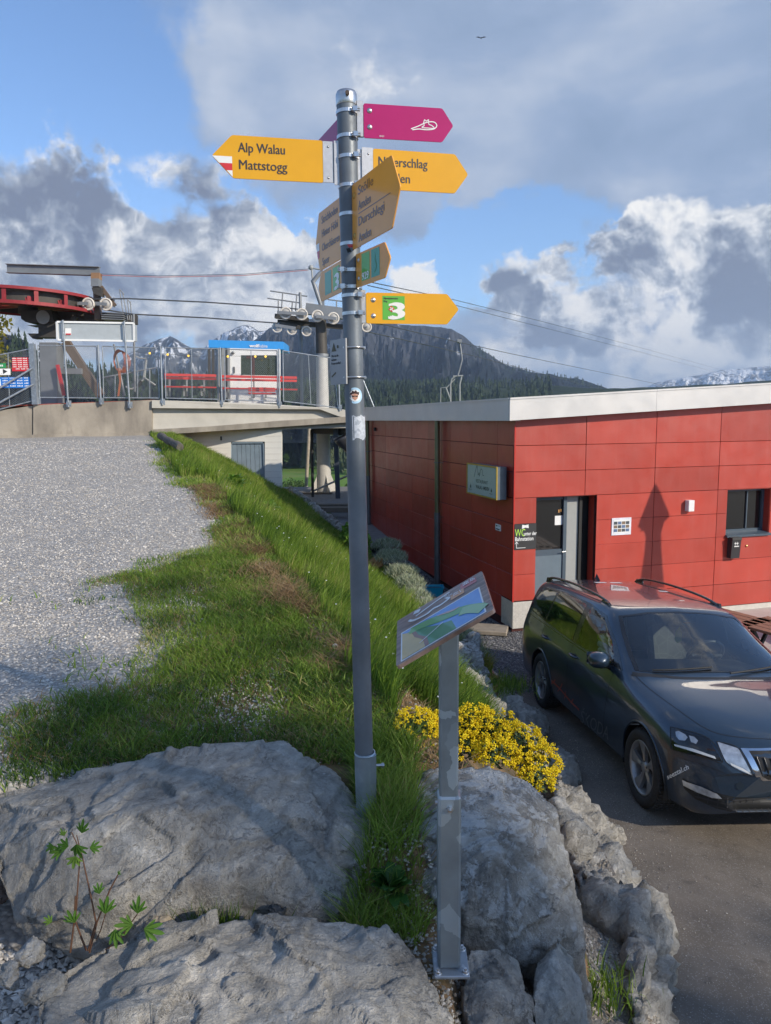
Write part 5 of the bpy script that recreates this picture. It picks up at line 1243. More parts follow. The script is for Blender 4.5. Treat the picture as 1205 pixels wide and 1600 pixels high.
# mid rope posts and tubes behind the mesh
for (x0, y0, x1, y1, l_) in ((209, 491, 211, 612, 'tall tube behind the fence that meets the lower haul rope'), (178, 538, 195, 618, 'slanted pale tube with the coiled orange cable')):
    mb = MB(); mb.cyl(S(x0, y0, -1.2), S(x1, y1, -1.2), .035, n=8); o = mb.build('support_tube', M_LSTEEL); tag(o, l_, 'tube')
cl = MB()
M_ORG = mat('orange_cable', (.55, .16, .06), .6, var=.1)
for k in range(6):
    c = W(186 + k * .7, 563 + k * .5, .7); pts = [c + Vector((.16 * math.cos(a) * (1 + .1 * k), 0.02 * k, .32 * math.sin(a))) for a in np.linspace(0, 6.28, 22)]; cl.tube(pts, .011, 5, False)
for k in range(3): cl.tube([W(184 + k * 2, 575, .7), W(187 + k, 595, .7), W(184 + k, 619, .7)], .011, 5)
o = cl.build('cable_coil', M_ORG); tag(o, 'orange cable hung in loops behind the second fence panel', 'cable')
# inner fence behind
inf = empty('inner_railing', W(230, 600, 3), 'low inner tube railing behind the parked lift chair', 'railing')
for (x0, y0, x1, y1) in ((160, 590, 245, 574), (180, 586, 180, 622), (215, 579, 215, 622), (234, 576, 234, 622)): mb = MB(); mb.cyl(W(x0, y0, 1.5), W(x1, y1, 1.5), .022, n=6); mb.build('tube', M_GALV, inf)

# ropes
def rope(pts, r, label, m=M_CABLE, g_=None):
    mb = MB(); mb.tube([at(*p) for p in pts], r, 6, False); o = mb.build('rope', m); tag(o, label, 'rope'); return o
rope([(121, 468, 24.3), (200, 466.5, 24.6), (320, 472, 25.2), (447, 481, 25.8), (520, 489, 26)], .022, 'upper haul rope between the drive wheel and the tower')
rope([(165, 484, 24.3), (209, 491, 24.6), (320, 496.5, 25.2), (435, 505, 25.6)], .022, 'lower haul rope between the drive wheel and the tower')
rope([(158, 428, 24.6), (250, 431, 25.2), (380, 428.5, 25.8), (484, 420, 26)], .008, 'thin grey signal cable above the haul ropes')
rope([(158, 430, 24.6), (250, 433, 25.2), (380, 430.5, 25.8), (482, 422, 26)], .010, 'thin red signal cable above the haul ropes', mat('red_cable', (.45, .12, .10), .6, var=0))
rope([(560, 497, 26), (620, 512, 31), (718, 535, 40), (800, 553, 52), (960, 586, 95), (1060, 607, 160)], .022, 'haul rope that carries the small chair over the roof')
rope([(573, 518, 26), (640, 533, 34), (740, 556, 48), (840, 582, 75), (945, 610, 140)], .022, 'second haul rope sloping down behind the roof')
rope([(575, 440, 26), (700, 466, 45), (850, 503, 80), (1000, 543, 150), (1135, 580, 320)], .02, 'thin upper cable running far right across the clouds')
rope([(575, 446, 26), (700, 474, 45), (850, 512, 80), (1000, 550, 150), (1120, 582, 320)], .02, 'thin lower cable running far right across the clouds')

# tower
tw = empty('lift_tower', at(508, 780, 26), 'grey lift tower with a beam of pale sheaves behind the signpost', 'lift tower')
YT = 26.0
def T(px, py, dy=0): return at(px, py, YT + dy)
mb = MB(); mb.cyl(T(507, 780), T(503, 556), .26, .20, 24); mb.build('lower_tube', mat('pale_tower_paint', (.50, .48, .44), .55, var=.08), tw)
mb = MB(); mb.cyl(T(503, 558), T(501.5, 500), .20, .185, 24); mb.build('upper_tube', M_DSTEEL, tw)
mb = MB(); mb.cyl(T(503, 557), T(503, 553), .23, n=24); mb.build('collar', M_LSTEEL, tw)
for a in range(4):
    d = Vector((math.cos(a * math.pi / 2 + .5), math.sin(a * math.pi / 2 + .5), 0)); c = T(507, 780); mb = MB(); mb.prism([c + d * .2, c + d * .62, c + d * .62 + UP * .05, c + d * .22 + UP * .95], d.cross(UP) * .03); mb.build('base_fin', mat('fin_paint', (.50, .48, .44), .55) if 'fin_paint' not in bpy.data.materials else bpy.data.materials['fin_paint'], tw)
mb = MB(); mb.box(T(507, 781), (1.5, 1.4, .15)); mb.build('base_plate', M_LSTEEL, tw)
mb = MB(); mb.beam(T(478, 482.5), T(600, 499), .30, .36); mb.build('cross_arm', M_DSTEEL if False else M_LSTEEL, tw)
mb = MB(); mb.beam(T(434, 503, .2), T(575, 514, .2), .12, .16); mb.build('lower_arm', M_DSTEEL, tw)
for i, (px_, py_) in enumerate(((446.5, 489), (471.7, 491), (496.3, 493.7), (521, 497.3), (433, 512), (456, 515.5), (479, 517.5), (573, 511))):
    sheave(T(px_, py_, -.45 if i < 4 else -.1), .205 if i < 4 else .18, tw)
for (a, c) in (((433, 488), (480, 490.5)), ((494, 494), (526, 498)), ((430, 508), (462, 513))): mb = MB(); mb.beam(T(*a, -.58), T(*c, -.58), .03, .10); mb.build('sheave_link', M_LSTEEL, tw)
mb = MB(); mb.beam(T(430, 494, .1), T(482, 500, .1), .25, .14); mb.beam(T(437, 506, -.1), T(470, 512, -.1), .2, .12); mb.build('sheave_frame', M_DSTEEL, tw)
for (x0, y0, x1, y1) in ((422, 454.5, 480, 463), (418, 466, 471, 473.5), (442, 457, 440, 483), (464, 460.5, 462, 486), (435, 470, 435, 490), (457, 472, 456, 488), (469, 457, 470, 492), (512, 468, 545, 472), (526, 470, 526, 486)): mb = MB(); mb.cyl(T(x0, y0, -.1), T(x1, y1, -.1), .022 if x0 != 469 else .05, n=8); mb.build('railing_tube', M_LSTEEL, tw)
mb = MB(); mb.tube([T(502, 478), T(492, 447), T(489, 440), T(499, 428), T(505, 423)], [.07, .075, .08, .07, .06], 10); mb.build('bent_arm', M_LSTEEL, tw)
mb = MB(); mb.cyl(T(484, 418), T(500, 421), .03, n=8); mb.cyl(T(487, 419), T(489, 440), .03, n=8); mb.sphere(T(486, 418), .09, 8, 6); mb.build('cable_holder', M_LGREY, tw)
mb = MB(); mb.beam(T(505, 478), T(504, 455), .1, .1); mb.build('arm_post', M_LSTEEL, tw)
mb = MB(); mb.cyl(T(470, 508, .5), T(472, 640, .5), .06, n=8); mb.build('cable_conduit', M_LSTEEL, tw)
# chair over the roof
ch = empty('lift_chair', at(715, 560, 40), 'empty lift chair hanging from the rope beyond the restaurant roof', 'lift chair', )
YC = 40.0
def K(px, py, dy=0): return at(px, py, YC + dy)
mb = MB(); mb.tube([K(718, 532), K(720, 545), K(722, 562), K(719, 574), K(715, 588)], .05, 8); mb.box(K(718, 533), (.25, .25, .18)); mb.build('hanger', M_LSTEEL, ch)
mb = MB()
for dx in (0, 14.5): mb.tube([K(704 + dx, 640), K(704 + dx, 600), K(706 + dx, 592), K(711 + dx * .7, 588)], .045, 8)
mb.tube([K(708, 588), K(724, 587)], .04, 8); mb.tube([K(688, 640), K(689, 606), K(699, 605), K(711, 592)], .03, 6); mb.tube([K(697, 606), K(704, 625), K(707, 640)], .04, 6); mb.build('frame', M_LGREY, ch)
mb = MB(); mb.box(K(711, 640), (.95, .5, .05)); mb.build('seat', M_RSLAT, ch)
# chair parked in the station
pc = empty('lift_chair', W(225, 600, 2), 'lift chair parked behind the second mesh fence panel', 'lift chair')
Z_ = lambda px, py: W(px, py, 2.0)
mb = MB(); mb.tube([Z_(229, 562), Z_(224, 592), Z_(216, 604), Z_(205, 608), Z_(196, 604)], .03, 8); mb.tube([Z_(229, 562), Z_(226, 590), Z_(243, 602)], .03, 8); mb.tube([Z_(211, 556), Z_(220, 560), Z_(229, 560)], .02, 8); mb.build('frame', M_LGREY, pc)
mb = MB(); mb.tube([Z_(216, 604), Z_(221, 595)], .06, 8); mb.build('joint', M_INK, pc)

# kiosk
ks = empty('kiosk', W(400, 628, 1.6), 'white wooden kiosk with blue roof board reading wolfkabine', 'kiosk')
Kq = lambda px, py, d=0: W(px, py, 1.8 + d)
mb = MB(); mb.prism([Kq(326, 531), Kq(443, 534), Kq(443, 546), Kq(326, 543)], (0, 1.6, 0)); rb = mb.build('roof', M_BLUEP, ks)
p0 = Kq(390, 542.5, -.02); p1 = Kq(430, 543.5, -.02); fit(rb, 'wolf', frame(p0, p1 - p0), 0, 0, (p1 - p0).length * .37, .11, M_SWHITE, .03); fit(rb, 'kabine', frame(p0, p1 - p0), (p1 - p0).length * .38, 0, (p1 - p0).length * .32, .11, M_SWHITE, -.0)
for nm, q4, m in (('wall', [(358, 544), (376, 544), (376, 630), (358, 630)], M_WHITE), ('wall', [(376, 544), (438, 546), (438, 555), (376, 555)], M_WHITE), ('wall', [(376, 586), (438, 587), (438, 630), (376, 630)], M_WHITE), ('wall', [(433, 555), (438, 555), (438, 587), (433, 587)], M_WHITE)):
    mb = MB(); mb.prism([Kq(*p) for p in q4], (0, .08, 0)); mb.build(nm, m, ks)
mb = MB(); mb.prism([Kq(376, 555, .06), Kq(433, 555, .06), Kq(433, 586.5, .06), Kq(376, 586.5, .06)], (0, .01, 0)); mb.build('window', mat('kiosk_glass', (.02, .03, .012), .06, coat=.5), ks)
mb = MB(); mb.prism([Kq(385, 556, .04), Kq(398, 556, .04), Kq(398, 586, .04), Kq(394, 586, .04), Kq(394, 560, .04), Kq(385, 560, .04)], (0, .01, 0)); mb.build('curtain', mat('dark_red_print', (.06, .012, .012), .6), ks)
mb = MB(); mb.prism([Kq(340, 544, .1), Kq(358, 544, .1), Kq(358, 628, .1), Kq(340, 628, .1)], (0, .05, 0)); mb.build('side_glass', mat('dark_grey_glazing', (.14, .15, .15), .3, coat=.3), ks)  # opaque dark grey sheet for the side glass
for px_ in (327, 333, 341, 349, 357.5): mb = MB(); mb.beam(Kq(px_, 544, -.05), Kq(px_ + .8, 628, -.05), .07, .07, (0, 1, 0)); mb.build('frame_post', M_LGREY if px_ > 335 else M_DSTEEL, ks)
mb = MB(); c = Kq(364, 551.5, -.05); mb.lathe([(.0001, .04), (.05, .03), (.055, 0)], c, (0, -1, 0), 14); mb.build('lamp', M_PIPE, ks)
mb = MB(); c = Kq(366, 578, -.03); mb.beam(c - UP * .1, c + UP * .1, .05, .03, (0, 1, 0)); mb.build('handle', M_PIPE, ks)
M_LAMP = bpy.data.materials.new('yellow_bulb'); M_LAMP.use_nodes = True; bb = M_LAMP.node_tree.nodes['Principled BSDF']; bb.inputs['Base Color'].default_value = (.8, .5, .05, 1); bb.inputs['Emission Color'].default_value = (1, .55, .05, 1); bb.inputs['Emission Strength'].default_value = 1.2
lights = empty('bulb_string', W(300, 552, 1), 'string of yellow bulbs hanging behind the platform fence', 'string lights')
bp_ = [(234, 552), (262, 554), (294.5, 556), (356, 557), (399, 557), (415, 557)]
for p in bp_: mb = MB(); mb.sphere(W(*p, 1.0), .035, 8, 6); mb.build('bulb', M_LAMP, lights)
mb = MB(); mb.tube([W(p[0], p[1] - 1.2 + (2 if i % 2 else 0), 1.0) for i, p in enumerate([(212, 551)] + bp_)], .006, 4); mb.build('wire', M_INK, lights)

# red benches on the platform
def bench(x0, x1, y_top, dy, label, n_leg=3, slats=((0, 4.0), (5.2, 3.6), (19.5, 2.4)), yb=36.0):
    e = empty('red_bench', W((x0 + x1) / 2, y_top + yb, dy), label, 'bench', 'red slatted benches on the lift platform')
    for k, (o_, h_) in enumerate(slats):
        for part in range(1):
            a, c = W(x0, y_top + o_ + h_ / 2, dy - (.35 if k == 2 else 0)), W(x1, y_top + o_ + h_ / 2 + (x1 - x0) * .018, dy - (.35 if k == 2 else 0))
            mb = MB(); hgt = h_ / FPX * (yw(x0) + dy) * .95
            if k == 2: mb.beam(a, c, .34, .04)
            else: mb.beam(a, c, .03, hgt)
            mb.build('slat', M_RSLAT, e)
    for i in range(n_leg):
        px_ = x0 + (x1 - x0) * (i + .3) / n_leg; a = W(px_, y_top, dy + .03); c = W(px_ + .3, y_top + yb, dy + .03); mb = MB(); mb.beam(a, c, .05, .05, (0, 1, 0)); m_ = W(px_, y_top + 20.5, dy); mb.beam(m_, m_ - Vector((0, .38, 0)), .04, .05); c2 = m_ - Vector((0, .36, 0)); mb.beam(c2, Vector((c2.x, c2.y, c.z)), .05, .05, (0, 1, 0)); mb.build('leg', M_LGREY, e)
bench(257, 338, 583.5, 1.2, 'long red slatted bench behind the third fence panel')
bench(345, 464, 586, 1.2, 'long red slatted bench in front of the white kiosk', 3)
bench(388, 430, 605, .6, 'small low red bench at the foot of the kiosk', 2, ((0, 3), (4, 2.5), (8.5, 2.2)), 17)
# columns and poles under the slab
def upost(name, a, c, w, m, label, cat, round_=True):
    mb = MB(); (mb.cyl(a, c, w, n=14) if round_ else mb.beam(a, c, w * 2, w * 2, (0, 1, 0))); o = mb.build(name, m); tag(o, label, cat); return o
upost('wooden_pole', at(484, 655, 30), at(477, 790, 30), .07, mat('weathered_pole_wood', (.38, .33, .26), .9, var=.2), 'pale weathered wooden pole left of the tower foot', 'pole')
upost('black_pipe', at(487, 672, 24.6), at(489, 778, 24.6), .05, M_INK, 'thin black pipe between the wooden pole and the tower', 'pipe')
upost('steel_column', at(524, 655, 24.2), at(529, 800, 24.2), .075, mat('dark_blue_steel', (.045, .055, .075), .5), 'dark blue square steel column under the end of the slab', 'column', False)
mb = MB(); mb.beam(at(489, 672, 24.8), at(560, 676, 24.0), .15, .22); o = mb.build('cross_beam', M_DSTEEL); tag(o, 'dark steel beam under the slab beside the tower', 'beam')
mb = MB(); mb.lathe([(.0001, 0), (.06, .02), (.28, .5), (.32, .62), (.30, .64), (.02, .6)], at(548, 710, 23.8), (-.45, -.1, 1), 14); o = mb.build('cable_funnel', mat('dark_glossy_plastic', (.05, .05, .055), .3)); tag(o, 'dark glossy funnel hanging beside the steel column', 'funnel')
for (p, q_2, l_) in (((555, 738, 24.5), (490, 767, 25), 'pale diagonal tube behind the tower foot'), ((530, 800, 24), (556, 778, 24), 'dark diagonal brace at the foot of the steel column')):
    mb = MB(); mb.cyl(at(*p), at(*q_2), .035, n=8); o = mb.build('diagonal_tube', M_LGREY if 'pale' in l_ else M_INK); tag(o, l_, 'tube')
pth = sheet('path', lambda x, y: np.interp(y, [18, 21, 24, 27.5], [.40, .62, .86, .95]), axis((-5.2, 1.2, .2)), axis((17.5, 27.5, .25)), mat('grey_path', (.19, .185, .18), .9, var=.15), .03, lambda a, b: (a > np.interp(b, [17, 18, 20, 22, 24.5, 27.5], [-.4, -.6, -1.3, -2.3, -3.6, -4.8])))
mb = MB()
for k, (px_, py_) in enumerate(((470, 772), (500, 790), (520, 795))): mb.box(atz(px_, py_, .92) + Vector((.3, 0, -.02)), (1.6, .3, .14))
o = mb.build('timber_edging', mat('old_timber', (.16, .13, .10), .9)); tag(o, kind='structure')

# ================================================================== CAR
CF = Vector((0.09741229, -0.99192729, 0.08118552)); CL = -Vector((-0.99412575, -0.09762818, 0.04671979)); CU = CF.cross(CL).normalized()
CARM = Matrix(((CF.x, CL.x, CU.x, 2.707), (CF.y, CL.y, CU.y, 8.504), (CF.z, CL.z, CU.z, .033), (0, 0, 0, 1)))
car = bpy.data.objects.new('parked_car', None); COL.objects.link(car); car.matrix_world = CARM
tag(car, 'dark blue grey estate car with roof rails parked beside the boulder wall', 'car')
CINV = CARM.inverted()
def m_paint():
    m = bpy.data.materials.new('dark_blue_grey_car_paint'); m.use_nodes = True; q = NG(m.node_tree); b = m.node_tree.nodes['Principled BSDF']
    tc = q.new('ShaderNodeTexCoord').outputs['Object']
    fl_ = q.vor(tc, 900, out='Color'); s_ = q.new('ShaderNodeSeparateColor'); q.put(s_.inputs[0], fl_)
    c = q.mix(q.rng(s_.outputs[0], .4, 1), (.016, .032, .055), (.032, .055, .085))
    z = q.new('ShaderNodeSeparateXYZ'); q.put(z.inputs[0], tc)
    dirt = q.math('MULTIPLY', q.rng(z.outputs[2], .55, .15), q.rng(q.noise(tc, 3, 6, .7), .35, .75)); dust = q.rng(q.noise(tc, 2.2, 7, .7), .5, .9, 0, .03)
    c = q.mix(q.math('ADD', q.math('MULTIPLY', dirt, .2), dust, clamp=True), c, (.16, .135, .11))
    q.put(b.inputs['Base Color'], c); b.inputs['Metallic'].default_value = .25; q.put(b.inputs['Roughness'], q.rng(q.math('ADD', dirt, dust), 0, .6, .30, .55))
    b.inputs['Coat Weight'].default_value = 1; q.put(b.inputs['Coat Roughness'], q.rng(q.math('ADD', dirt, dust), 0, .6, .02, .12)); return m
M_PAINT = m_paint()
M_BLKG = mat('gloss_black_trim', (.012, .012, .013), .25, var=0, coat=.5); M_BLKP = mat('black_plastic', (.028, .028, .03), .6, var=.15, bump=.1, bscale=200)
M_TYRE = mat('tyre_rubber', (.028, .027, .026), .85, var=.3, vscale=30, bump=.5, bscale=120, bdist=.004); M_RIM = mat('alloy_rim', (.36, .36, .36), .38, .6, var=.1, vscale=14)
M_CHR = mat('chrome', (.75, .75, .76), .12, 1.0, var=0); M_CARGL = glassmat('windscreen_glass', (.78, .86, .84), 1.35, .015); M_CARGD = mat('privacy_glass', (.006, .007, .008), .03, var=0, coat=1, spec=.8)
M_INT = mat('dark_interior', (.05, .05, .052), .8); M_SEAT = mat('patterned_seat_cloth', (.16, .16, .16), .9, extra=lambda q, tc, c: q.mix(q.rng(q.vor(tc, 9, 'DISTANCE_TO_EDGE'), .02, .035, .7, 0), c, (.22, .22, .21)))
M_LENS = glassmat('headlamp_lens', (.72, .76, .78), 1.0, .03)
ST = [
 (-1.085, (.50,.56,.62,.64,.62,.58,.54,.45,.28,0), (.36,.40,.50,.60,.70,.78,.82,.84,.85,.855)),
 (-1.055, (.70,.76,.80,.81,.79,.75,.70,.58,.38,0), (.26,.32,.46,.62,.79,.91,.98,1.02,1.04,1.05)),
 (-.97, (.76,.83,.865,.88,.865,.82,.75,.655,.44,0), (.21,.27,.45,.62,.80,.945,1.09,1.21,1.255,1.27)),
 (-.84, (.78,.85,.885,.895,.885,.84,.765,.66,.50,0), (.20,.26,.45,.62,.805,.955,1.17,1.345,1.40,1.415)),
 (-.5, (.79,.86,.895,.905,.895,.85,.775,.67,.51,0), (.20,.25,.45,.62,.81,.96,1.19,1.385,1.435,1.455)),
 (.3, (.79,.86,.895,.907,.898,.855,.78,.68,.52,0), (.19,.24,.45,.62,.81,.955,1.195,1.405,1.455,1.475)),
 (1.0, (.79,.86,.895,.907,.898,.855,.78,.675,.52,0), (.19,.24,.45,.62,.81,.95,1.19,1.395,1.45,1.472)),
 (1.38, (.79,.86,.895,.907,.897,.855,.775,.66,.50,0), (.19,.24,.45,.62,.805,.945,1.17,1.37,1.42,1.448)),
 (1.75, (.79,.86,.895,.906,.895,.855,.785,.685,.48,0), (.19,.24,.45,.62,.80,.935,1.10,1.225,1.275,1.298)),
 (2.12, (.79,.86,.893,.904,.893,.855,.80,.69,.47,0), (.19,.24,.45,.62,.79,.92,1.01,1.075,1.11,1.128)),
 (2.40, (.79,.86,.893,.904,.892,.85,.775,.66,.45,0), (.19,.24,.45,.62,.785,.89,.945,.972,.988,.998)),
 (2.7, (.79,.86,.893,.904,.890,.835,.745,.62,.42,0), (.19,.24,.44,.61,.77,.86,.91,.938,.955,.966)),
 (3.05, (.78,.85,.887,.90,.885,.825,.73,.60,.40,0), (.19,.24,.43,.60,.74,.82,.865,.89,.905,.915)),
 (3.32, (.77,.84,.88,.892,.875,.81,.71,.58,.38,0), (.19,.24,.42,.575,.70,.775,.815,.835,.845,.852)),
 (3.47, (.74,.81,.86,.872,.855,.79,.69,.56,.37,0), (.20,.25,.41,.545,.655,.725,.76,.78,.79,.795)),
 (3.56, (.66,.74,.80,.815,.80,.74,.65,.52,.34,0), (.235,.28,.40,.51,.60,.66,.69,.71,.72,.725)),
 (3.60, (.52,.60,.66,.68,.67,.62,.54,.43,.28,0), (.30,.33,.40,.46,.52,.56,.585,.60,.61,.615)),
]
SX = np.array([s[0] for s in ST]); SY = np.array([s[1] for s in ST]); SZ = np.array([s[2] for s in ST])
def pchip(x, y, xn):
    h = np.diff(x); d = np.diff(y, axis=0) / h[:, None]; m = np.zeros_like(y)
    for k in range(1, len(x) - 1):
        w1, w2 = 2 * h[k] + h[k - 1], h[k] + 2 * h[k - 1]; a, b = d[k - 1], d[k]; ok = a * b > 0
        m[k] = np.where(ok, (w1 + w2) / (w1 / np.where(ok, a, 1) + w2 / np.where(ok, b, 1)), 0)
    m[0], m[-1] = d[0], d[-1]
    i = np.clip(np.searchsorted(x, xn) - 1, 0, len(x) - 2); t = ((xn - x[i]) / h[i])[:, None]; hh = h[i][:, None]
    return (2*t**3-3*t**2+1)*y[i] + (t**3-2*t**2+t)*hh*m[i] + (-2*t**3+3*t**2)*y[i+1] + (t**3-t**2)*hh*m[i+1]
xn = np.concatenate([np.linspace(-1.085, -.9, 12)[:-1], np.linspace(-.9, 3.3, 125)[:-1], np.linspace(3.3, 3.6, 22)])
YS_, ZS_ = pchip(SX, SY, xn), pchip(SX, SZ, xn)
def section(y, z, k=5):
    pts = [(a, b) for a, b in zip(y, z)]; return smooth(pts, k)
rows = []
for i in range(len(xn)):
    s_ = section(YS_[i], ZS_[i]); s_ = s_ + [(-a, b) for a, b in s_[-2::-1]]
    rows.append([(xn[i], a, b) for a, b in s_])
G_ = np.array(rows)                       # (nx, nk, 3)
def warp(X, y):
    a = np.interp(X, [-1.09, -.8, -.3, .8, 1.4, 2.3, 3.0, 3.6], [-.16, -.06, 0, 0, .09, .11, .17, .40])
    return X - a * (np.abs(y) / .9) ** 2.3
G_[..., 0] = warp(G_[..., 0], G_[..., 1])
nk = G_.shape[1]; nX = G_.shape[0]; Vc = G_.reshape(-1, 3)
I = np.arange(nX * nk).reshape(nX, nk)
Fc = np.stack([I[:-1, :-1], I[:-1, 1:], I[1:, 1:], I[1:, :-1]], -1).reshape(-1, 4)
fullb = BVHTree.FromPolygons([tuple(v) for v in Vc], [tuple(int(i) for i in f) for f in Fc] + [tuple(int(i) for i in I[-1]), tuple(int(i) for i in I[0][::-1])])
def inpoly(px, py, poly):
    c = np.zeros(len(px), bool); n = len(poly); j = n - 1
    for i in range(n):
        xi, yi = poly[i]; xj, yj = poly[j]
        k = ((yi > py) != (yj > py)) & (px < (xj - xi) * (py - yi) / ((yj - yi) or 1e-9) + xi); c ^= k; j = i
    return c
WSH = [(-.745, .998), (-.36, 1.016), (0, 1.022), (.36, 1.016), (.745, .998), (.72, 1.09), (.665, 1.24), (.61, 1.365), (.32, 1.405), (0, 1.418), (-.32, 1.405), (-.61, 1.365), (-.665, 1.24), (-.72, 1.09)]
WF = [(1.95, .985), (1.68, 1.16), (1.34, 1.325), (1.0, 1.372), (.99, .985)]
Fcen = Vc[Fc].mean(1)
def shrink(poly, k):
    c = np.mean(poly, 0); return [tuple(c + (np.array(p) - c) * k) for p in poly]
cut = (Fcen[:, 0] > 1.2) & (Fcen[:, 2] > 1.0) & inpoly(Fcen[:, 1], Fcen[:, 2], shrink(WSH, .97))
cut |= (np.abs(Fcen[:, 1]) > .5) & inpoly(Fcen[:, 0], Fcen[:, 2], shrink(WF, .95))
WR_ = .318
for wx in (0.0, 2.686):
    r = np.hypot(Fcen[:, 0] - wx, Fcen[:, 2] - WR_); cut |= (r < .355) & (np.abs(Fcen[:, 1]) > .6)
    rv_ = np.hypot(Vc[:, 0] - wx, Vc[:, 2] - WR_); m_ = (rv_ < .372) & (np.abs(Vc[:, 1]) > .6) & (rv_ > .31); k_ = .372 / rv_[m_]
    Vc[m_, 0] = wx + (Vc[m_, 0] - wx) * k_; Vc[m_, 2] = WR_ + (Vc[m_, 2] - WR_) * k_
Fb = Fc[~cut]
body = npmesh('body', Vc, Fb, M_PAINT, car, smooth=True); 
# end caps
mb = MB(); mb.add([tuple(v) for v in G_[-1]], [tuple(range(nk))]); mb.build('bumper_core', M_PAINT, body, True); mb = MB(); mb.add([tuple(v) for v in G_[0]], [tuple(range(nk - 1, -1, -1))]); mb.build('bumper_core', M_PAINT, body, True)
def cbuild(mb, name, m, parent=None): return mb.build(name, m, parent or car, True)
def drape(name, loops, ray_fn, m, off, step, parent=None, holes=None, mirror=True):
    """fill a 2d outline and lay it on the body; holes = inner outline left open"""
    def dens(l):
        o = []
        for i in range(len(l)):
            a, b = Vector(l[i]), Vector(l[(i + 1) % len(l)]); n = max(1, int((b - a).length / step))
            o += [a.lerp(b, j / n) for j in range(n)]
        return o
    L = dens(loops); x0, x1 = min(p.x for p in L), max(p.x for p in L); y0, y1 = min(p.y for p in L), max(p.y for p in L)
    gx, gy = np.meshgrid(np.arange(x0 + step * .5, x1, step), np.arange(y0 + step * .5, y1, step)); gx, gy = gx.ravel(), gy.ravel()
    ins = inpoly(gx, gy, [tuple(p) for p in L])
    H = dens(holes) if holes else []
    if holes: ins &= ~inpoly(gx, gy, [tuple(p) for p in H])
    pts = L + H + [Vector((a, b)) for a, b in zip(gx[ins], gy[ins])]
    ed = [(i, (i + 1) % len(L)) for i in range(len(L))] + [(len(L) + i, len(L) + (i + 1) % len(H)) for i in range(len(H))]
    r = delaunay_2d_cdt(pts, ed, [], 0, 1e-6); P2 = r[0]; tri = [t for t in r[2]]
    cx = np.array([sum(P2[i].x for i in t) / 3 for t in tri]); cy = np.array([sum(P2[i].y for i in t) / 3 for t in tri])
    ok = inpoly(cx, cy, [tuple(p) for p in L])
    if holes: ok &= ~inpoly(cx, cy, [tuple(p) for p in H])
    vs = []
    for p in P2:
        o, d = ray_fn(p.x, p.y); h = fullb.ray_cast(o, d)
        if h[0] is None: h = fullb.find_nearest(o + d * (ray_fn.dist)); h = (h[0], h[1])
        n = h[1] if h[1].dot(d) < 0 else -h[1]; vs.append(h[0] + n * off)
    fs = [tuple(t) for t, k in zip(tri, ok) if k]; out = []
    mb = MB(); mb.smooth = True; mb.add(vs, fs); out.append(cbuild(mb, name, m, parent))
    if mirror:
        mb = MB(); mb.smooth = True; mb.add([(v.x, -v.y, v.z) for v in vs], [f[::-1] for f in fs]); out.append(cbuild(mb, name, m, parent))
    return out
def ray_side(x, z): return Vector((x, -2.0, z)), Vector((0, 1, 0))
ray_side.dist = 1.2
def ray_front(y, z): return Vector((5.0, y, z)), Vector((-1, 0, 0))
ray_front.dist = 1.6
def ray_top(x, y): return Vector((x, y, 3.0)), Vector((0, 0, -1))
ray_top.dist = 1.6
CO = CINV @ Vector((0, 0, CAM_H))
def ray_pix(px, py): v = Vector(ray(px, py)); return CO.copy(), (CINV.to_3x3() @ v).normalized()
ray_pix.dist = 6.5
# glass house
GH = [(2.10, .975), (1.72, 1.175), (1.36, 1.348), (.95, 1.395), (.2, 1.405), (-.35, 1.378), (-.60, 1.315), (-.82, 1.115), (-.74, 1.04), (0, 1.005), (1.0, .975)]
drape('window_trim', GH, ray_side, M_BLKG, .0025, .04, holes=WF)
drape('side_window', WF, ray_side, glassmat('side_glass', (.60, .66, .64)), .003, .06)
drape('side_window', [(.88, .99), (.88, 1.378), (.2, 1.388), (.02, 1.384), (-.04, 1.018)], ray_side, M_CARGD, .0045, .06)
drape('side_window', [(-.09, 1.022), (-.03, 1.368), (-.33, 1.355), (-.57, 1.295), (-.76, 1.125), (-.71, 1.06)], ray_side, M_CARGD, .0045, .05)
WSI = shrink(WSH, .955)
drape('windscreen_frame', WSH, ray_front, M_BLKG, .003, .04, holes=WSI, mirror=False)
drape('windscreen', WSH, ray_front, M_CARGL, .002, .07, mirror=False)
drape('windscreen_frame', [(-.18, 1.41), (.18, 1.41), (.11, 1.345), (-.11, 1.345)], ray_front, M_BLKG, -.004, .05, mirror=False)
# seams: thin dark ribbons on the body
def seam(pts, fn, w=.008, mirror=True, m=None, off=.0012, name='panel_gap', parent=None):
    P = smooth(pts, 5); hs = []
    for p in P:
        o, d = fn(*p); h = fullb.ray_cast(o, d)
        if h[0] is None: continue
        n = h[1] if h[1].dot(d) < 0 else -h[1]; hs.append((h[0] + n * off, n))
    vs = []
    for i, (p, n) in enumerate(hs):
        t = (hs[min(i + 1, len(hs) - 1)][0] - hs[max(i - 1, 0)][0]).normalized(); s_ = t.cross(n).normalized() * w / 2; vs += [p - s_, p + s_]
    fs = [(2 * i, 2 * i + 1, 2 * i + 3, 2 * i + 2) for i in range(len(hs) - 1)]
    for mm in ((1, -1) if mirror else (1,)):
        mb = MB(); mb.add([(v.x, v.y * mm, v.z) for v in vs], fs); cbuild(mb, name, m or M_INK, parent or body)
seam([(.93, .97), (.92, .6), (.93, .30), (.96, .235)], ray_side); seam([(1.98, .93), (1.97, .7), (1.90, .45), (1.88, .28), (1.86, .235)], ray_side)
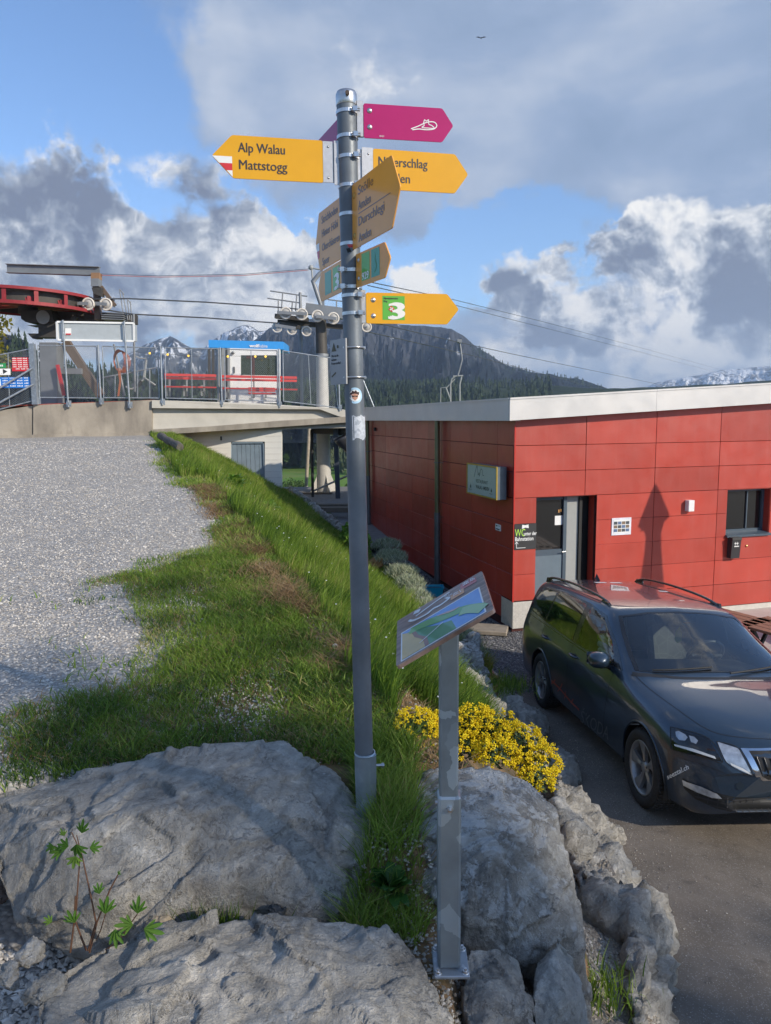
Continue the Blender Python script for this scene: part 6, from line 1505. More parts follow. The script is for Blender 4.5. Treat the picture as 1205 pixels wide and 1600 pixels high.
seam([(-.06, 1.0), (-.02, .85), (.10, .70), (.33, .58), (.40, .40), (.42, .235)], ray_side); seam([(-.70, .99), (0, .975), (1.0, .955), (1.9, .935)], ray_side, .012, m=M_BLKG)
seam([(.42, .245), (1.2, .24), (2.25, .245)], ray_side, .006)
seam([(2.22, -.765), (2.6, -.745), (3.0, -.70), (3.24, -.62), (3.36, -.45), (3.42, -.2), (3.43, 0)], ray_top, .006)
seam([(2.20, -.78), (2.27, -.70), (2.39, -.4), (2.42, 0)], ray_top, .05, m=M_BLKP)
seam([(2.25, .865), (2.45, .80), (2.7, .78), (2.95, .78)], ray_side, .002)
for wx in (0, 2.686):           # arch lip
    for s_ in (-1, 1):
        mb = MB(); pts = []
        for a in np.linspace(R_(-8), R_(188), 30):
            x, z = wx + .372 * math.cos(a), WR_ + .372 * math.sin(a); h = fullb.ray_cast(Vector((x, 2 * s_, z)), Vector((0, -s_, 0))); y = h[0].y if h[0] else .86 * s_
            pts.append(Vector((x, y, z)))
        mb.tube(pts, .011, 6, False); cbuild(mb, 'arch_lip', M_PAINT, body)
        mb = MB(); pr = []
        n = 22
        vs = []
        for j, yy in enumerate((.88, .62)):
            for i in range(n): a = R_(-15) + R_(210) * i / (n - 1); vs.append((wx + .385 * math.cos(a), yy * s_, WR_ + .385 * math.sin(a)))
        mb.add(vs, [(i, i + 1, n + i + 1, n + i) for i in range(n - 1)]); mb.add([vs[n + i] for i in range(n)], [tuple(range(n))]); cbuild(mb, 'wheel_liner', M_INK, body)
# underside, floor
mb = MB(); mb.box((1.15, 0, .26), (3.9, 1.3, .05)); mb.box((1.3, 0, .45), (3.6, 1.10, .3)); cbuild(mb, 'underbody', M_INK, body)
# wheels
def wheel(wx, s_):
    c = Vector((wx, .80 * s_, WR_)); ax = Vector((0, s_, 0)); e = bpy.data.objects.new('wheel', None); COL.objects.link(e); e.parent = car
    R = .318; mb = MB()
    mb.lathe([(.212, .075), (.235, .098), (.275, .108), (.300, .100), (.312, .082), (R, .05), (R, -.05), (.312, -.085), (.28, -.10), (.22, -.09), (.212, -.06)], c, ax, 48); 
    ref = ax.orthogonal().normalized()
    for i in range(56):
        a = 2 * math.pi * i / 56; d = ref * math.cos(a) + ax.cross(ref) * math.sin(a)
        for off in (-.065, -.022, .022, .065): mb.beam(c + d * (R + .001) + ax * (off - .017), c + d * (R + .001) + ax * (off + .017) + ax.cross(d) * .006, .016, .010, d)
        mb.beam(c + d * .306 + ax * .088, c + d * .290 + ax * .101, .012, .008, d)
    cbuild(mb, 'tyre', M_TYRE, e)
    mb = MB(); mb.lathe([(.200, .02), (.216, .07), (.222, .088), (.215, .092), (.205, .08), (.195, .04), (.19, -.06)], c, ax, 40); rm = cbuild(mb, 'rim', M_RIM, e)
    mb = MB(); mb.lathe([(.0001, -.02), (.13, -.02), (.20, -.02)], c, ax, 30); cbuild(mb, 'wheel_shade_disc', mat('brake_shadow', (.03, .03, .03), .6) if 'brake_shadow' not in bpy.data.materials else bpy.data.materials['brake_shadow'], e)  # near black disc paints the shade behind the spokes
    for k in range(5):
        a0 = 2 * math.pi * k / 5 + (.35 if wx > 1 else .9); mb = MB()
        def pol(r, a, h): return c + (ref * math.cos(a) + ax.cross(ref) * math.sin(a)) * r + ax * h
        top = [pol(.03, a0 - .6, .062), pol(.10, a0 - .20, .062), pol(.203, a0 - .33, .078), pol(.207, a0 - .05, .082), pol(.208, a0 + .20, .078), pol(.10, a0 + .24, .058), pol(.03, a0 + .6, .060)]
        bot = [p - ax * .03 for p in top]; n = len(top)
        mid = [pol(.06, a0, .070), pol(.14, a0 + .0, .070)]
        vs = top + bot + mid; fs = [(0, 1, n * 2), (1, 2, 2 * n + 1), (1, 2 * n + 1, 2 * n), (2, 3, 2 * n + 1), (3, 4, 2 * n + 1), (4, 5, 2 * n + 1), (5, 2 * n, 2 * n + 1), (5, 6, 2 * n), (6, 0, 2 * n)] + [(i, (i + 1) % n, (i + 1) % n + n, i + n) for i in range(n)]
        mb.add(vs, fs); cbuild(mb, 'spoke', M_RIM, e)
    mb = MB(); mb.lathe([(.055, .045), (.050, .062), (.032, .072), (.0001, .074)], c, ax, 20); cbuild(mb, 'hub_cap', M_RIM, e)
    for k in range(5):
        a = 2 * math.pi * k / 5 + .2; d = ref * math.cos(a) + ax.cross(ref) * math.sin(a); mb = MB(); mb.cyl(c + d * .052 + ax * .05, c + d * .052 + ax * .068, .009, n=6); cbuild(mb, 'wheel_bolt', M_BLKP, e)
for wx in (0.0, 2.686):
    for s_ in (-1, 1): wheel(wx, s_)
# roof rails, fin, stickers
for s_ in (-1, 1):
    mb = MB(); P = smooth([(-.78, .585, 1.395), (-.70, .60, 1.445), (-.4, .60, 1.485), (.2, .595, 1.500), (.8, .59, 1.485), (1.12, .585, 1.452), (1.26, .58, 1.40)], 6)
    mb.tube([Vector((p[0], p[1] * s_, p[2])) for p in P], .015, 8); cbuild(mb, 'roof_rail', M_BLKG)
    for x0, x1 in ((-.82, -.55), (.98, 1.26)):
        mb = MB(); mb.prism([Vector((x0, .575 * s_, 1.38)), Vector((x1, .575 * s_, 1.38)), Vector((x1 - .05, .59 * s_, 1.455)), Vector((x0 + .08, .59 * s_, 1.455))], Vector((0, .025 * s_, 0))); cbuild(mb, 'rail_foot', M_BLKG)
mb = MB(); mb.add([(-.62, -.03, 1.452), (-.62, .03, 1.452), (-.50, 0, 1.452), (-.63, 0, 1.53), (-.645, 0, 1.452)], [(0, 3, 2), (3, 1, 2), (0, 4, 3), (4, 1, 3)]); cbuild(mb, 'roof_aerial', M_BLKP)
def roof_tag(x, y, w, l, rot=0):
    pts = []
    for a, b in ((-l, -w), (l, -w), (l, w), (-l, w)):
        xx, yy = x + a * math.cos(rot) - b * math.sin(rot), y + a * math.sin(rot) + b * math.cos(rot); h = fullb.ray_cast(Vector((xx, yy, 3)), Vector((0, 0, -1))); pts.append(h[0] + Vector((0, 0, .004)))
    mb = MB(); mb.add(pts, [(0, 1, 2, 3)]); o = cbuild(mb, 'roof_sticker', M_WHITE); return o, pts
o, p = roof_tag(-.25, .0, .17, .045); Mr = frame(p[0] + (p[1] - p[0]) * .25 + Vector((0, 0, .001)), p[3] - p[0], p[1] - p[0])
Mr = frame(p[1] + (p[0] - p[1]) * .9 , p[2] - p[1], p[1] - p[0]) if False else Mr
scribble(o, frame(p[0] + Vector((0, 0, .001)) + (p[1] - p[0]) * .25, p[3] - p[0], p[1] - p[0]), .03, 0, .28, .045, M_INK, .001, 14)
roof_tag(.45, .36, .05, .03)
# lamps, grille and intakes laid on from the outlines they show
def pixp(name, pts, m, off=.003, step=7, mirror=True, parent=None, holes=None): return drape(name, pts, ray_pix, m, off, step, parent, holes, mirror)
M_LAMPB = mat('headlamp_bowl', (.012, .013, .015), .12, .2, var=.4, vscale=16, coat=1, coatr=.03); M_LAMPS = mat('headlamp_reflector', (.50, .52, .54), .2, .5, var=.3, vscale=20, coat=1, coatr=.03)
HL1 = [(1047, 1136), (1106, 1154), (1128, 1191), (1100, 1184), (1052, 1172), (1048, 1160)]
HL2 = [(1119, 1159), (1153, 1170), (1175, 1212), (1150, 1202), (1133, 1190)]
h1 = pixp('headlight', HL1, M_LAMPB, .003); h2 = pixp('headlight', HL2, M_LAMPS, .003)
for h in (h1[0],):
    pixp('light_strip', [(1053, 1163), (1054, 1166), (1080, 1174), (1118, 1186), (1116, 1182), (1082, 1170)], M_WHITE, .006, 6, True, h)
    pixp('lens_ring', [(1055, 1144), (1060, 1143), (1070, 1148), (1074, 1153), (1070, 1158), (1061, 1157), (1056, 1151)], M_LAMPS, .006, 4, True, h)
    pixp('lens_ring', [(1076, 1150), (1084, 1152), (1090, 1158), (1087, 1163), (1079, 1160)], M_LAMPS, .006, 4, True, h)
pixp('light_strip', [(1140, 1192), (1142, 1196), (1168, 1209), (1172, 1209), (1160, 1201)], M_WHITE, .006, 6, True, h2[0])
# grille in body coordinates
def hitpix(px, py): o, d = ray_pix(px, py); return fullb.ray_cast(o, d)[0]
ga, gb = hitpix(1156, 1169.5), hitpix(1179, 1213); ya, za, yb, zb2 = abs(ga.y), ga.z, abs(gb.y), gb.z
GR = [(-ya, za), (-ya * .6, za + .018), (0, za + .022), (ya * .6, za + .018), (ya, za), (yb, zb2), (yb * .85, zb2 - .035), (0, zb2 - .045), (-yb * .85, zb2 - .035), (-yb, zb2)]
GRI = shrink(GR, .91)
drape('grille', GR, ray_front, M_CHR, .006, .05, holes=GRI, mirror=False); gi = drape('grille', GRI, ray_front, M_INK, .0035, .06, mirror=False)[0]
for k in range(-9, 10):
    y = k * .047; pts = []
    for z in np.linspace(za + .005, zb2 - .03, 6):
        h = fullb.ray_cast(Vector((5, y * (1 - (za - z) * .5), z)), Vector((-1, 0, 0)))
        if h[0] and inpoly(np.array([h[0].y]), np.array([z]), GRI)[0]: pts.append(h[0] + Vector((.008, 0, 0)))
    if len(pts) > 1: mb = MB(); mb.tube(pts, .007, 6); cbuild(mb, 'grille_bar', M_BLKG, gi)
ip = [hitpix(*p) for p in ((1066, 1216), (1090, 1229), (1128, 1241), (1165, 1246), (1205, 1250), (1205, 1279), (1160, 1275), (1118, 1263), (1085, 1248), (1068, 1232))]
IP = [(p.y, p.z) for p in ip if p is not None]; top_ = IP[:5]; bot_ = IP[5:]; 
lo = top_ + [(-a, b) for a, b in top_[::-1]] + [(-a, b) for a, b in bot_[::-1]] + bot_
li = drape('lower_intake', lo, ray_front, M_INK, .003, .04, mirror=False)[0]
zt1, zb1 = max(b for a, b in IP), min(b for a, b in IP); yo = max(abs(a) for a, b in IP)
for k in range(4):
    z = zb1 + (zt1 - zb1) * (k + .5) / 4.5; seg = [(y, z) for y in np.linspace(-yo * .92, yo * .92, 21) if inpoly(np.array([y]), np.array([z]), lo)[0]]
    if len(seg) > 2: seam(seg, ray_front, .012, False, M_BLKP, .008, 'intake_bar', li)
for k in range(30):
    y = -yo * .9 + yo * 1.8 * k / 29; seg = [(y, z) for z in np.linspace(zb1, zt1, 9) if inpoly(np.array([y]), np.array([z]), lo)[0]]
    if len(seg) > 2: seam(seg, ray_front, .007, False, M_BLKP, .007, 'intake_bar', li)
seam(HL1 + HL1[:1], ray_pix, .006, True, M_INK, .004, 'lamp_gap'); seam(HL2 + HL2[:1], ray_pix, .006, True, M_INK, .004, 'lamp_gap')
pixp('fog_lamp', [(1066, 1218), (1072, 1221), (1096, 1229), (1118, 1239), (1126, 1247), (1112, 1246), (1088, 1237), (1068, 1227)], M_LAMPS, .012, 6)
pixp('parking_sensor', [(1155 + 6.5 * math.cos(a), 1228 + 6 * math.sin(a)) for a in np.linspace(0, 6.28, 13)[:-1]], mat('sensor_cap', (.03, .045, .06), .35, .3, coat=.6), .004, 5, False)
seam([(1068, 1186), (1100, 1196), (1140, 1212)], ray_pix, .003, False)
# tail lamp edge
drape('tail_light', [(-.985, .98), (-.90, 1.0), (-.88, .93), (-.97, .86), (-1.0, .9)], ray_side, mat('red_tail_lens', (.35, .01, .01), .15, coat=1), .004, .04)
# handles, mirrors
for s_ in (-1, 1):
    for x in (.13, 1.05):
        h = fullb.ray_cast(Vector((x, 2 * s_, .86)), Vector((0, -s_, 0)))[0]; mb = MB()
        mb.tube([h + Vector((-.09, -.004 * s_, 0)), h + Vector((-.075, .028 * s_, .002)), h + Vector((.0, .036 * s_, .004)), h + Vector((.075, .028 * s_, .002)), h + Vector((.09, -.004 * s_, 0))], [.012, .013, .014, .013, .012], 8); cbuild(mb, 'door_handle', M_PAINT)
        mb = MB(); mb.sphere(h + Vector((0, .002 * s_, -.002)), .055, 12, 8, (1.2, .2, .5)); cbuild(mb, 'handle_recess', M_INK)
    c = Vector((1.86, .955 * s_, 1.015)); mb = MB()
    prof = [(-.085, .35), (-.06, .75), (-.02, .98), (.03, 1.0), (.075, .78), (.105, .35), (.112, .05)]
    vs = []; n = 18
    for dx, k in prof:
        for i in range(n):
            a = 2 * math.pi * i / n; ca, sa = math.cos(a), math.sin(a); vs.append(c + Vector((dx, (.098 * abs(ca) ** .8 * (1 if ca > 0 else -1)) * k * s_, .075 * abs(sa) ** .8 * (1 if sa > 0 else -1) * k + .004)))
    mb.add(vs, [(i + j * n, (i + 1) % n + j * n, (i + 1) % n + (j + 1) * n, i + (j + 1) * n) for j in range(len(prof) - 1) for i in range(n)], True); mb.add(vs[:n], [tuple(range(n))]); mb.add(vs[-n:], [tuple(range(n))]); mo = cbuild(mb, 'wing_mirror', M_PAINT)
    mb = MB(); mb.tube([Vector((1.83, .82 * s_, .955)), Vector((1.84, .88 * s_, .96)), Vector((1.86, .93 * s_, .965))], [.032, .026, .035], 8); cbuild(mb, 'mirror_arm', M_BLKP, mo)
    mb = MB(); mb.box((1.775, .955 * s_, 1.018), (.004, .16, .11)); cbuild(mb, 'mirror_glass', M_CHR, mo)
# wipers
for y0, y1 in ((-.62, -.08), (.05, .62)):
    pts = []
    for t in np.linspace(0, 1, 7):
        y = y0 + (y1 - y0) * t; h = fullb.ray_cast(Vector((5, y, 1.012 + .035 * t)), Vector((-1, 0, 0)))[0]; pts.append(h + Vector((.018, 0, .014)))
    mb = MB(); mb.tube(pts, .008, 6); cbuild(mb, 'wiper', M_INK)
# interior
it = bpy.data.objects.new('interior', None); COL.objects.link(it); it.parent = car
mb = MB(); mb.prism([Vector((1.45, -.68, .93)), Vector((2.05, -.62, .955)), Vector((2.05, -.62, .4)), Vector((1.45, -.68, .5))], Vector((0, 1.3, 0))); cbuild(mb, 'dashboard', M_BLKP, it)
mb = MB(); mb.box((.4, 0, .48), (2.7, 1.5, .08)); mb.box((-.6, 0, .75), (.1, 1.3, .5)); cbuild(mb, 'floor', M_INT, it)
for y in (-.37, .37):
    mb = MB(); mb.bevbox((.95, y, .62), (.52, .50, .16), .05); mb.bevbox((.62, y, .93), (.14, .50, .62), .05, Matrix.Rotation(R_(-16), 3, 'Y')); mb.bevbox((.60, y, 1.28), (.10, .27, .18), .04, Matrix.Rotation(R_(-10), 3, 'Y')); cbuild(mb, 'front_seat', M_SEAT, it)
mb = MB(); mb.bevbox((-.30, 0, .92), (.16, 1.25, .6), .05, Matrix.Rotation(R_(-16), 3, 'Y')); cbuild(mb, 'rear_seat', M_INT, it)
mb = MB(); mb.torus((1.38, .37, .97), .18, .017, (-.80, 0, .55), 28, 8); mb.sphere((1.42, .37, .945), .06, 10, 8); mb.beam((1.40, .21, .96), (1.40, .53, .96), .03, .02); cbuild(mb, 'steering_wheel', mat('grey_wheel_leather', (.07, .07, .07), .45), it)
mb = MB(); mb.box((1.50, 0, 1.30), (.02, .22, .06)); cbuild(mb, 'rear_view_mirror', M_BLKG, it)
mb = MB(); mb.box((1.565, .055, 1.335), (.004, .07, .045)); cbuild(mb, 'toll_sticker', mat('orange_sticker', (.75, .16, .04), .5), it)
mb = MB(); mb.add([(1.50, .02, 1.27), (1.50, .05, 1.20), (1.50, .045, 1.12), (1.50, .0, 1.10), (1.50, -.03, 1.14), (1.50, -.02, 1.22)], [(0, 1, 2, 3, 4, 5)]); cbuild(mb, 'air_freshener', mat('olive_card', (.30, .32, .06), .7), it)
mb = MB(); mb.bevbox((1.25, -.58, .86), (.35, .16, .26), .04); mb.bevbox((1.22, -.58, 1.0), (.30, .15, .06), .02); cbuild(mb, 'white_bag', M_WHITE, it)
mb = MB(); mb.bevbox((1.18, -.56, 1.06), (.34, .15, .08), .03); cbuild(mb, 'yellow_vest', mat('fluorescent_yellow', (.72, .78, .02), .6), it)
mb = MB(); mb.bevbox((1.42, -.58, .83), (.14, .15, .18), .02); cbuild(mb, 'blue_carton', mat('blue_carton', (.03, .10, .35), .6), it)
# lettering on the body
def body_text(txt, uv, fn, w, hgt, m, bold=.01, name='lettering', shear=0.0, off=.0035):
    vs, fs = text_mesh(txt, 1.0, Matrix.Identity(4), bold=bold, shear=shear); x0, x1 = min(p.x for p in vs), max(p.x for p in vs); out = []
    for p in vs:
        u, v = uv((p.x - x0) / (x1 - x0) * w, p.y / .729 * hgt); o, d = fn(u, v); h = fullb.ray_cast(o, d)
        if h[0] is None: h = fullb.find_nearest(o + d * fn.dist)
        n = h[1] if h[1].dot(d) < 0 else -h[1]; out.append(h[0] + n * off)
    mb = MB(); mb.add(out, fs); return cbuild(mb, name, m, body)
def uvpix(p0, ang, slant):
    c, s = math.cos(R_(ang)), math.sin(R_(ang)); cs, ss = math.cos(R_(slant)), math.sin(R_(slant))
    return lambda u, v: (p0[0] + u * c + v * cs, p0[1] - u * s - v * ss)
body_text('seeztal.ch', uvpix((1043, 1218), 27, 105), ray_pix, 37, 8.0, M_WHITE, .02)
body_text('ŠKODA', uvpix((907, 1128), -33, 83), ray_pix, 52, 20, mat('grey_door_lettering', (.13, .14, .15), .4, coat=.5), 0.0)
M_REDD = mat('red_door_script', (.40, .06, .035), .45, coat=.5)
seam([(862, 1063), (876, 1077), (892, 1096), (905, 1109)], ray_pix, .022, False, M_REDD, .003, 'door_script')
for k, (a, b) in enumerate((((862, 1068), (868, 1062)), ((872, 1080), (879, 1068)), ((882, 1092), (884, 1080)), ((892, 1098), (896, 1092)))): seam([a, ((a[0] + b[0]) / 2 + 1, (a[1] + b[1]) / 2), b], ray_pix, .014, False, M_REDD, .0035, 'door_script')

# terrace tables beyond the car
def table(c, rz, label):
    e = empty('terrace_table', c, label, 'table', 'brown tables on the terrace'); Mz = Matrix.Rotation(rz, 3, 'Z'); m = bpy.data.materials.get('brown_table_boards') or mat('brown_table_boards', (.25, .10, .055), .5, var=.2, vscale=5)
    for k in range(5): mb = MB(); mb.bevbox(c + Mz @ Vector((0, -.28 + .14 * k, .73)), (1.5, .132, .035), .006, Mz); mb.build('board', m, e)
    for sx in (-.6, .6):
        mb = MB(); mb.beam(c + Mz @ Vector((sx, -.3, 0)), c + Mz @ Vector((sx, .2, .71)), .04, .04); mb.beam(c + Mz @ Vector((sx, .3, 0)), c + Mz @ Vector((sx, -.2, .71)), .04, .04); mb.build('leg', M_BLKP, e)
cT = atz(1186, 981, .75); table(Vector((cT.x - .35, cT.y + .72, .03)), R_(118), 'brown slatted table on the terrace behind the car roof')
cT = atz(1200, 1003, .75); table(Vector((cT.x + .6, cT.y + .25, .03)), R_(118), 'brown slatted table at the right edge of the terrace')
# parasol out of frame whose shadow falls on the facade
def parasol(c, label):
    e = empty('closed_parasol', c, label, 'parasol', None); mb = MB(); mb.cyl(c, c + UP * 3.35, .03, n=10); mb.build('pole', M_GALV, e)
    mb = MB(); n = 16; prof = [(.012, 3.42), (.075, 3.28), (.13, 3.12), (.22, 2.88), (.245, 2.78), (.16, 2.72), (.12, 2.55), (.13, 2.3), (.17, 1.9), (.21, 1.5), (.20, 1.25), (.03, 1.22)]
    vs = []
    for r, h in prof:
        for i in range(n): a = 6.2832 * i / n; k = 1 - .16 * (i % 2); vs.append(c + Vector((r * k * math.cos(a), r * k * math.sin(a), h)))
    mb.add(vs, [(i + j * n, (i + 1) % n + j * n, (i + 1) % n + (j + 1) * n, i + (j + 1) * n) for j in range(len(prof) - 1) for i in range(n)]); mb.build('folded_canopy', mat('parasol_cloth', (.35, .06, .05), .8), e)
    mb = MB(); mb.bevbox(c + UP * .06, (.7, .7, .12), .02); mb.build('base', M_PLIN, e)
sp = fr(2.60, 2.33); hh = 2.35; pc_ = sp + Vector((SUN_H.x, SUN_H.y, 0)) * hh; ztop = sp.z + hh * math.tan(SUN_EL)
parasol(Vector((pc_.x, pc_.y, .03 + ztop - 3.42)), 'closed parasol on the terrace just outside the picture')

# ================================================================== BOULDERS
def m_lime(name, base=(.41, .385, .34), lich=.0, warm=.35):
    m = bpy.data.materials.new(name); m.use_nodes = True; q = NG(m.node_tree); b = m.node_tree.nodes['Principled BSDF']
    tc = q.new('ShaderNodeNewGeometry').outputs['Position']; oi = q.new('ShaderNodeObjectInfo').outputs['Random']
    tc = q.vec('ADD', tc, q.vec('SCALE', (1.0, .7, .4), q.math('MULTIPLY', oi, 30)))
    w = q.vec('ADD', tc, q.vec('SCALE', q.noise(tc, 4, 6, .65, 0, True), .22))
    n1 = q.noise(tc, 3.2, 9, .66, .5); n2_ = q.noise(w, 16, 8, .68); n3 = q.noise(tc, 75, 5, .7)
    c = q.ramp(q.math('ADD', q.math('MULTIPLY', n1, .55), q.math('MULTIPLY', n2_, .45)), [(.35, tuple(k * .42 for k in base)), (.45, tuple(k * .85 for k in base)), (.55, tuple(k * 1.25 for k in base)), (.64, tuple(min(k * 1.9, .8) for k in base))])
    c = q.mix(q.rng(q.noise(tc, 1.8, 6, .6), .5, .72, 0, warm), c, (.33, .27, .20))
    v = q.math('ABSOLUTE', q.math('SUBTRACT', q.noise(w, 5.0, 7, .6), .5)); c = q.mix(q.math('MULTIPLY', q.rng(v, .008, .0, 0, .75), q.rng(n1, .42, .58)), c, (.62, .61, .58))
    v2 = q.math('ABSOLUTE', q.math('SUBTRACT', q.noise(w, 2.6, 8, .65, 1.0), .48)); crack = q.math('MULTIPLY', q.rng(v2, .006, .0), q.rng(n2_, .42, .58)); c = q.mix(q.math('MULTIPLY', crack, .65), c, (.06, .055, .05))
    sp = q.rng(q.noise(tc, 48, 4, .6), .63, .70, 0, .7); c = q.mix(sp, c, (.55, .54, .52))
    if lich:
        nz = q.new('ShaderNodeSeparateXYZ'); q.put(nz.inputs[0], q.new('ShaderNodeNewGeometry').outputs['Normal'])
        l = q.math('MULTIPLY', q.rng(q.noise(w, 14, 6, .7), .47, .53), q.rng(nz.outputs[2], .35, .75)); c = q.mix(q.math('MULTIPLY', l, lich), c, (.62, .62, .60))
    q.put(b.inputs['Base Color'], c); b.inputs['Roughness'].default_value = .82; b.inputs['Specular IOR Level'].default_value = .35
    h = q.math('ADD', q.math('MULTIPLY', n1, 1.6), q.math('ADD', q.math('MULTIPLY', n2_, .9), q.math('MULTIPLY', n3, .22))); h = q.math('ADD', q.math('SUBTRACT', h, q.math('MULTIPLY', crack, .5)), q.math('MULTIPLY', q.noise(tc, 190, 3, .7), .10))
    q.put(b.inputs['Normal'], q.bump(h, .9, .06)); return m
M_ROCK = m_lime('grey_limestone'); M_ROCKL = m_lime('lichened_limestone', (.31, .295, .265), .85); M_ROCKW = m_lime('pale_limestone', (.42, .395, .35), .2)
def P3(p): return at(p[0], p[1], p[2]) if len(p) == 3 else atz(p[0], p[1], p[3])
def finish_rock(bm, name, m, vox, amp, seed, label, group='boulders of the retaining wall', cat='boulder', ridge=.5, facets=True):
    me = bpy.data.meshes.new(name); bm.to_mesh(me); bm.free(); o = bpy.data.objects.new(name, me); COL.objects.link(o)
    md = o.modifiers.new('r', 'REMESH'); md.mode = 'VOXEL'; md.voxel_size = vox * .85
    sm = o.modifiers.new('s', 'SMOOTH'); sm.factor = .5; sm.iterations = 1
    dg = bpy.context.evaluated_depsgraph_get(); m2 = bpy.data.meshes.new_from_object(o.evaluated_get(dg)); o.modifiers.clear(); o.data = m2; bpy.data.meshes.remove(me)
    n = len(m2.vertices); co = np.empty(n * 3, np.float32); m2.vertices.foreach_get('co', co); co = co.reshape(-1, 3).astype(float); no = np.empty(n * 3, np.float32); m2.vertices.foreach_get('normal', no); no = no.reshape(-1, 3)
    sz = (co.max(0) - co.min(0)).max(); k = 1 / sz
    d = (fbm(co * 2.6 * k, 3, seed) - .5) * 2.6 + (fbm(co * 5.5 * k, 4, seed + 5, .55, True) - .6) * ridge * 1.8 + (fbm(co * 15 * k, 4, seed + 9, .6) - .5) * .9
    # flat breaks: terraced term
    t = fbm(co * 2.6 * k + 5, 3, seed + 20); d = d + (np.floor(t * 10) / 10 - t) * 4.8
    # fractured blocks: each patch is set in or out a little and tilted
    rr = np.random.default_rng(seed); lo_, hi_ = co.min(0), co.max(0); wj = co + (fbm(co * 9 * k, 2, seed + 31)[:, None] - .5) * sz * .10
    for ns, am in ((26, .85), (110, .38)):
        sd = rr.uniform(lo_, hi_, (ns, 3)); best = np.full(n, 1e9); idx = np.zeros(n, int)
        for q_i in range(ns):
            dd = ((wj - sd[q_i]) ** 2).sum(1); m_q = dd < best; best[m_q] = dd[m_q]; idx[m_q] = q_i
        off_ = rr.uniform(-1, 1, ns)[idx]; tv = rr.normal(0, 1, (ns, 3))[idx]; d = d + am * (off_ * .55 + ((co - sd[idx]) * tv).sum(1) * k * 3.2)
    co = co + no * (d * amp)[:, None]; m2.vertices.foreach_set('co', co.astype(np.float32).ravel())
    m2.materials.clear(); m2.materials.append(m); m2.polygons.foreach_set('use_smooth', [True] * len(m2.polygons)); m2.update()
    o.name = name; tag(o, label, cat, group); return o
def rock(name, pts, m, vox, amp, seed, label, **k):
    bm = bmesh.new(); vs = [bm.verts.new(P3(p) if not isinstance(p, Vector) else p) for p in pts]; bmesh.ops.convex_hull(bm, input=vs)
    loose = [v for v in bm.verts if not v.link_faces]; bmesh.ops.delete(bm, geom=loose, context='VERTS')
    return finish_rock(bm, name, m, vox, amp, seed, label, **k)
def rock_e(c, s, seed, m, label, rz=0, vox=None, amp=None, group='boulders of the retaining wall', name='boulder', cat='boulder'):
    r_ = random.Random(seed); bm = bmesh.new(); Mz = Matrix.Rotation(rz, 3, 'Z')
    for i in range(22):
        z = r_.uniform(-1, 1); a = r_.uniform(0, 6.283); q = math.sqrt(1 - z * z); f = r_.uniform(.82, 1.05)
        bm.verts.new(Vector(c) + Mz @ Vector((q * math.cos(a) * s[0] * f, q * math.sin(a) * s[1] * f, z * s[2] * f)))
    bmesh.ops.convex_hull(bm, input=bm.verts); bmesh.ops.delete(bm, geom=[v for v in bm.verts if not v.link_faces], context='VERTS')
    return finish_rock(bm, name, m, vox or max(s) * .07, amp or max(s) * .10, seed, label, group=group, cat=cat)
rock('boulder', [(-30, 1290, 2.85), (-5, 1240, 3.0), (95, 1218, 3.1), (215, 1190, 3.15), (290, 1172, 3.15), (345, 1186, 3.2), (400, 1170, 3.2), (455, 1168, 3.15), (492, 1190, 3.1), (548, 1245, 2.95), (606, 1320, 2.7), (612, 1368, 2.62), (592, 1425, 2.52), (500, 1432, 2.45), (390, 1425, 2.42), (250, 1452, 2.38), (110, 1475, 2.36), (35, 1470, 2.4), (-5, 1400, 2.5), (-32, 1340, 2.65),
    (60, 1290, 2.62), (300, 1265, 2.66), (470, 1280, 2.70), (150, 1400, 2.36), (420, 1370, 2.46), Vector((-.6, 3.2, 1.5)), Vector((-1.25, 2.9, 1.5)), Vector((-.2, 2.9, 1.5)), Vector((-.9, 2.35, 1.55)), Vector((-.3, 2.5, 1.5))], M_ROCK, .012, .030, 3, 'largest pale grey boulder, behind the bramble at the left')
rock('boulder', [(68, 1530, 2.05), (150, 1478, 2.2), (240, 1452, 2.27), (350, 1442, 2.3), (480, 1434, 2.32), (600, 1442, 2.3), (650, 1490, 2.2), (682, 1560, 2.05), (700, 1660, 1.85), (40, 1660, 1.75), (52, 1570, 1.95), (350, 1560, 1.92), (560, 1540, 2.0), (330, 1700, 1.6), (600, 1700, 1.66), Vector((-.8, 1.7, 1.2)), Vector((.1, 1.7, 1.2)), Vector((.1, 2.2, 1.2)), Vector((-.7, 2.2, 1.2))], M_ROCK, .011, .026, 14, 'wide flat boulder along the bottom edge of the picture')
rock('boulder', [(612, 1250, 2.95), (672, 1212, 3.1), (765, 1196, 3.1), (820, 1216, 3.05), (868, 1262, 2.95), (885, 1330, 2.8), (905, 1400, 2.72), (912, 1480, 2.62), (862, 1500, 2.5), (805, 1506, 2.42), (745, 1484, 2.42), (692, 1468, 2.45), (635, 1445, 2.5), (616, 1380, 2.6), (606, 1300, 2.75), (690, 1290, 2.66), (800, 1300, 2.64), (840, 1330, 2.66), (720, 1420, 2.42), Vector((.2, 3.1, 1.3)), Vector((.75, 3.1, 1.0)), Vector((.8, 2.6, .9)), Vector((.25, 2.5, 1.2))], M_ROCKL, .011, .022, 22, 'lichened grey boulder under the yellow flowers')
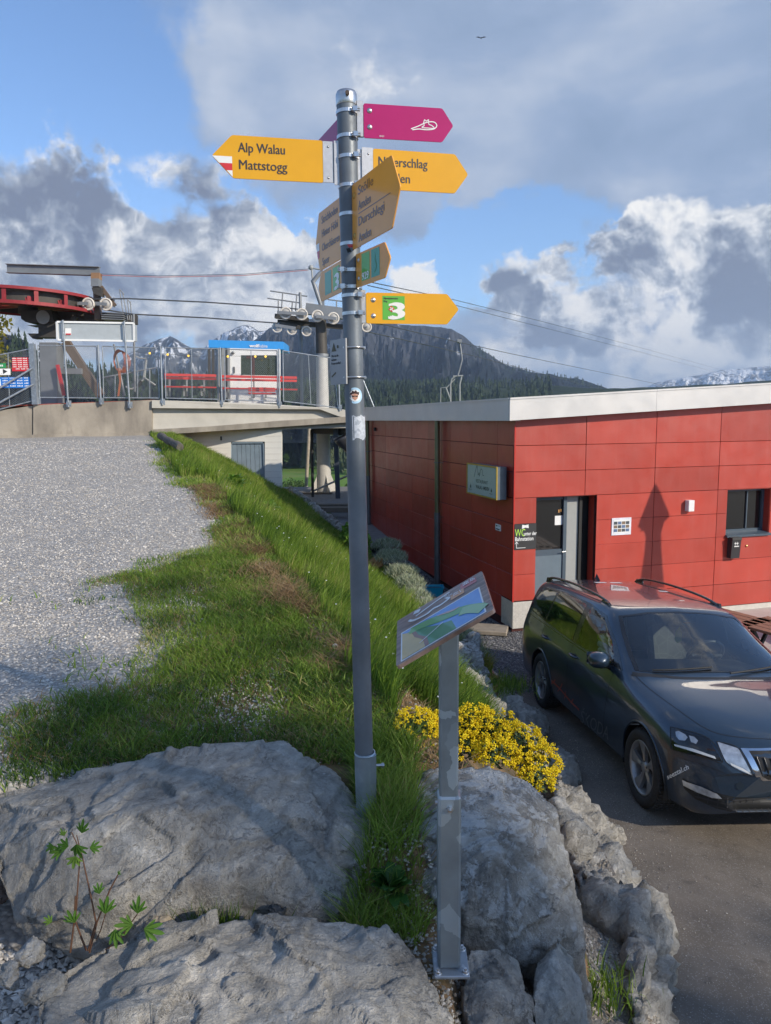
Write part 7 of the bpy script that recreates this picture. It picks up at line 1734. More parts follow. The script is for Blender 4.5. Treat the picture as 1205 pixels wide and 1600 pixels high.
rock('boulder', [(735, 1478, 2.38), (775, 1480, 2.38), (810, 1500, 2.34), (830, 1560, 2.2), (828, 1640, 2.0), (735, 1640, 1.98), (722, 1560, 2.15), (722, 1500, 2.3), (775, 1560, 2.10), Vector((.25, 2.3, 1.0)), Vector((.5, 2.3, .9)), Vector((.5, 1.9, .9))], M_ROCK, .010, .016, 31, 'upright boulder right of the base plate of the information board')
rock('boulder', [(835, 1500, 2.45), (872, 1462, 2.52), (900, 1490, 2.5), (922, 1560, 2.35), (925, 1650, 2.2), (838, 1650, 2.05), (832, 1560, 2.2), (880, 1560, 2.22), Vector((.55, 2.4, .8)), Vector((.8, 2.4, .7)), Vector((.7, 2.0, .7))], M_ROCK, .010, .015, 37, 'cracked boulder second to the right of the base plate')
WALL = [
 ([(858, 1192, 'z', .75), (905, 1226, 'z', .62), (935, 1285, 'z', .45), (938, 1312, 'z', .1), (895, 1305, 'z', .72), (868, 1262, 'z', .85), (985, 1345, 'z', .0)], 'boulder at the asphalt edge below the right end of the yellow flowers'),
 ([(880, 1302, 'z', .70), (940, 1298, 'z', .60), (985, 1350, 'z', .45), (1005, 1385, 'z', .1), (950, 1395, 'z', .70), (905, 1392, 'z', .75), (1011, 1400, 'z', 0.)], 'boulder at the asphalt edge beside the reddish weed'),
 ([(905, 1378, 'z', .75), (965, 1366, 'z', .65), (1012, 1372, 'z', .5), (1040, 1425, 'z', .1), (1030, 1450, 'z', .5), (985, 1442, 'z', .62), (915, 1405, 'z', .74)], 'low boulder above the gravel ledge at the asphalt edge'),
 ([(985, 1435, 'z', .66), (1035, 1425, 'z', .55), (1046, 1480, 'z', .4), (1058, 1560, 'z', .15), (1066, 1680, 'z', .1), (1000, 1680, 'z', .75), (972, 1540, 'z', .70), (1015, 1520, 'z', .72)], 'long jagged boulder between gravel ledge and asphalt at the lower right'),
 ([(905, 1600, 'z', .8), (960, 1590, 'z', .75), (1005, 1600, 'z', .7), (1010, 1700, 'z', .8), (900, 1700, 'z', .9), (950, 1650, 'z', .95)], 'boulder at the bottom edge below the gravel ledge'),
 ([(712, 1000, 8.6), (745, 990, 8.8), (752, 1020, 8.4), (762, 1052, 8.2), (712, 1060, 8.0), (700, 1020, 8.3)], 'tall brown grey boulder right of the picture board'),
 ([(706, 1078, 6.9), (730, 1066, 7.0), (756, 1078, 7.0), (760, 1106, 6.8), (712, 1112, 6.6), (700, 1095, 6.7)], 'pale round boulder just above the yellow flowers'),
 ([(730, 1052, 7.6), (760, 1050, 7.8), (790, 1092, 7.4), (806, 1125, 7.0), (770, 1120, 6.7), (745, 1108, 6.8)], 'flat slanting boulder between the pale round one and the asphalt'),
 ([(782, 1072, 8.0), (800, 1076, 8.0), (815, 1100, 7.7), (818, 1132, 7.2), (800, 1125, 7.2), (778, 1096, 7.5)], 'mossy boulder at the asphalt edge beside the rear wheel'),
 ([(815, 1138, 6.6), (835, 1140, 6.6), (850, 1170, 6.3), (868, 1196, 6.0), (835, 1180, 5.9), (818, 1160, 6.2)], 'small boulder peeping out behind the yellow flowers'),
]
for i, (pts, lab) in enumerate(WALL):
    if i < 5: pts = [(p[0], p[1], 'z', p[3] * .72 + .30) for p in pts]
    P_ = [P3(p) for p in pts]; c = sum(P_, Vector()) / len(P_); P_ += [Vector((p.x, p.y + .1, max(p.z - (.5 if i > 4 else .8), -.15))) for p in P_] + [Vector((p.x + (.0), p.y + .05, p.z - .25)) for p in P_]
    sz = max((a - c).length for a in P_); rock('boulder', P_, [M_ROCK, M_ROCKW, M_ROCK, M_ROCKW][i % 4] if i != 5 else M_ROCKL, max(.012, sz * .035), sz * .07, 41 + i, lab)
# fill boulders of the wall that only show from the side
for i, (x, y, z, s_) in enumerate(((.95, 2.2, .6, .5), (1.15, 2.9, .35, .5), (1.2, 3.6, .30, .45), (1.45, 5.2, .25, .42), (1.4, 6.3, .3, .45), (1.35, 7.3, .3, .4), (.62, 3.5, .75, .36), (.55, 2.0, .9, .45), (1.1, 1.2, .5, .6))):
    rock_e((x, y, z), (s_, s_ * .9, s_ * .75), 70 + i, M_ROCK, 'buried boulder of the retaining wall ' + ['at the bottom edge beyond the cracked boulder', 'under the gravel ledge', 'behind the low edge boulder', 'behind the boulder below the reddish weed', 'below the right end of the flowers', 'beside the small boulder behind the flowers', 'under the back of the flower boulder', 'under the foot of the information board', 'nearest the camera below the picture'][i])
SM = [((640, 920, 12.0), .14, M_ROCKW, 'grey stone among the silvery cushion plants'), ((643, 955, 10.6), .16, M_ROCK, 'dark grey stone beside the grass right of the signpost'), ((586, 880, 13.6), .16, mat('orange_sandstone', (.42, .22, .09), .85, var=.3, vscale=8, bump=.6), 'orange sandstone lump just right of the signpost'),
      ((658, 942, 11.2), .13, M_ROCKW, 'flat pale stone above the picture board'), ((598, 862, 14.6), .10, M_ROCKW, 'small pale stone above the orange one'), ((432, 1424, 2.40), .030, mat('black_stone', (.03, .035, .04), .6, var=.4, vscale=40, bump=.8), 'small black stone between the two largest boulders'),
      ((245, 1448, 2.36), .055, mat('tan_stone', (.30, .25, .18), .8, var=.3, vscale=20, bump=.6), 'tan stone wedged under the largest boulder'), ((45, 1490, 2.18), .050, M_ROCKW, 'pale stone left of the bramble roots'), ((15, 1525, 2.1), .05, M_ROCK, 'grey stone at the left edge below the big boulder'), ((70, 1545, 2.02), .06, M_ROCK, 'grey stone leaning on the wide flat boulder'), ((5, 1395, 2.6), .05, mat('brown_stone', (.12, .08, .06), .85, var=.3), 'brown stone at the left edge beside the big boulder'), ((150, 1235, 3.4), .0, M_ROCK, '')]
for i, (p, s_, m, lab) in enumerate(SM):
    if s_ > 0: rock_e(at(*p), (s_ * 1.2, s_, s_ * .8), 90 + i, m, lab, group='loose stones', name='stone', cat='stone', rz=i * 1.1)
for i in range(15):
    px_ = 456 + i * 6.2; py_ = 764 + i * 4.9; c = atz(px_, py_, 1.22 - i * .040); rock_e(c, (.17, .13, .12), 120 + i, M_ROCKW if i % 2 else M_ROCK, ['pale', 'grey'][i % 2] + ' edging stone %s of the row along the path' % ['at the far end', 'second from the far end', 'third from the far end', 'fourth from the far end', 'fifth from the far end', 'sixth from the far end', 'just before the middle', 'in the middle', 'just past the middle', 'sixth from the near end', 'fifth from the near end', 'fourth from the near end', 'third from the near end', 'second from the near end', 'at the near end'][i], group='edging stones along the path', name='edging_stone', cat='stone', rz=i)
mb = MB(); c = atz(757, 983, .08); mb.bevbox(c, (.75, .45, .07), .01, Matrix.Rotation(R_(-14), 3, 'Z')); o = mb.build('stepping_slab', mat('brown_slab', (.30, .25, .19), .85, var=.2, bump=.3)); tag(o, 'flat brown stepping slab on the gravel at the wall corner', 'slab')
# planter tub
c = atz(677, 926, .12); tb = empty('planter_tub', c, 'bright turquoise plastic tub on the dark gravel by the red wall', 'tub')
M_TUB = mat('turquoise_plastic', (.01, .42, .62), .4, var=.05)
mb = MB(); vs = []
for z, k in ((0, .82), (.19, 1.0), (.195, 1.08), (.21, 1.08), (.21, .98), (.02, .80)):
    for (sx, sy) in ((-1, -1), (1, -1), (1, 1), (-1, 1)): vs.append(c + Vector((sx * .19 * k, sy * .13 * k, z - .08)))
mb.add(vs, [(i + 4 * j, (i + 1) % 4 + 4 * j, (i + 1) % 4 + 4 * (j + 1), i + 4 * (j + 1)) for j in range(5) for i in range(4)] + [(23, 22, 21, 20), (0, 1, 2, 3)]); mb.build('tub', M_TUB, tb)
mb = MB(); mb.box(c + Vector((0, 0, .06)), (.33, .21, .06)); mb.build('potting_soil', mat('soil', (.05, .035, .025), .95), tb)

# ================================================================== LOOSE STONES (gravel one can see)
def pebbles(name, P, s, m, seed=1):
    r = np.random.default_rng(seed); n = len(P)
    base = np.array([(1, 0, 0), (-1, 0, 0), (0, 1, 0), (0, -1, 0), (0, 0, 1), (0, 0, -1)], float); Fo = np.array([(0, 2, 4), (2, 1, 4), (1, 3, 4), (3, 0, 4), (2, 0, 5), (1, 2, 5), (3, 1, 5), (0, 3, 5)])
    sc = np.stack([r.uniform(.6, 1.3, n), r.uniform(.5, 1.0, n), r.uniform(.35, .7, n)], 1) * s[:, None]; a = r.uniform(0, 6.28, n); ca, sa = np.cos(a), np.sin(a)
    V = base[None] * sc[:, None, :] + r.uniform(-.25, .25, (n, 6, 3)) * s[:, None, None]
    V = np.stack([V[..., 0] * ca[:, None] - V[..., 1] * sa[:, None], V[..., 0] * sa[:, None] + V[..., 1] * ca[:, None], V[..., 2]], -1) + P[:, None, :]
    F = (Fo[None] + (np.arange(n) * 6)[:, None, None]).reshape(-1, 3); tint = np.repeat(r.uniform(0, 1, n), 6)
    o = npmesh(name, V.reshape(-1, 3), F, m, attr={'tint': tint}); tag(o, kind='stuff'); return o
def m_peb(name, stops):
    m = bpy.data.materials.new(name); m.use_nodes = True; q = NG(m.node_tree); b = m.node_tree.nodes['Principled BSDF']; a = q.new('ShaderNodeAttribute'); a.attribute_name = 'tint'
    q.put(b.inputs['Base Color'], q.ramp(a.outputs['Fac'], stops)); b.inputs['Roughness'].default_value = .85; return m
M_PEB = m_peb('limestone_chips', [(0, (.30, .27, .24)), (.3, (.44, .40, .35)), (.6, (.52, .48, .42)), (.85, (.61, .565, .50)), (1, (.72, .68, .62))])
M_PEBT = m_peb('tan_fine_gravel', [(0, (.16, .13, .10)), (.3, (.30, .26, .20)), (.6, (.38, .34, .28)), (1, (.56, .52, .46))]); M_PEBD = m_peb('dark_chips', [(0, (.045, .045, .048)), (.5, (.10, .10, .105)), (.85, (.17, .165, .16)), (1, (.28, .26, .24))])
def zg(x, y): return ground_z(x, y) + (n2(x, y, 1.1, 3, 3) - .5) * .09 * (y > -2)
n = 80000; y = 1.3 + 18.5 * rng.uniform(0, 1, n) ** 1.7; x = xgrass(y) + .55 - rng.uniform(0, 1, n) ** 1.05 * (1.0 + y * .60)
k_ = ~((y < 3.0) & (x > -1.62)); x, y = x[k_], y[k_]; n = len(x); P = np.stack([x, y, zg(x, y) + .002], 1); s = rng.uniform(.005, .011, n) * (1 + .05 * y); pebbles('yard_gravel', P, s, M_PEB, 5)
n = 9000; x = rng.uniform(.55, 1.55, n); y = rng.uniform(2.4, 4.4, n); z = np.full(n, .0)
# fine gravel ledge behind the outer boulders
lx = sheet('gravel_ledge', lambda x, y: .70 + 0 * x + .03 * np.sin(x * 9) + .22 * np.clip((1.3 - x), 0, 1), axis((.5, 1.75, .05)), axis((2.2, 4.9, .05)), mat('ledge_gravel', (.30, .26, .21), .95, var=.4, vscale=60, bump=1, bscale=90, bdist=.01), .0, lambda a, b: (a < np.interp(b, [2.2, 3.5, 4.5], [1.12, 1.32, 1.40])))
z = .70 + .03 * np.sin(x * 9) + .22 * np.clip(1.3 - x, 0, 1); k_ = x < np.interp(y, [2.2, 3.5, 4.5], [1.12, 1.32, 1.40]); pebbles('ledge_pebbles', np.stack([x, y, z], 1)[k_], rng.uniform(.006, .016, n)[k_], M_PEBT, 6)
n = 9000; x = rng.uniform(-1.0, .75, n); y = rng.uniform(1.9, 2.75, n); z = ground_z(x, y) + .012; pebbles('crevice_pebbles', np.stack([x, y, z], 1), rng.uniform(.004, .010, n), M_PEBT, 7)
n = 2600; x = rng.uniform(-1.7, -.95, n); y = rng.uniform(1.7, 2.5, n); pebbles('edge_chippings', np.stack([x, y, zg(x, y) + .01], 1), rng.uniform(.010, .022, n), M_PEB, 8)
# dark chips beside the wall and over the grey gravel
n = 15000; s_ = rng.uniform(-.2, 9.0, n); o_ = rng.uniform(.05, 1.1, n); x = C0.x + DL.x * s_ + NL.x * o_; y = C0.y + DL.y * s_ + NL.y * o_; k_ = x > np.interp(y, *XF) - .1
pebbles('dark_wall_gravel', np.stack([x, y, lowz(x, y) + .03], 1)[k_], rng.uniform(.016, .036, n)[k_], M_PEBD, 9)
n = 9000; x = rng.uniform(1.2, 3.0, n); y = rng.uniform(8.9, 11.8, n); k_ = (x > np.interp(y, *XF) - .1); pebbles('grey_corner_gravel', np.stack([x, y, lowz(x, y) + .024], 1)[k_], rng.uniform(.008, .017, n)[k_], m_peb('grey_chips', [(0, (.07, .07, .075)), (.6, (.17, .17, .175)), (1, (.36, .35, .34))]), 10)
n = 1500; x = rng.uniform(1.5, 3.8, n) ; y = rng.uniform(3.0, 9, n); x = np.interp(y, *XF) - .05 + rng.exponential(.22, n); pebbles('asphalt_grit', np.stack([x, y, lowz(x, y) + .016], 1), rng.uniform(.002, .006, n), M_PEBT, 11)

# ================================================================== GRASS
def blades(name, P, h, w, lean, tint, m, seed=1, segs=2, dirb=None, kind='stuff', parent=None):
    r = np.random.default_rng(seed); n = len(P); a = r.uniform(0, 6.283, n); la = r.uniform(0, 6.283, n) if dirb is None else dirb + r.normal(0, .7, n)
    wx, wy = np.cos(a) * w / 2, np.sin(a) * w / 2; lx_, ly = np.cos(la) * lean * h, np.sin(la) * lean * h; rows = []
    for k in range(segs):
        t = k / segs; ww = 1 - .35 * t; off = t ** 1.8; cx, cy, cz = P[:, 0] + lx_ * off, P[:, 1] + ly * off, P[:, 2] + h * (t - .25 * lean * t * t)
        rows += [np.stack([cx - wx * ww, cy - wy * ww, cz], 1), np.stack([cx + wx * ww, cy + wy * ww, cz], 1)]
    rows.append(np.stack([P[:, 0] + lx_, P[:, 1] + ly, P[:, 2] + h * (1 - .25 * lean)], 1)); V = np.stack(rows, 1).reshape(-1, 3); q = 2 * segs + 1; b = np.arange(n) * q; F = []
    for k in range(segs - 1): F += [np.stack([b + 2 * k, b + 2 * k + 1, b + 2 * k + 3], 1), np.stack([b + 2 * k, b + 2 * k + 3, b + 2 * k + 2], 1)]
    F.append(np.stack([b + 2 * segs - 2, b + 2 * segs - 1, b + 2 * segs], 1))
    o = npmesh(name, V, np.concatenate(F), m, parent, attr={'tint': np.repeat(tint, q)}); 
    if kind: tag(o, kind=kind)
    return o
M_GRASS = leafmat('grass_blades', (.06, .12, .018), [(.14, .235, .028), (.215, .32, .042), (.30, .37, .075), (.46, .38, .16)], .35, .5, attr='tint')
M_STRAW = leafmat('dry_straw', (.20, .13, .06), [(.34, .22, .11), (.42, .33, .18)], .2, .7, attr='tint')
def tcross(x, y): return (x - np.interp(y, *XC)) / (np.interp(y, *XF) - np.interp(y, *XC))
def bank_pts(n, y0, y1, pw=1.3):
    y = y0 + (y1 - y0) * rng.uniform(0, 1, n) ** pw; a = np.interp(y, *XC); b = np.interp(y, *XF); t = rng.uniform(-.12, 1.0, n); x = a + (b - a) * t; lim = np.interp(y, [2.6, 3.0, 3.3, 3.8, 4.5, 5.5, 7, 8, 9.5], [-.02, -.02, -.02, .10, .45, .60, .64, .76, .95]); k = (t < lim) & ((t > .0 + .12 * (n2(x, y, 1.5, 2, 77) - .3)) | (y < 4.4) | (y > 12.5)) & ~((y < 3.1) & (x < -.12))
    return x[k], y[k], t[k]
def put(name, x, y, hmin, hmax, w, seed, mt=M_GRASS, lean=(.1, .6), z_off=0, tshift=0, dirb=None, segs=2):
    z = zg(x, y) - .005; n = len(x); tn = n2(x, y, 2.5, 3, seed); cl = n2(x, y, 6, 2, seed + 1); h = rng.uniform(hmin, hmax, n) * (.55 + .9 * cl)
    tint = np.clip(.35 + (tn - .5) * 1.1 + rng.normal(0, .13, n) + tshift + (rng.uniform(0, 1, n) > .965) * .5, 0, 1)
    return blades(name, np.stack([x, y, z + z_off], 1), h, w * rng.uniform(.6, 1.3, n), rng.uniform(*lean, n), tint, mt, seed, segs, dirb)
x, y, t = bank_pts(70000, 2.55, 9.5, 1.15); k_ = (x < .04) | (y > 4.0); x, y = x[k_], y[k_]; put('bank_grass', x, y, .13, .30, .0065, 1, dirb=-.4, lean=(.1, .75))
x, y, t = bank_pts(75000, 8.5, 22.5, 1.1); k_ = y < 15; put('bank_grass', x[k_], y[k_], .16, .33, .012, 2, dirb=-.4, tshift=.10, lean=(.1, .6)); put('bank_grass', x[~k_], y[~k_], .09, .20, .014, 22, dirb=-.4, tshift=.14, lean=(.2, .8))
# the grassy shoulder between gravel and bank, in patches
def shoulder(n, y0, y1, thr, seed, inset=.0, outs=.9):
    y = y0 + (y1 - y0) * rng.uniform(0, 1, n) ** 1.2; g0 = xgrass(y); c = np.interp(y, *XC); x = g0 - outs + rng.uniform(0, 1, n) * (c - g0 + outs + .15)
    d = (x - g0) / np.maximum(c - g0, .3); m = n2(x, y, 1.6, 4, seed) + .16 * n2(x, y, 7, 2, seed + 2) + np.clip(d, -1.2, 1) * .42; k = m > thr + rng.normal(0, .075, n); return x[k], y[k]
x, y = shoulder(110000, 2.7, 8.5, .60, 7); k_ = ~((y < 3.2) & (x > -1.3) & (x < -.15)); k_ &= ~((np.abs(x - np.interp(y, *XC) + .10) < .12 * (n2(x, y, 1.3, 3, 88) * 2.2 - .45)) & (y > 4.4)) & ~((x > .04) & (y < 4.0)); put('shoulder_grass', x[k_], y[k_], .03, .095, .0055, 3, lean=(.3, 1.1), tshift=-.10)
x, y = shoulder(50000, 7.5, 21, .58, 9, outs=1.9); put('shoulder_grass', x, y, .04, .11, .012, 4, lean=(.2, .9), tshift=.22)
x, y = shoulder(26000, 2.7, 20, .50, 15, outs=2.0); k_ = n2(x, y, 2.4, 3, 33) > .50; put('gravel_weeds', x[k_], y[k_], .035, .09, .010, 5, lean=(.4, 1.2), tshift=.05)
x, y = shoulder(30000, 2.7, 9, .34, 8, outs=.4); k_ = ~((y < 3.2) & (x > -1.3) & (x < -.15)) & ~((x > .04) & (y < 4.0)); put('shoulder_grass', x[k_], y[k_], .025, .08, .006, 44, lean=(.3, 1.2), tshift=.12)
x, y = shoulder(9000, 2.8, 9, .36, 19, outs=.3); k_ = ~((y < 3.2) & (x > -1.3)); pebbles('scattered_gravel', np.stack([x, y, zg(x, y) + .003], 1)[k_], rng.uniform(.004, .012, k_.sum()), M_PEB, 12)
# dry straw strip along the crest
n = 20000; y = rng.uniform(4.2, 12, n); x = np.interp(y, *XC) + rng.normal(-.10, .15, n); k_ = n2(x, y, 1.4, 3, 51) > .47; put('dry_straw', x[k_], y[k_], .05, .13, .006, 6, M_STRAW, lean=(.7, 1.6))
n = 5200; x, y = shoulder(24000, 3.2, 9, .55, 7); put('dry_straw', x, y, .03, .08, .005, 61, M_STRAW, lean=(.7, 1.6))
n = 1600; x = rng.uniform(.10, .42, n); y = rng.uniform(2.55, 3.2, n); put('dry_straw', x, y, .05, .14, .004, 8, M_STRAW, lean=(.7, 1.7), z_off=-.02)
# around the foot of the signpost and between the boulders
n = 5200; x = rng.uniform(-.15, .12, n); y = rng.uniform(2.32, 3.4, n); put('bank_grass', x, y, .08, .20, .0045, 9, lean=(.2, .9), z_off=-.03)
n = 260; c = at(330, 1440, 2.38); x = c.x + rng.normal(0, .075, n); y = c.y + rng.normal(0, .012, n)
o = blades('grass_tuft', np.stack([x, y, np.full(n, c.z - .06)], 1), rng.uniform(.05, .17, n) * (rng.uniform(0, 1, n) > .3), np.full(n, .004), rng.uniform(.05, .5, n), rng.uniform(.0, .5, n), M_GRASS, 12, kind=None); tag(o, 'thin grass tuft rising between the two largest boulders', 'grass tuft')
for i, (p, nn, s_, lab) in enumerate((((930, 1535, 3.15), 260, .09, 'grass tuft on the gravel ledge at the lower right'), ((700, 1060, 7.1), 500, .12, 'grass tuft between the boulders right of the board post'), ((790, 1065, 7.9), 600, .14, 'weedy tuft on the mossy boulder by the rear wheel'), ((735, 1105, 6.6), 260, .08, 'grass tuft just above the yellow flowers'), ((880, 1290, 5.4), 200, .08, 'tiny tuft between two edge boulders'))):
    c = at(*p); n = nn; x = c.x + rng.normal(0, s_, n); y = c.y + rng.normal(0, s_, n); o = blades('grass_tuft', np.stack([x, y, np.full(n, c.z - .06)], 1), rng.uniform(.05, .16, n), np.full(n, .007), rng.uniform(.1, .8, n), rng.uniform(.0, .7, n), M_GRASS, 20 + i, kind=None); tag(o, lab, 'grass tuft', 'tufts among the boulders')
# silvery cushion plants
M_SILV = leafmat('silvery_leaves', (.20, .24, .14), [(.34, .38, .25), (.50, .52, .38)], .15, .8, attr='tint')
SILV = [((612, 870, 13.4), .30), ((628, 893, 12.8), .30), ((640, 912, 12.0), .26), ((650, 934, 11.4), .24), ((662, 950, 11.0), .26), ((604, 852, 14.4), .30), ((726, 1000, 9.5), .22), ((734, 1020, 9.0), .18), ((676, 958, 10.8), .18)]
for i, (p, s_) in enumerate(SILV):
    c = at(*p); n = 1500; a = rng.uniform(0, 6.283, n); r_ = s_ * rng.uniform(0, 1, n) ** .5; x = c.x + r_ * np.cos(a); y = c.y + r_ * np.sin(a) * 1.2; z = c.z - .08 + .16 * np.sqrt(np.clip(1 - (r_ / s_) ** 2, 0, 1))
    labs = ['silvery cushion plant beside the orange sandstone', 'silvery cushion plant second along the wall gravel', 'silvery cushion plant round the pale stone', 'silvery cushion plant left of the turquoise tub', 'silvery cushion plant below the turquoise tub', 'farthest silvery cushion plant beside the signpost', 'silvery plant hanging over the boulder right of the board', 'small silvery plant at the gravel corner below the slab', 'silvery sprigs behind the upper edge of the board']
    o = blades('cushion_plant', np.stack([x, y, z], 1), rng.uniform(.04, .12, n), np.full(n, .014), rng.uniform(.3, 1.0, n), np.clip(rng.normal(.5, .3, n), 0, 1), M_SILV, 40 + i, 1, kind=None); tag(o, labs[i], 'plant', 'silvery plants along the wall gravel')

# ================================================================== LEAFY PLANTS
M_LEAF = leafmat('bramble_leaves', (.045, .12, .015), [(.10, .22, .03), (.22, .34, .06)], .35, .45, attr='tint'); M_STEM = mat('reddish_stem', (.13, .06, .03), .7)
M_LEAFB = leafmat('bright_shrub_leaves', (.09, .19, .02), [(.16, .30, .035), (.26, .38, .07)], .4, .45, attr='tint')
def lobed(c, d, n, s, lobes=5, seed=0):
    """one lobed leaf: centre c, pointing d, normal n"""
    r_ = random.Random(seed); d = Vector(d).normalized(); n = Vector(n); n = (n - d * n.dot(d)).normalized(); t = n.cross(d); pts = []
    for k in range(lobes):
        a = (k - (lobes - 1) / 2) * (2.5 / lobes * 1.05); L = s * (1 - .16 * abs(k - (lobes - 1) / 2)) * r_.uniform(.9, 1.1)
        for da, kk in ((-.20, .62), (-.10, .86), (0, 1.0), (.10, .86), (.20, .62)): pts.append(c + (d * math.cos(a + da) + t * math.sin(a + da)) * L * kk + n * (-.18 * s * kk * kk))
        if k < lobes - 1: a2 = a + 1.3 / lobes; pts.append(c + (d * math.cos(a2) + t * math.sin(a2)) * s * .42 + n * .04 * s)
    return [c - d * s * .12] + pts
def leaf_obj(name, specs, m, parent, lobes=5):
    out = []
    for i, (c, d, n, s, tint) in enumerate(specs):
        P_ = lobed(Vector(c), d, n, s, lobes, i); F_ = np.array([(0, k, k + 1) for k in range(1, len(P_) - 1)])
        off = ORG[parent.name]; o = npmesh(name, np.array([tuple(p - off) for p in P_]), F_, m, parent, attr={'tint': np.full(len(P_), tint)}); out.append(o)
    return out
br = empty('bramble_plant', at(150, 1478, 2.22), 'young bramble with lobed green leaves growing between the big boulders', 'plant')
stems = [[(135, 1485, 2.2), (118, 1440, 2.2), (122, 1380, 2.22), (126, 1330, 2.24), (120, 1305, 2.24)], [(138, 1485, 2.2), (150, 1440, 2.2), (140, 1390, 2.2), (128, 1335, 2.22), (112, 1300, 2.22)], [(140, 1488, 2.18), (152, 1440, 2.16), (172, 1390, 2.16), (186, 1364, 2.16)], [(110, 1488, 2.2), (116, 1440, 2.2), (118, 1400, 2.2)]]
for s_ in stems: mb = MB(); mb.tube([at(*p) for p in s_], [.0035, .003, .0027, .002, .0015][:len(s_)], 6); mb.build('stem', M_STEM, br)
LV = [((120, 1322, 2.2), (.2, 0, -1), .034), ((128, 1300, 2.22), (.1, 0, 1), .026), ((105, 1322, 2.2), (-.9, 0, .2), .024), ((95, 1330, 2.2), (-1, 0, -.1), .028), ((82, 1322, 2.2), (-.8, 0, -.6), .022), ((142, 1325, 2.2), (1, 0, .1), .022), ((118, 1340, 2.18), (-.3, 0, -1), .03), ((100, 1305, 2.2), (-.4, 0, .8), .016), ((155, 1395, 2.16), (-.3, .2, 1), .022), ((165, 1425, 2.14), (.2, 0, 1), .034), ((116, 1440, 2.14), (-.3, -.3, .9), .030), ((215, 1425, 2.1), (.1, 0, 1), .030), ((205, 1445, 2.1), (-.9, -.2, .1), .032), ((228, 1452, 2.08), (.9, -.2, -.1), .036), ((180, 1455, 2.1), (.1, -.4, -.9), .032), ((185, 1366, 2.15), (.5, 0, 1), .009), ((80, 1440, 2.16), (-.8, 0, .5), .018)]
leaf_obj('leaf', [(at(*p), d, (rng.uniform(-.4, .4), -1, rng.uniform(.2, .9)), s * 1.6, rng.uniform(.15, 1)) for p, d, s in LV], M_LEAF, br)
for (a, c) in (((215, 1428, 2.1), (170, 1482, 2.16)), ((165, 1428, 2.14), (150, 1470, 2.17)), ((205, 1448, 2.1), (165, 1484, 2.16))): mb = MB(); mb.tube([at(*a), at((a[0] + c[0]) / 2, (a[1] + c[1]) / 2 + 4, (a[2] + c[2]) / 2), at(*c)], .0018, 5); mb.build('stem', M_STEM, br)
def rosette(name, c, n, s, label, m, seed, up=.5, narrow=.35):
    r_ = random.Random(seed); e = empty(name, c, label, 'plant', 'low leafy weeds'); V = []; F = []; T = []
    for i in range(n):
        a = i * 2.4 + r_.random() * .5; el = up * r_.uniform(.3, 1.4); d = Vector((math.cos(a) * math.cos(el), math.sin(a) * math.cos(el), math.sin(el))); L = s * r_.uniform(.6, 1.1); sd = Vector((-math.sin(a), math.cos(a), 0)) * L * narrow * .5; b = len(V)
        for t, k, dz in ((0, .15, 0), (.3, .7, .05), (.6, 1.0, .03), (.85, .6, -.08)): p = c + d * L * t + UP * (dz * L); V += [p - sd * k, p + sd * k + UP * .01 * L]
        V.append(c + d * L - UP * .2 * L); F += [(b, b + 1, b + 3), (b, b + 3, b + 2), (b + 2, b + 3, b + 5), (b + 2, b + 5, b + 4), (b + 4, b + 5, b + 7), (b + 4, b + 7, b + 6), (b + 6, b + 7, b + 8)]; T += [r_.random()] * 9
    o = npmesh('leaves', np.array([tuple(p - c) for p in V]), np.array(F), m, e, attr={'tint': T}); return e
M_DKL = leafmat('dark_weed_leaves', (.02, .07, .012), [(.045, .12, .02), (.09, .17, .03)], .25, .4, attr='tint')
rosette('leafy_weed', at(612, 1395, 2.5), 34, .12, 'dark leafy weed between the boulders at the signpost foot', M_DKL, 1, .9)
rosette('leafy_weed', at(632, 1425, 2.5), 12, .05, 'smaller dark weed beside the flower boulder', M_DKL, 2, .6)
rosette('leafy_weed', at(325, 1085, 4.3), 26, .13, 'low weed with reddish green leaves in the middle of the grass', M_LEAFB, 3, .5, .45)
rosette('leafy_weed', at(470, 1170, 3.5), 16, .13, 'broad leaved weed behind the right end of the largest boulder', M_LEAFB, 4, .9)
rosette('leafy_weed', at(925, 1358, 4.6), 26, .10, 'light green weed between two edge boulders', M_LEAFB, 5, .7, .3)
rosette('leafy_weed', at(368, 762, 11.8), 60, .30, 'bright leafy weed on the crest of the bank', M_LEAFB, 6, .9)
rosette('leafy_weed', at(420, 798, 11), 40, .22, 'second bright leafy weed further down the crest', M_LEAFB, 7, .9)
# dandelion clock
c = at(524, 1010, 4.6); dn = empty('dandelion_clock', c - UP * .12, 'white dandelion clock standing in the grass left of the signpost', 'flower')
mb = MB(); mb.cyl(c - UP * .2, c, .002, n=5); mb.build('stem', M_GRASS, dn)
mb = MB()
for i in range(150):
    z = 1 - 2 * (i + .5) / 150; a = i * 2.399; r_ = math.sqrt(1 - z * z); d = Vector((r_ * math.cos(a), r_ * math.sin(a), z)); mb.cyl(c, c + d * .019, .0004, .0012, 3, False)
o = mb.build('seed_head', mat('seed_white', (.75, .73, .70), .9, var=0), dn); o['kind'] = 'stuff'
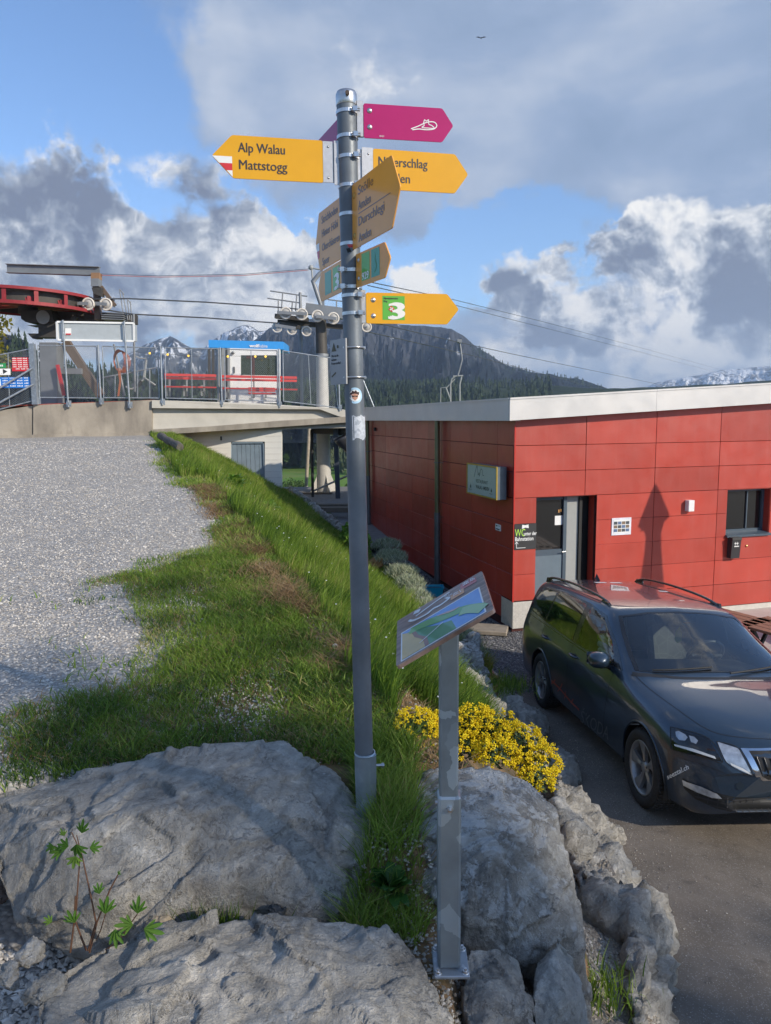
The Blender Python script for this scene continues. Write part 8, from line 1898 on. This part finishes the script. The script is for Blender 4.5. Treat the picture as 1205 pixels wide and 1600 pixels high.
# shrub at the foot of the bank
def shrub(name, c, R, n, s, m, label, seed, cat='shrub', group=None, fl=.7):
    r = np.random.default_rng(seed); e = empty(name, c, label, cat, group); d = r.normal(0, 1, (n, 3)); d /= np.linalg.norm(d, axis=1)[:, None]; rad = r.uniform(.35, 1, n) ** .5 * (.75 + .5 * vnoise(d * 2 + seed, seed)); P = d * rad[:, None] * np.array(R); P[:, 2] += R[2] * .9
    V, F, T = leafcards(P, s, r); npmesh('foliage', V, F, m, e, attr={'tint': T})['kind'] = 'stuff'
    mb = MB(); 
    for k in range(5): a = k * 1.25; mb.cyl((0, 0, -.1), (math.cos(a) * R[0] * .5, math.sin(a) * R[1] * .5, R[2] * 1.2), R[2] * .035, R[2] * .012, 6)
    mb.build('stem', M_TRUNK, e, True); return e
def leafcards(P, s, r):
    n = len(P); a = r.normal(0, 1, (n, 3)); a /= np.linalg.norm(a, axis=1)[:, None]; b = np.cross(a, r.normal(0, 1, (n, 3))); b /= np.linalg.norm(b, axis=1)[:, None]; k = s * r.uniform(.6, 1.3, n)[:, None]
    V = np.stack([P - a * k * .5, P + b * k * .28, P + a * k * .5, P - b * k * .28], 1).reshape(-1, 3); i = np.arange(n) * 4; F = np.concatenate([np.stack([i, i + 1, i + 2], 1), np.stack([i, i + 2, i + 3], 1)]); return V, F, np.repeat(np.clip(r.normal(.45, .28, n), 0, 1), 4)
shrub('garden_shrub', atz(556, 868, .9) + Vector((0, 0, -.1)), (.30, .35, .42), 1500, .085, M_LEAFB, 'fresh green shrub half hidden by the signpost at the foot of the bank', 3)
M_BROAD = leafmat('broadleaf_foliage', (.03, .06, .012), [(.06, .11, .02), (.11, .16, .035)], .25, .6, attr='tint'); M_AUT = leafmat('yellow_green_foliage', (.10, .11, .02), [(.22, .20, .03), (.34, .26, .05)], .35, .6, attr='tint')
def tree(c, h, cr, n, s, m, label, seed, name='broadleaf_tree', group=None, low=.35):
    r = np.random.default_rng(seed); e = empty(name, c, label, 'tree', group); P = []
    for k in range(14):
        d = r.normal(0, 1, 3); d /= np.linalg.norm(d); cc = np.array([d[0] * cr * .55, d[1] * cr * .55, h * (low + (1 - low) * .5) + d[2] * h * (1 - low) * .32]); q = r.normal(0, 1, (n // 14, 3)); q /= np.linalg.norm(q, axis=1)[:, None]; P.append(cc + q * (r.uniform(.3, 1, n // 14) ** .5)[:, None] * np.array([cr * .5, cr * .5, h * (1 - low) * .24]))
    V, F, T = leafcards(np.concatenate(P), s, r); npmesh('crown', V, F, m, e, attr={'tint': T})['kind'] = 'stuff'
    mb = MB(); mb.tube([(0, 0, -.3), (0, 0, h * .4), (cr * .05, 0, h * .8)], [h * .022, h * .016, h * .006], 8)
    for k in range(7): a = k * .9; z = h * (.3 + .06 * k); mb.cyl((0, 0, z), (math.cos(a) * cr * .6, math.sin(a) * cr * .6, z + h * .16), h * .008, h * .003, 6)
    mb.build('trunk', M_TRUNK, e, True); return e
tree(at(-8, 640, 34), 5.0, 1.1, 1800, .22, M_AUT, 'yellow green tree at the left edge behind the sloping fence', 5, low=.15)
for i, (px_, py_, Y_, h_) in enumerate(((462, 772, 120, 4.5), (472, 770, 128, 4), (452, 776, 112, 5), (545, 772, 110, 3.2), (447, 722, 200, 4), (541, 700, 190, 7))):
    tree(at(px_, py_, Y_) - UP * .2, h_ * .62, h_ * .28, 420, .32, M_BROAD, ['rounded bush left of the wooden pole in the valley meadow', 'bush beside the wooden pole in the valley', 'bush nearest the white building in the valley', 'small bush between tower foot and steel column', 'lone little tree on the valley meadow', 'bush above the far field edge behind the steel column'][i], 30 + i, 'valley_bush', 'bushes on the valley meadow', .05)
# unseen trees added behind the camera, crowns shaped to shade the foreground
perp = Vector((.57, .82, 0)).normalized()
def T_top(u): return float(np.interp(u, [-3, 0, 1.4, 2.4, 3.4, 4.2, 4.7, 5.2], [3.6, 3.7, 4.0, 4.25, 4.8, 4.9, 2.5, -1.6]))
q0 = 15.0; tn = math.tan(SUN_EL)
for i, u0 in enumerate((-2.2, -.6, .9, 2.22, 3.7)):
    r = np.random.default_rng(60 + i); n = (620, 620, 620, 2300, 620)[i]; u = u0 + r.normal(0, (.6, .6, .6, .26, .6)[i], n); v = r.uniform(0, 1, n) ** .8; top = np.array([T_top(a) for a in u]) + (vnoise(np.stack([u * 3, u * 0, u * 0], 1), 8) - .5) * .5; w = top - v * (top + 2.2); q = q0 + r.normal(0, 1.0, n)  # fourth crown made dense to keep post shadows off the boulders
    c = perp * u0 + Vector((SUN_H.x, SUN_H.y, 0)) * q0; c.z = gz(0, -5) if c.x < 0 else 0.0
    P = np.stack([u * perp.x + q * SUN_H.x - c.x, u * perp.y + q * SUN_H.y - c.y, w + q * tn - c.z], 1)
    V, F, T = leafcards(P, .22, r); e = empty('added_shade_tree', c, 'unseen leafy tree added behind the camera for shade, %s of five counted from the left' % ['first', 'second', 'third', 'fourth', 'last'][i], 'tree', 'added shade trees behind the camera'); npmesh('crown', V, F, M_BROAD, e, attr={'tint': T})['kind'] = 'stuff'
    mb = MB(); H_ = float(P[:, 2].max()); mb.tube([(0, 0, -.2), (0, 0, H_ * .5), (.2, 0, H_ * .85)], [.22, .16, .05], 8)
    for k in range(6): a = k * 1.1; mb.cyl((0, 0, H_ * (.42 + .06 * k)), (math.cos(a) * 1.2, math.sin(a) * 1.2, H_ * (.55 + .06 * k)), .07, .03, 6)
    mb.build('trunk', M_TRUNK, e, True)

# ================================================================== YELLOW FLOWERS
fc = at(752, 1180, 3.4); fl_ = empty('yellow_flower_cushion', fc, 'dense cushion of small yellow flowers on the boulder behind the board post', 'flowers')
BL = [((665, 1158, 3.55), .095), ((700, 1140, 3.6), .11), ((740, 1135, 3.6), .125), ((775, 1140, 3.55), .115), ((810, 1165, 3.45), .12), ((838, 1192, 3.35), .10), ((838, 1222, 3.22), .075), ((780, 1180, 3.35), .09), ((655, 1190, 3.35), .085), ((650, 1135, 3.5), .10), ((715, 1170, 3.45), .10)]
heads = []; lfp = []
for (p, R) in BL:
    c = at(*p)
    for i in range(int(15000 * R * R)):
        d = Vector(rng.normal(0, 1, 3)).normalized(); 
        if d.z < -.35 or d.y > .75: continue
        heads.append(c + Vector((d.x * R * 1.12, d.y * R, d.z * R * .82)) * rng.uniform(.88, 1.10) )
    for i in range(int(22000 * R * R)): d = Vector(rng.normal(0, 1, 3)).normalized(); lfp.append(tuple(c + Vector((d.x * R * 1.05, d.y * R, d.z * R * .8)) * rng.uniform(.3, .86) - fc))
for p in ((862, 1163, 3.35), (868, 1172, 3.35), (858, 1178, 3.33), (870, 1185, 3.3), (857, 1168, 3.3)): heads.append(at(*p))
for i in range(60): heads.append(at(rng.uniform(636, 680), rng.uniform(1165, 1205), 3.35))
oct_ = np.array([(1, 0, 0), (-1, 0, 0), (0, 1, 0), (0, -1, 0), (0, 0, 1), (0, 0, -1)], float); Fo = np.array([(0, 2, 4), (2, 1, 4), (1, 3, 4), (3, 0, 4), (2, 0, 5), (1, 2, 5), (3, 1, 5), (0, 3, 5)])
HP = np.array([tuple(h - fc) for h in heads]); nf = 15; k = len(HP) * nf; cen = np.repeat(HP, nf, 0) + rng.normal(0, 1, (k, 3)) * np.array([.0072, .0072, .006]); sz = rng.uniform(.0028, .0052, k)
V = (oct_[None] * sz[:, None, None] + rng.uniform(-.3, .3, (k, 6, 3)) * sz[:, None, None] + cen[:, None]).reshape(-1, 3); F = (Fo[None] + (np.arange(k) * 6)[:, None, None]).reshape(-1, 3)
M_FLOW = leafmat('yellow_petals', (.84, .58, .006), [(.90, .70, .010), (.92, .78, .03)], .25, .6, attr='tint'); npmesh('flower_heads', V, F, M_FLOW, fl_, attr={'tint': np.repeat(rng.uniform(0, 1, k), 6)})['kind'] = 'stuff'
V, F, T = leafcards(np.array(lfp), .030, rng); npmesh('foliage', V, F, leafmat('grey_green_leaves', (.03, .06, .025), [(.07, .11, .05), (.14, .19, .10)], .2, .6, attr='tint'), fl_, attr={'tint': T})['kind'] = 'stuff'
# daisies dotted in the bank
n = 150; x, y, t = bank_pts(400, 3, 14); x, y = x[:n], y[:n]; mb = MB()
for a, b_ in zip(x, y): c = Vector((a, b_, gz(a, b_) + rng.uniform(.12, .28))); mb.lathe([(.0001, .002), (.007, 0)], c, (0, -.4, 1), 6)
tag(mb.build('daisies', M_SWHITE), kind='stuff')
# bird in the sky
c = at(752, 59, 60); mb = MB(); mb.smooth = True
mb.add([c + Vector(p) for p in ((-.42, 0, .05), (-.2, .02, .10), (0, .05, .02), (.2, .02, .10), (.42, 0, .05), (0, -.16, .0), (0, .22, .0), (-.05, 0, -.03), (.05, 0, -.03))], [(0, 1, 7), (1, 2, 7), (4, 8, 3), (3, 8, 2), (2, 8, 7), (5, 7, 8), (6, 2, 7), (6, 8, 2), (0, 7, 1), (5, 2, 7), (5, 8, 2)]); o = mb.build('bird', M_INK); tag(o, 'distant dark bird high in the sky', 'bird')
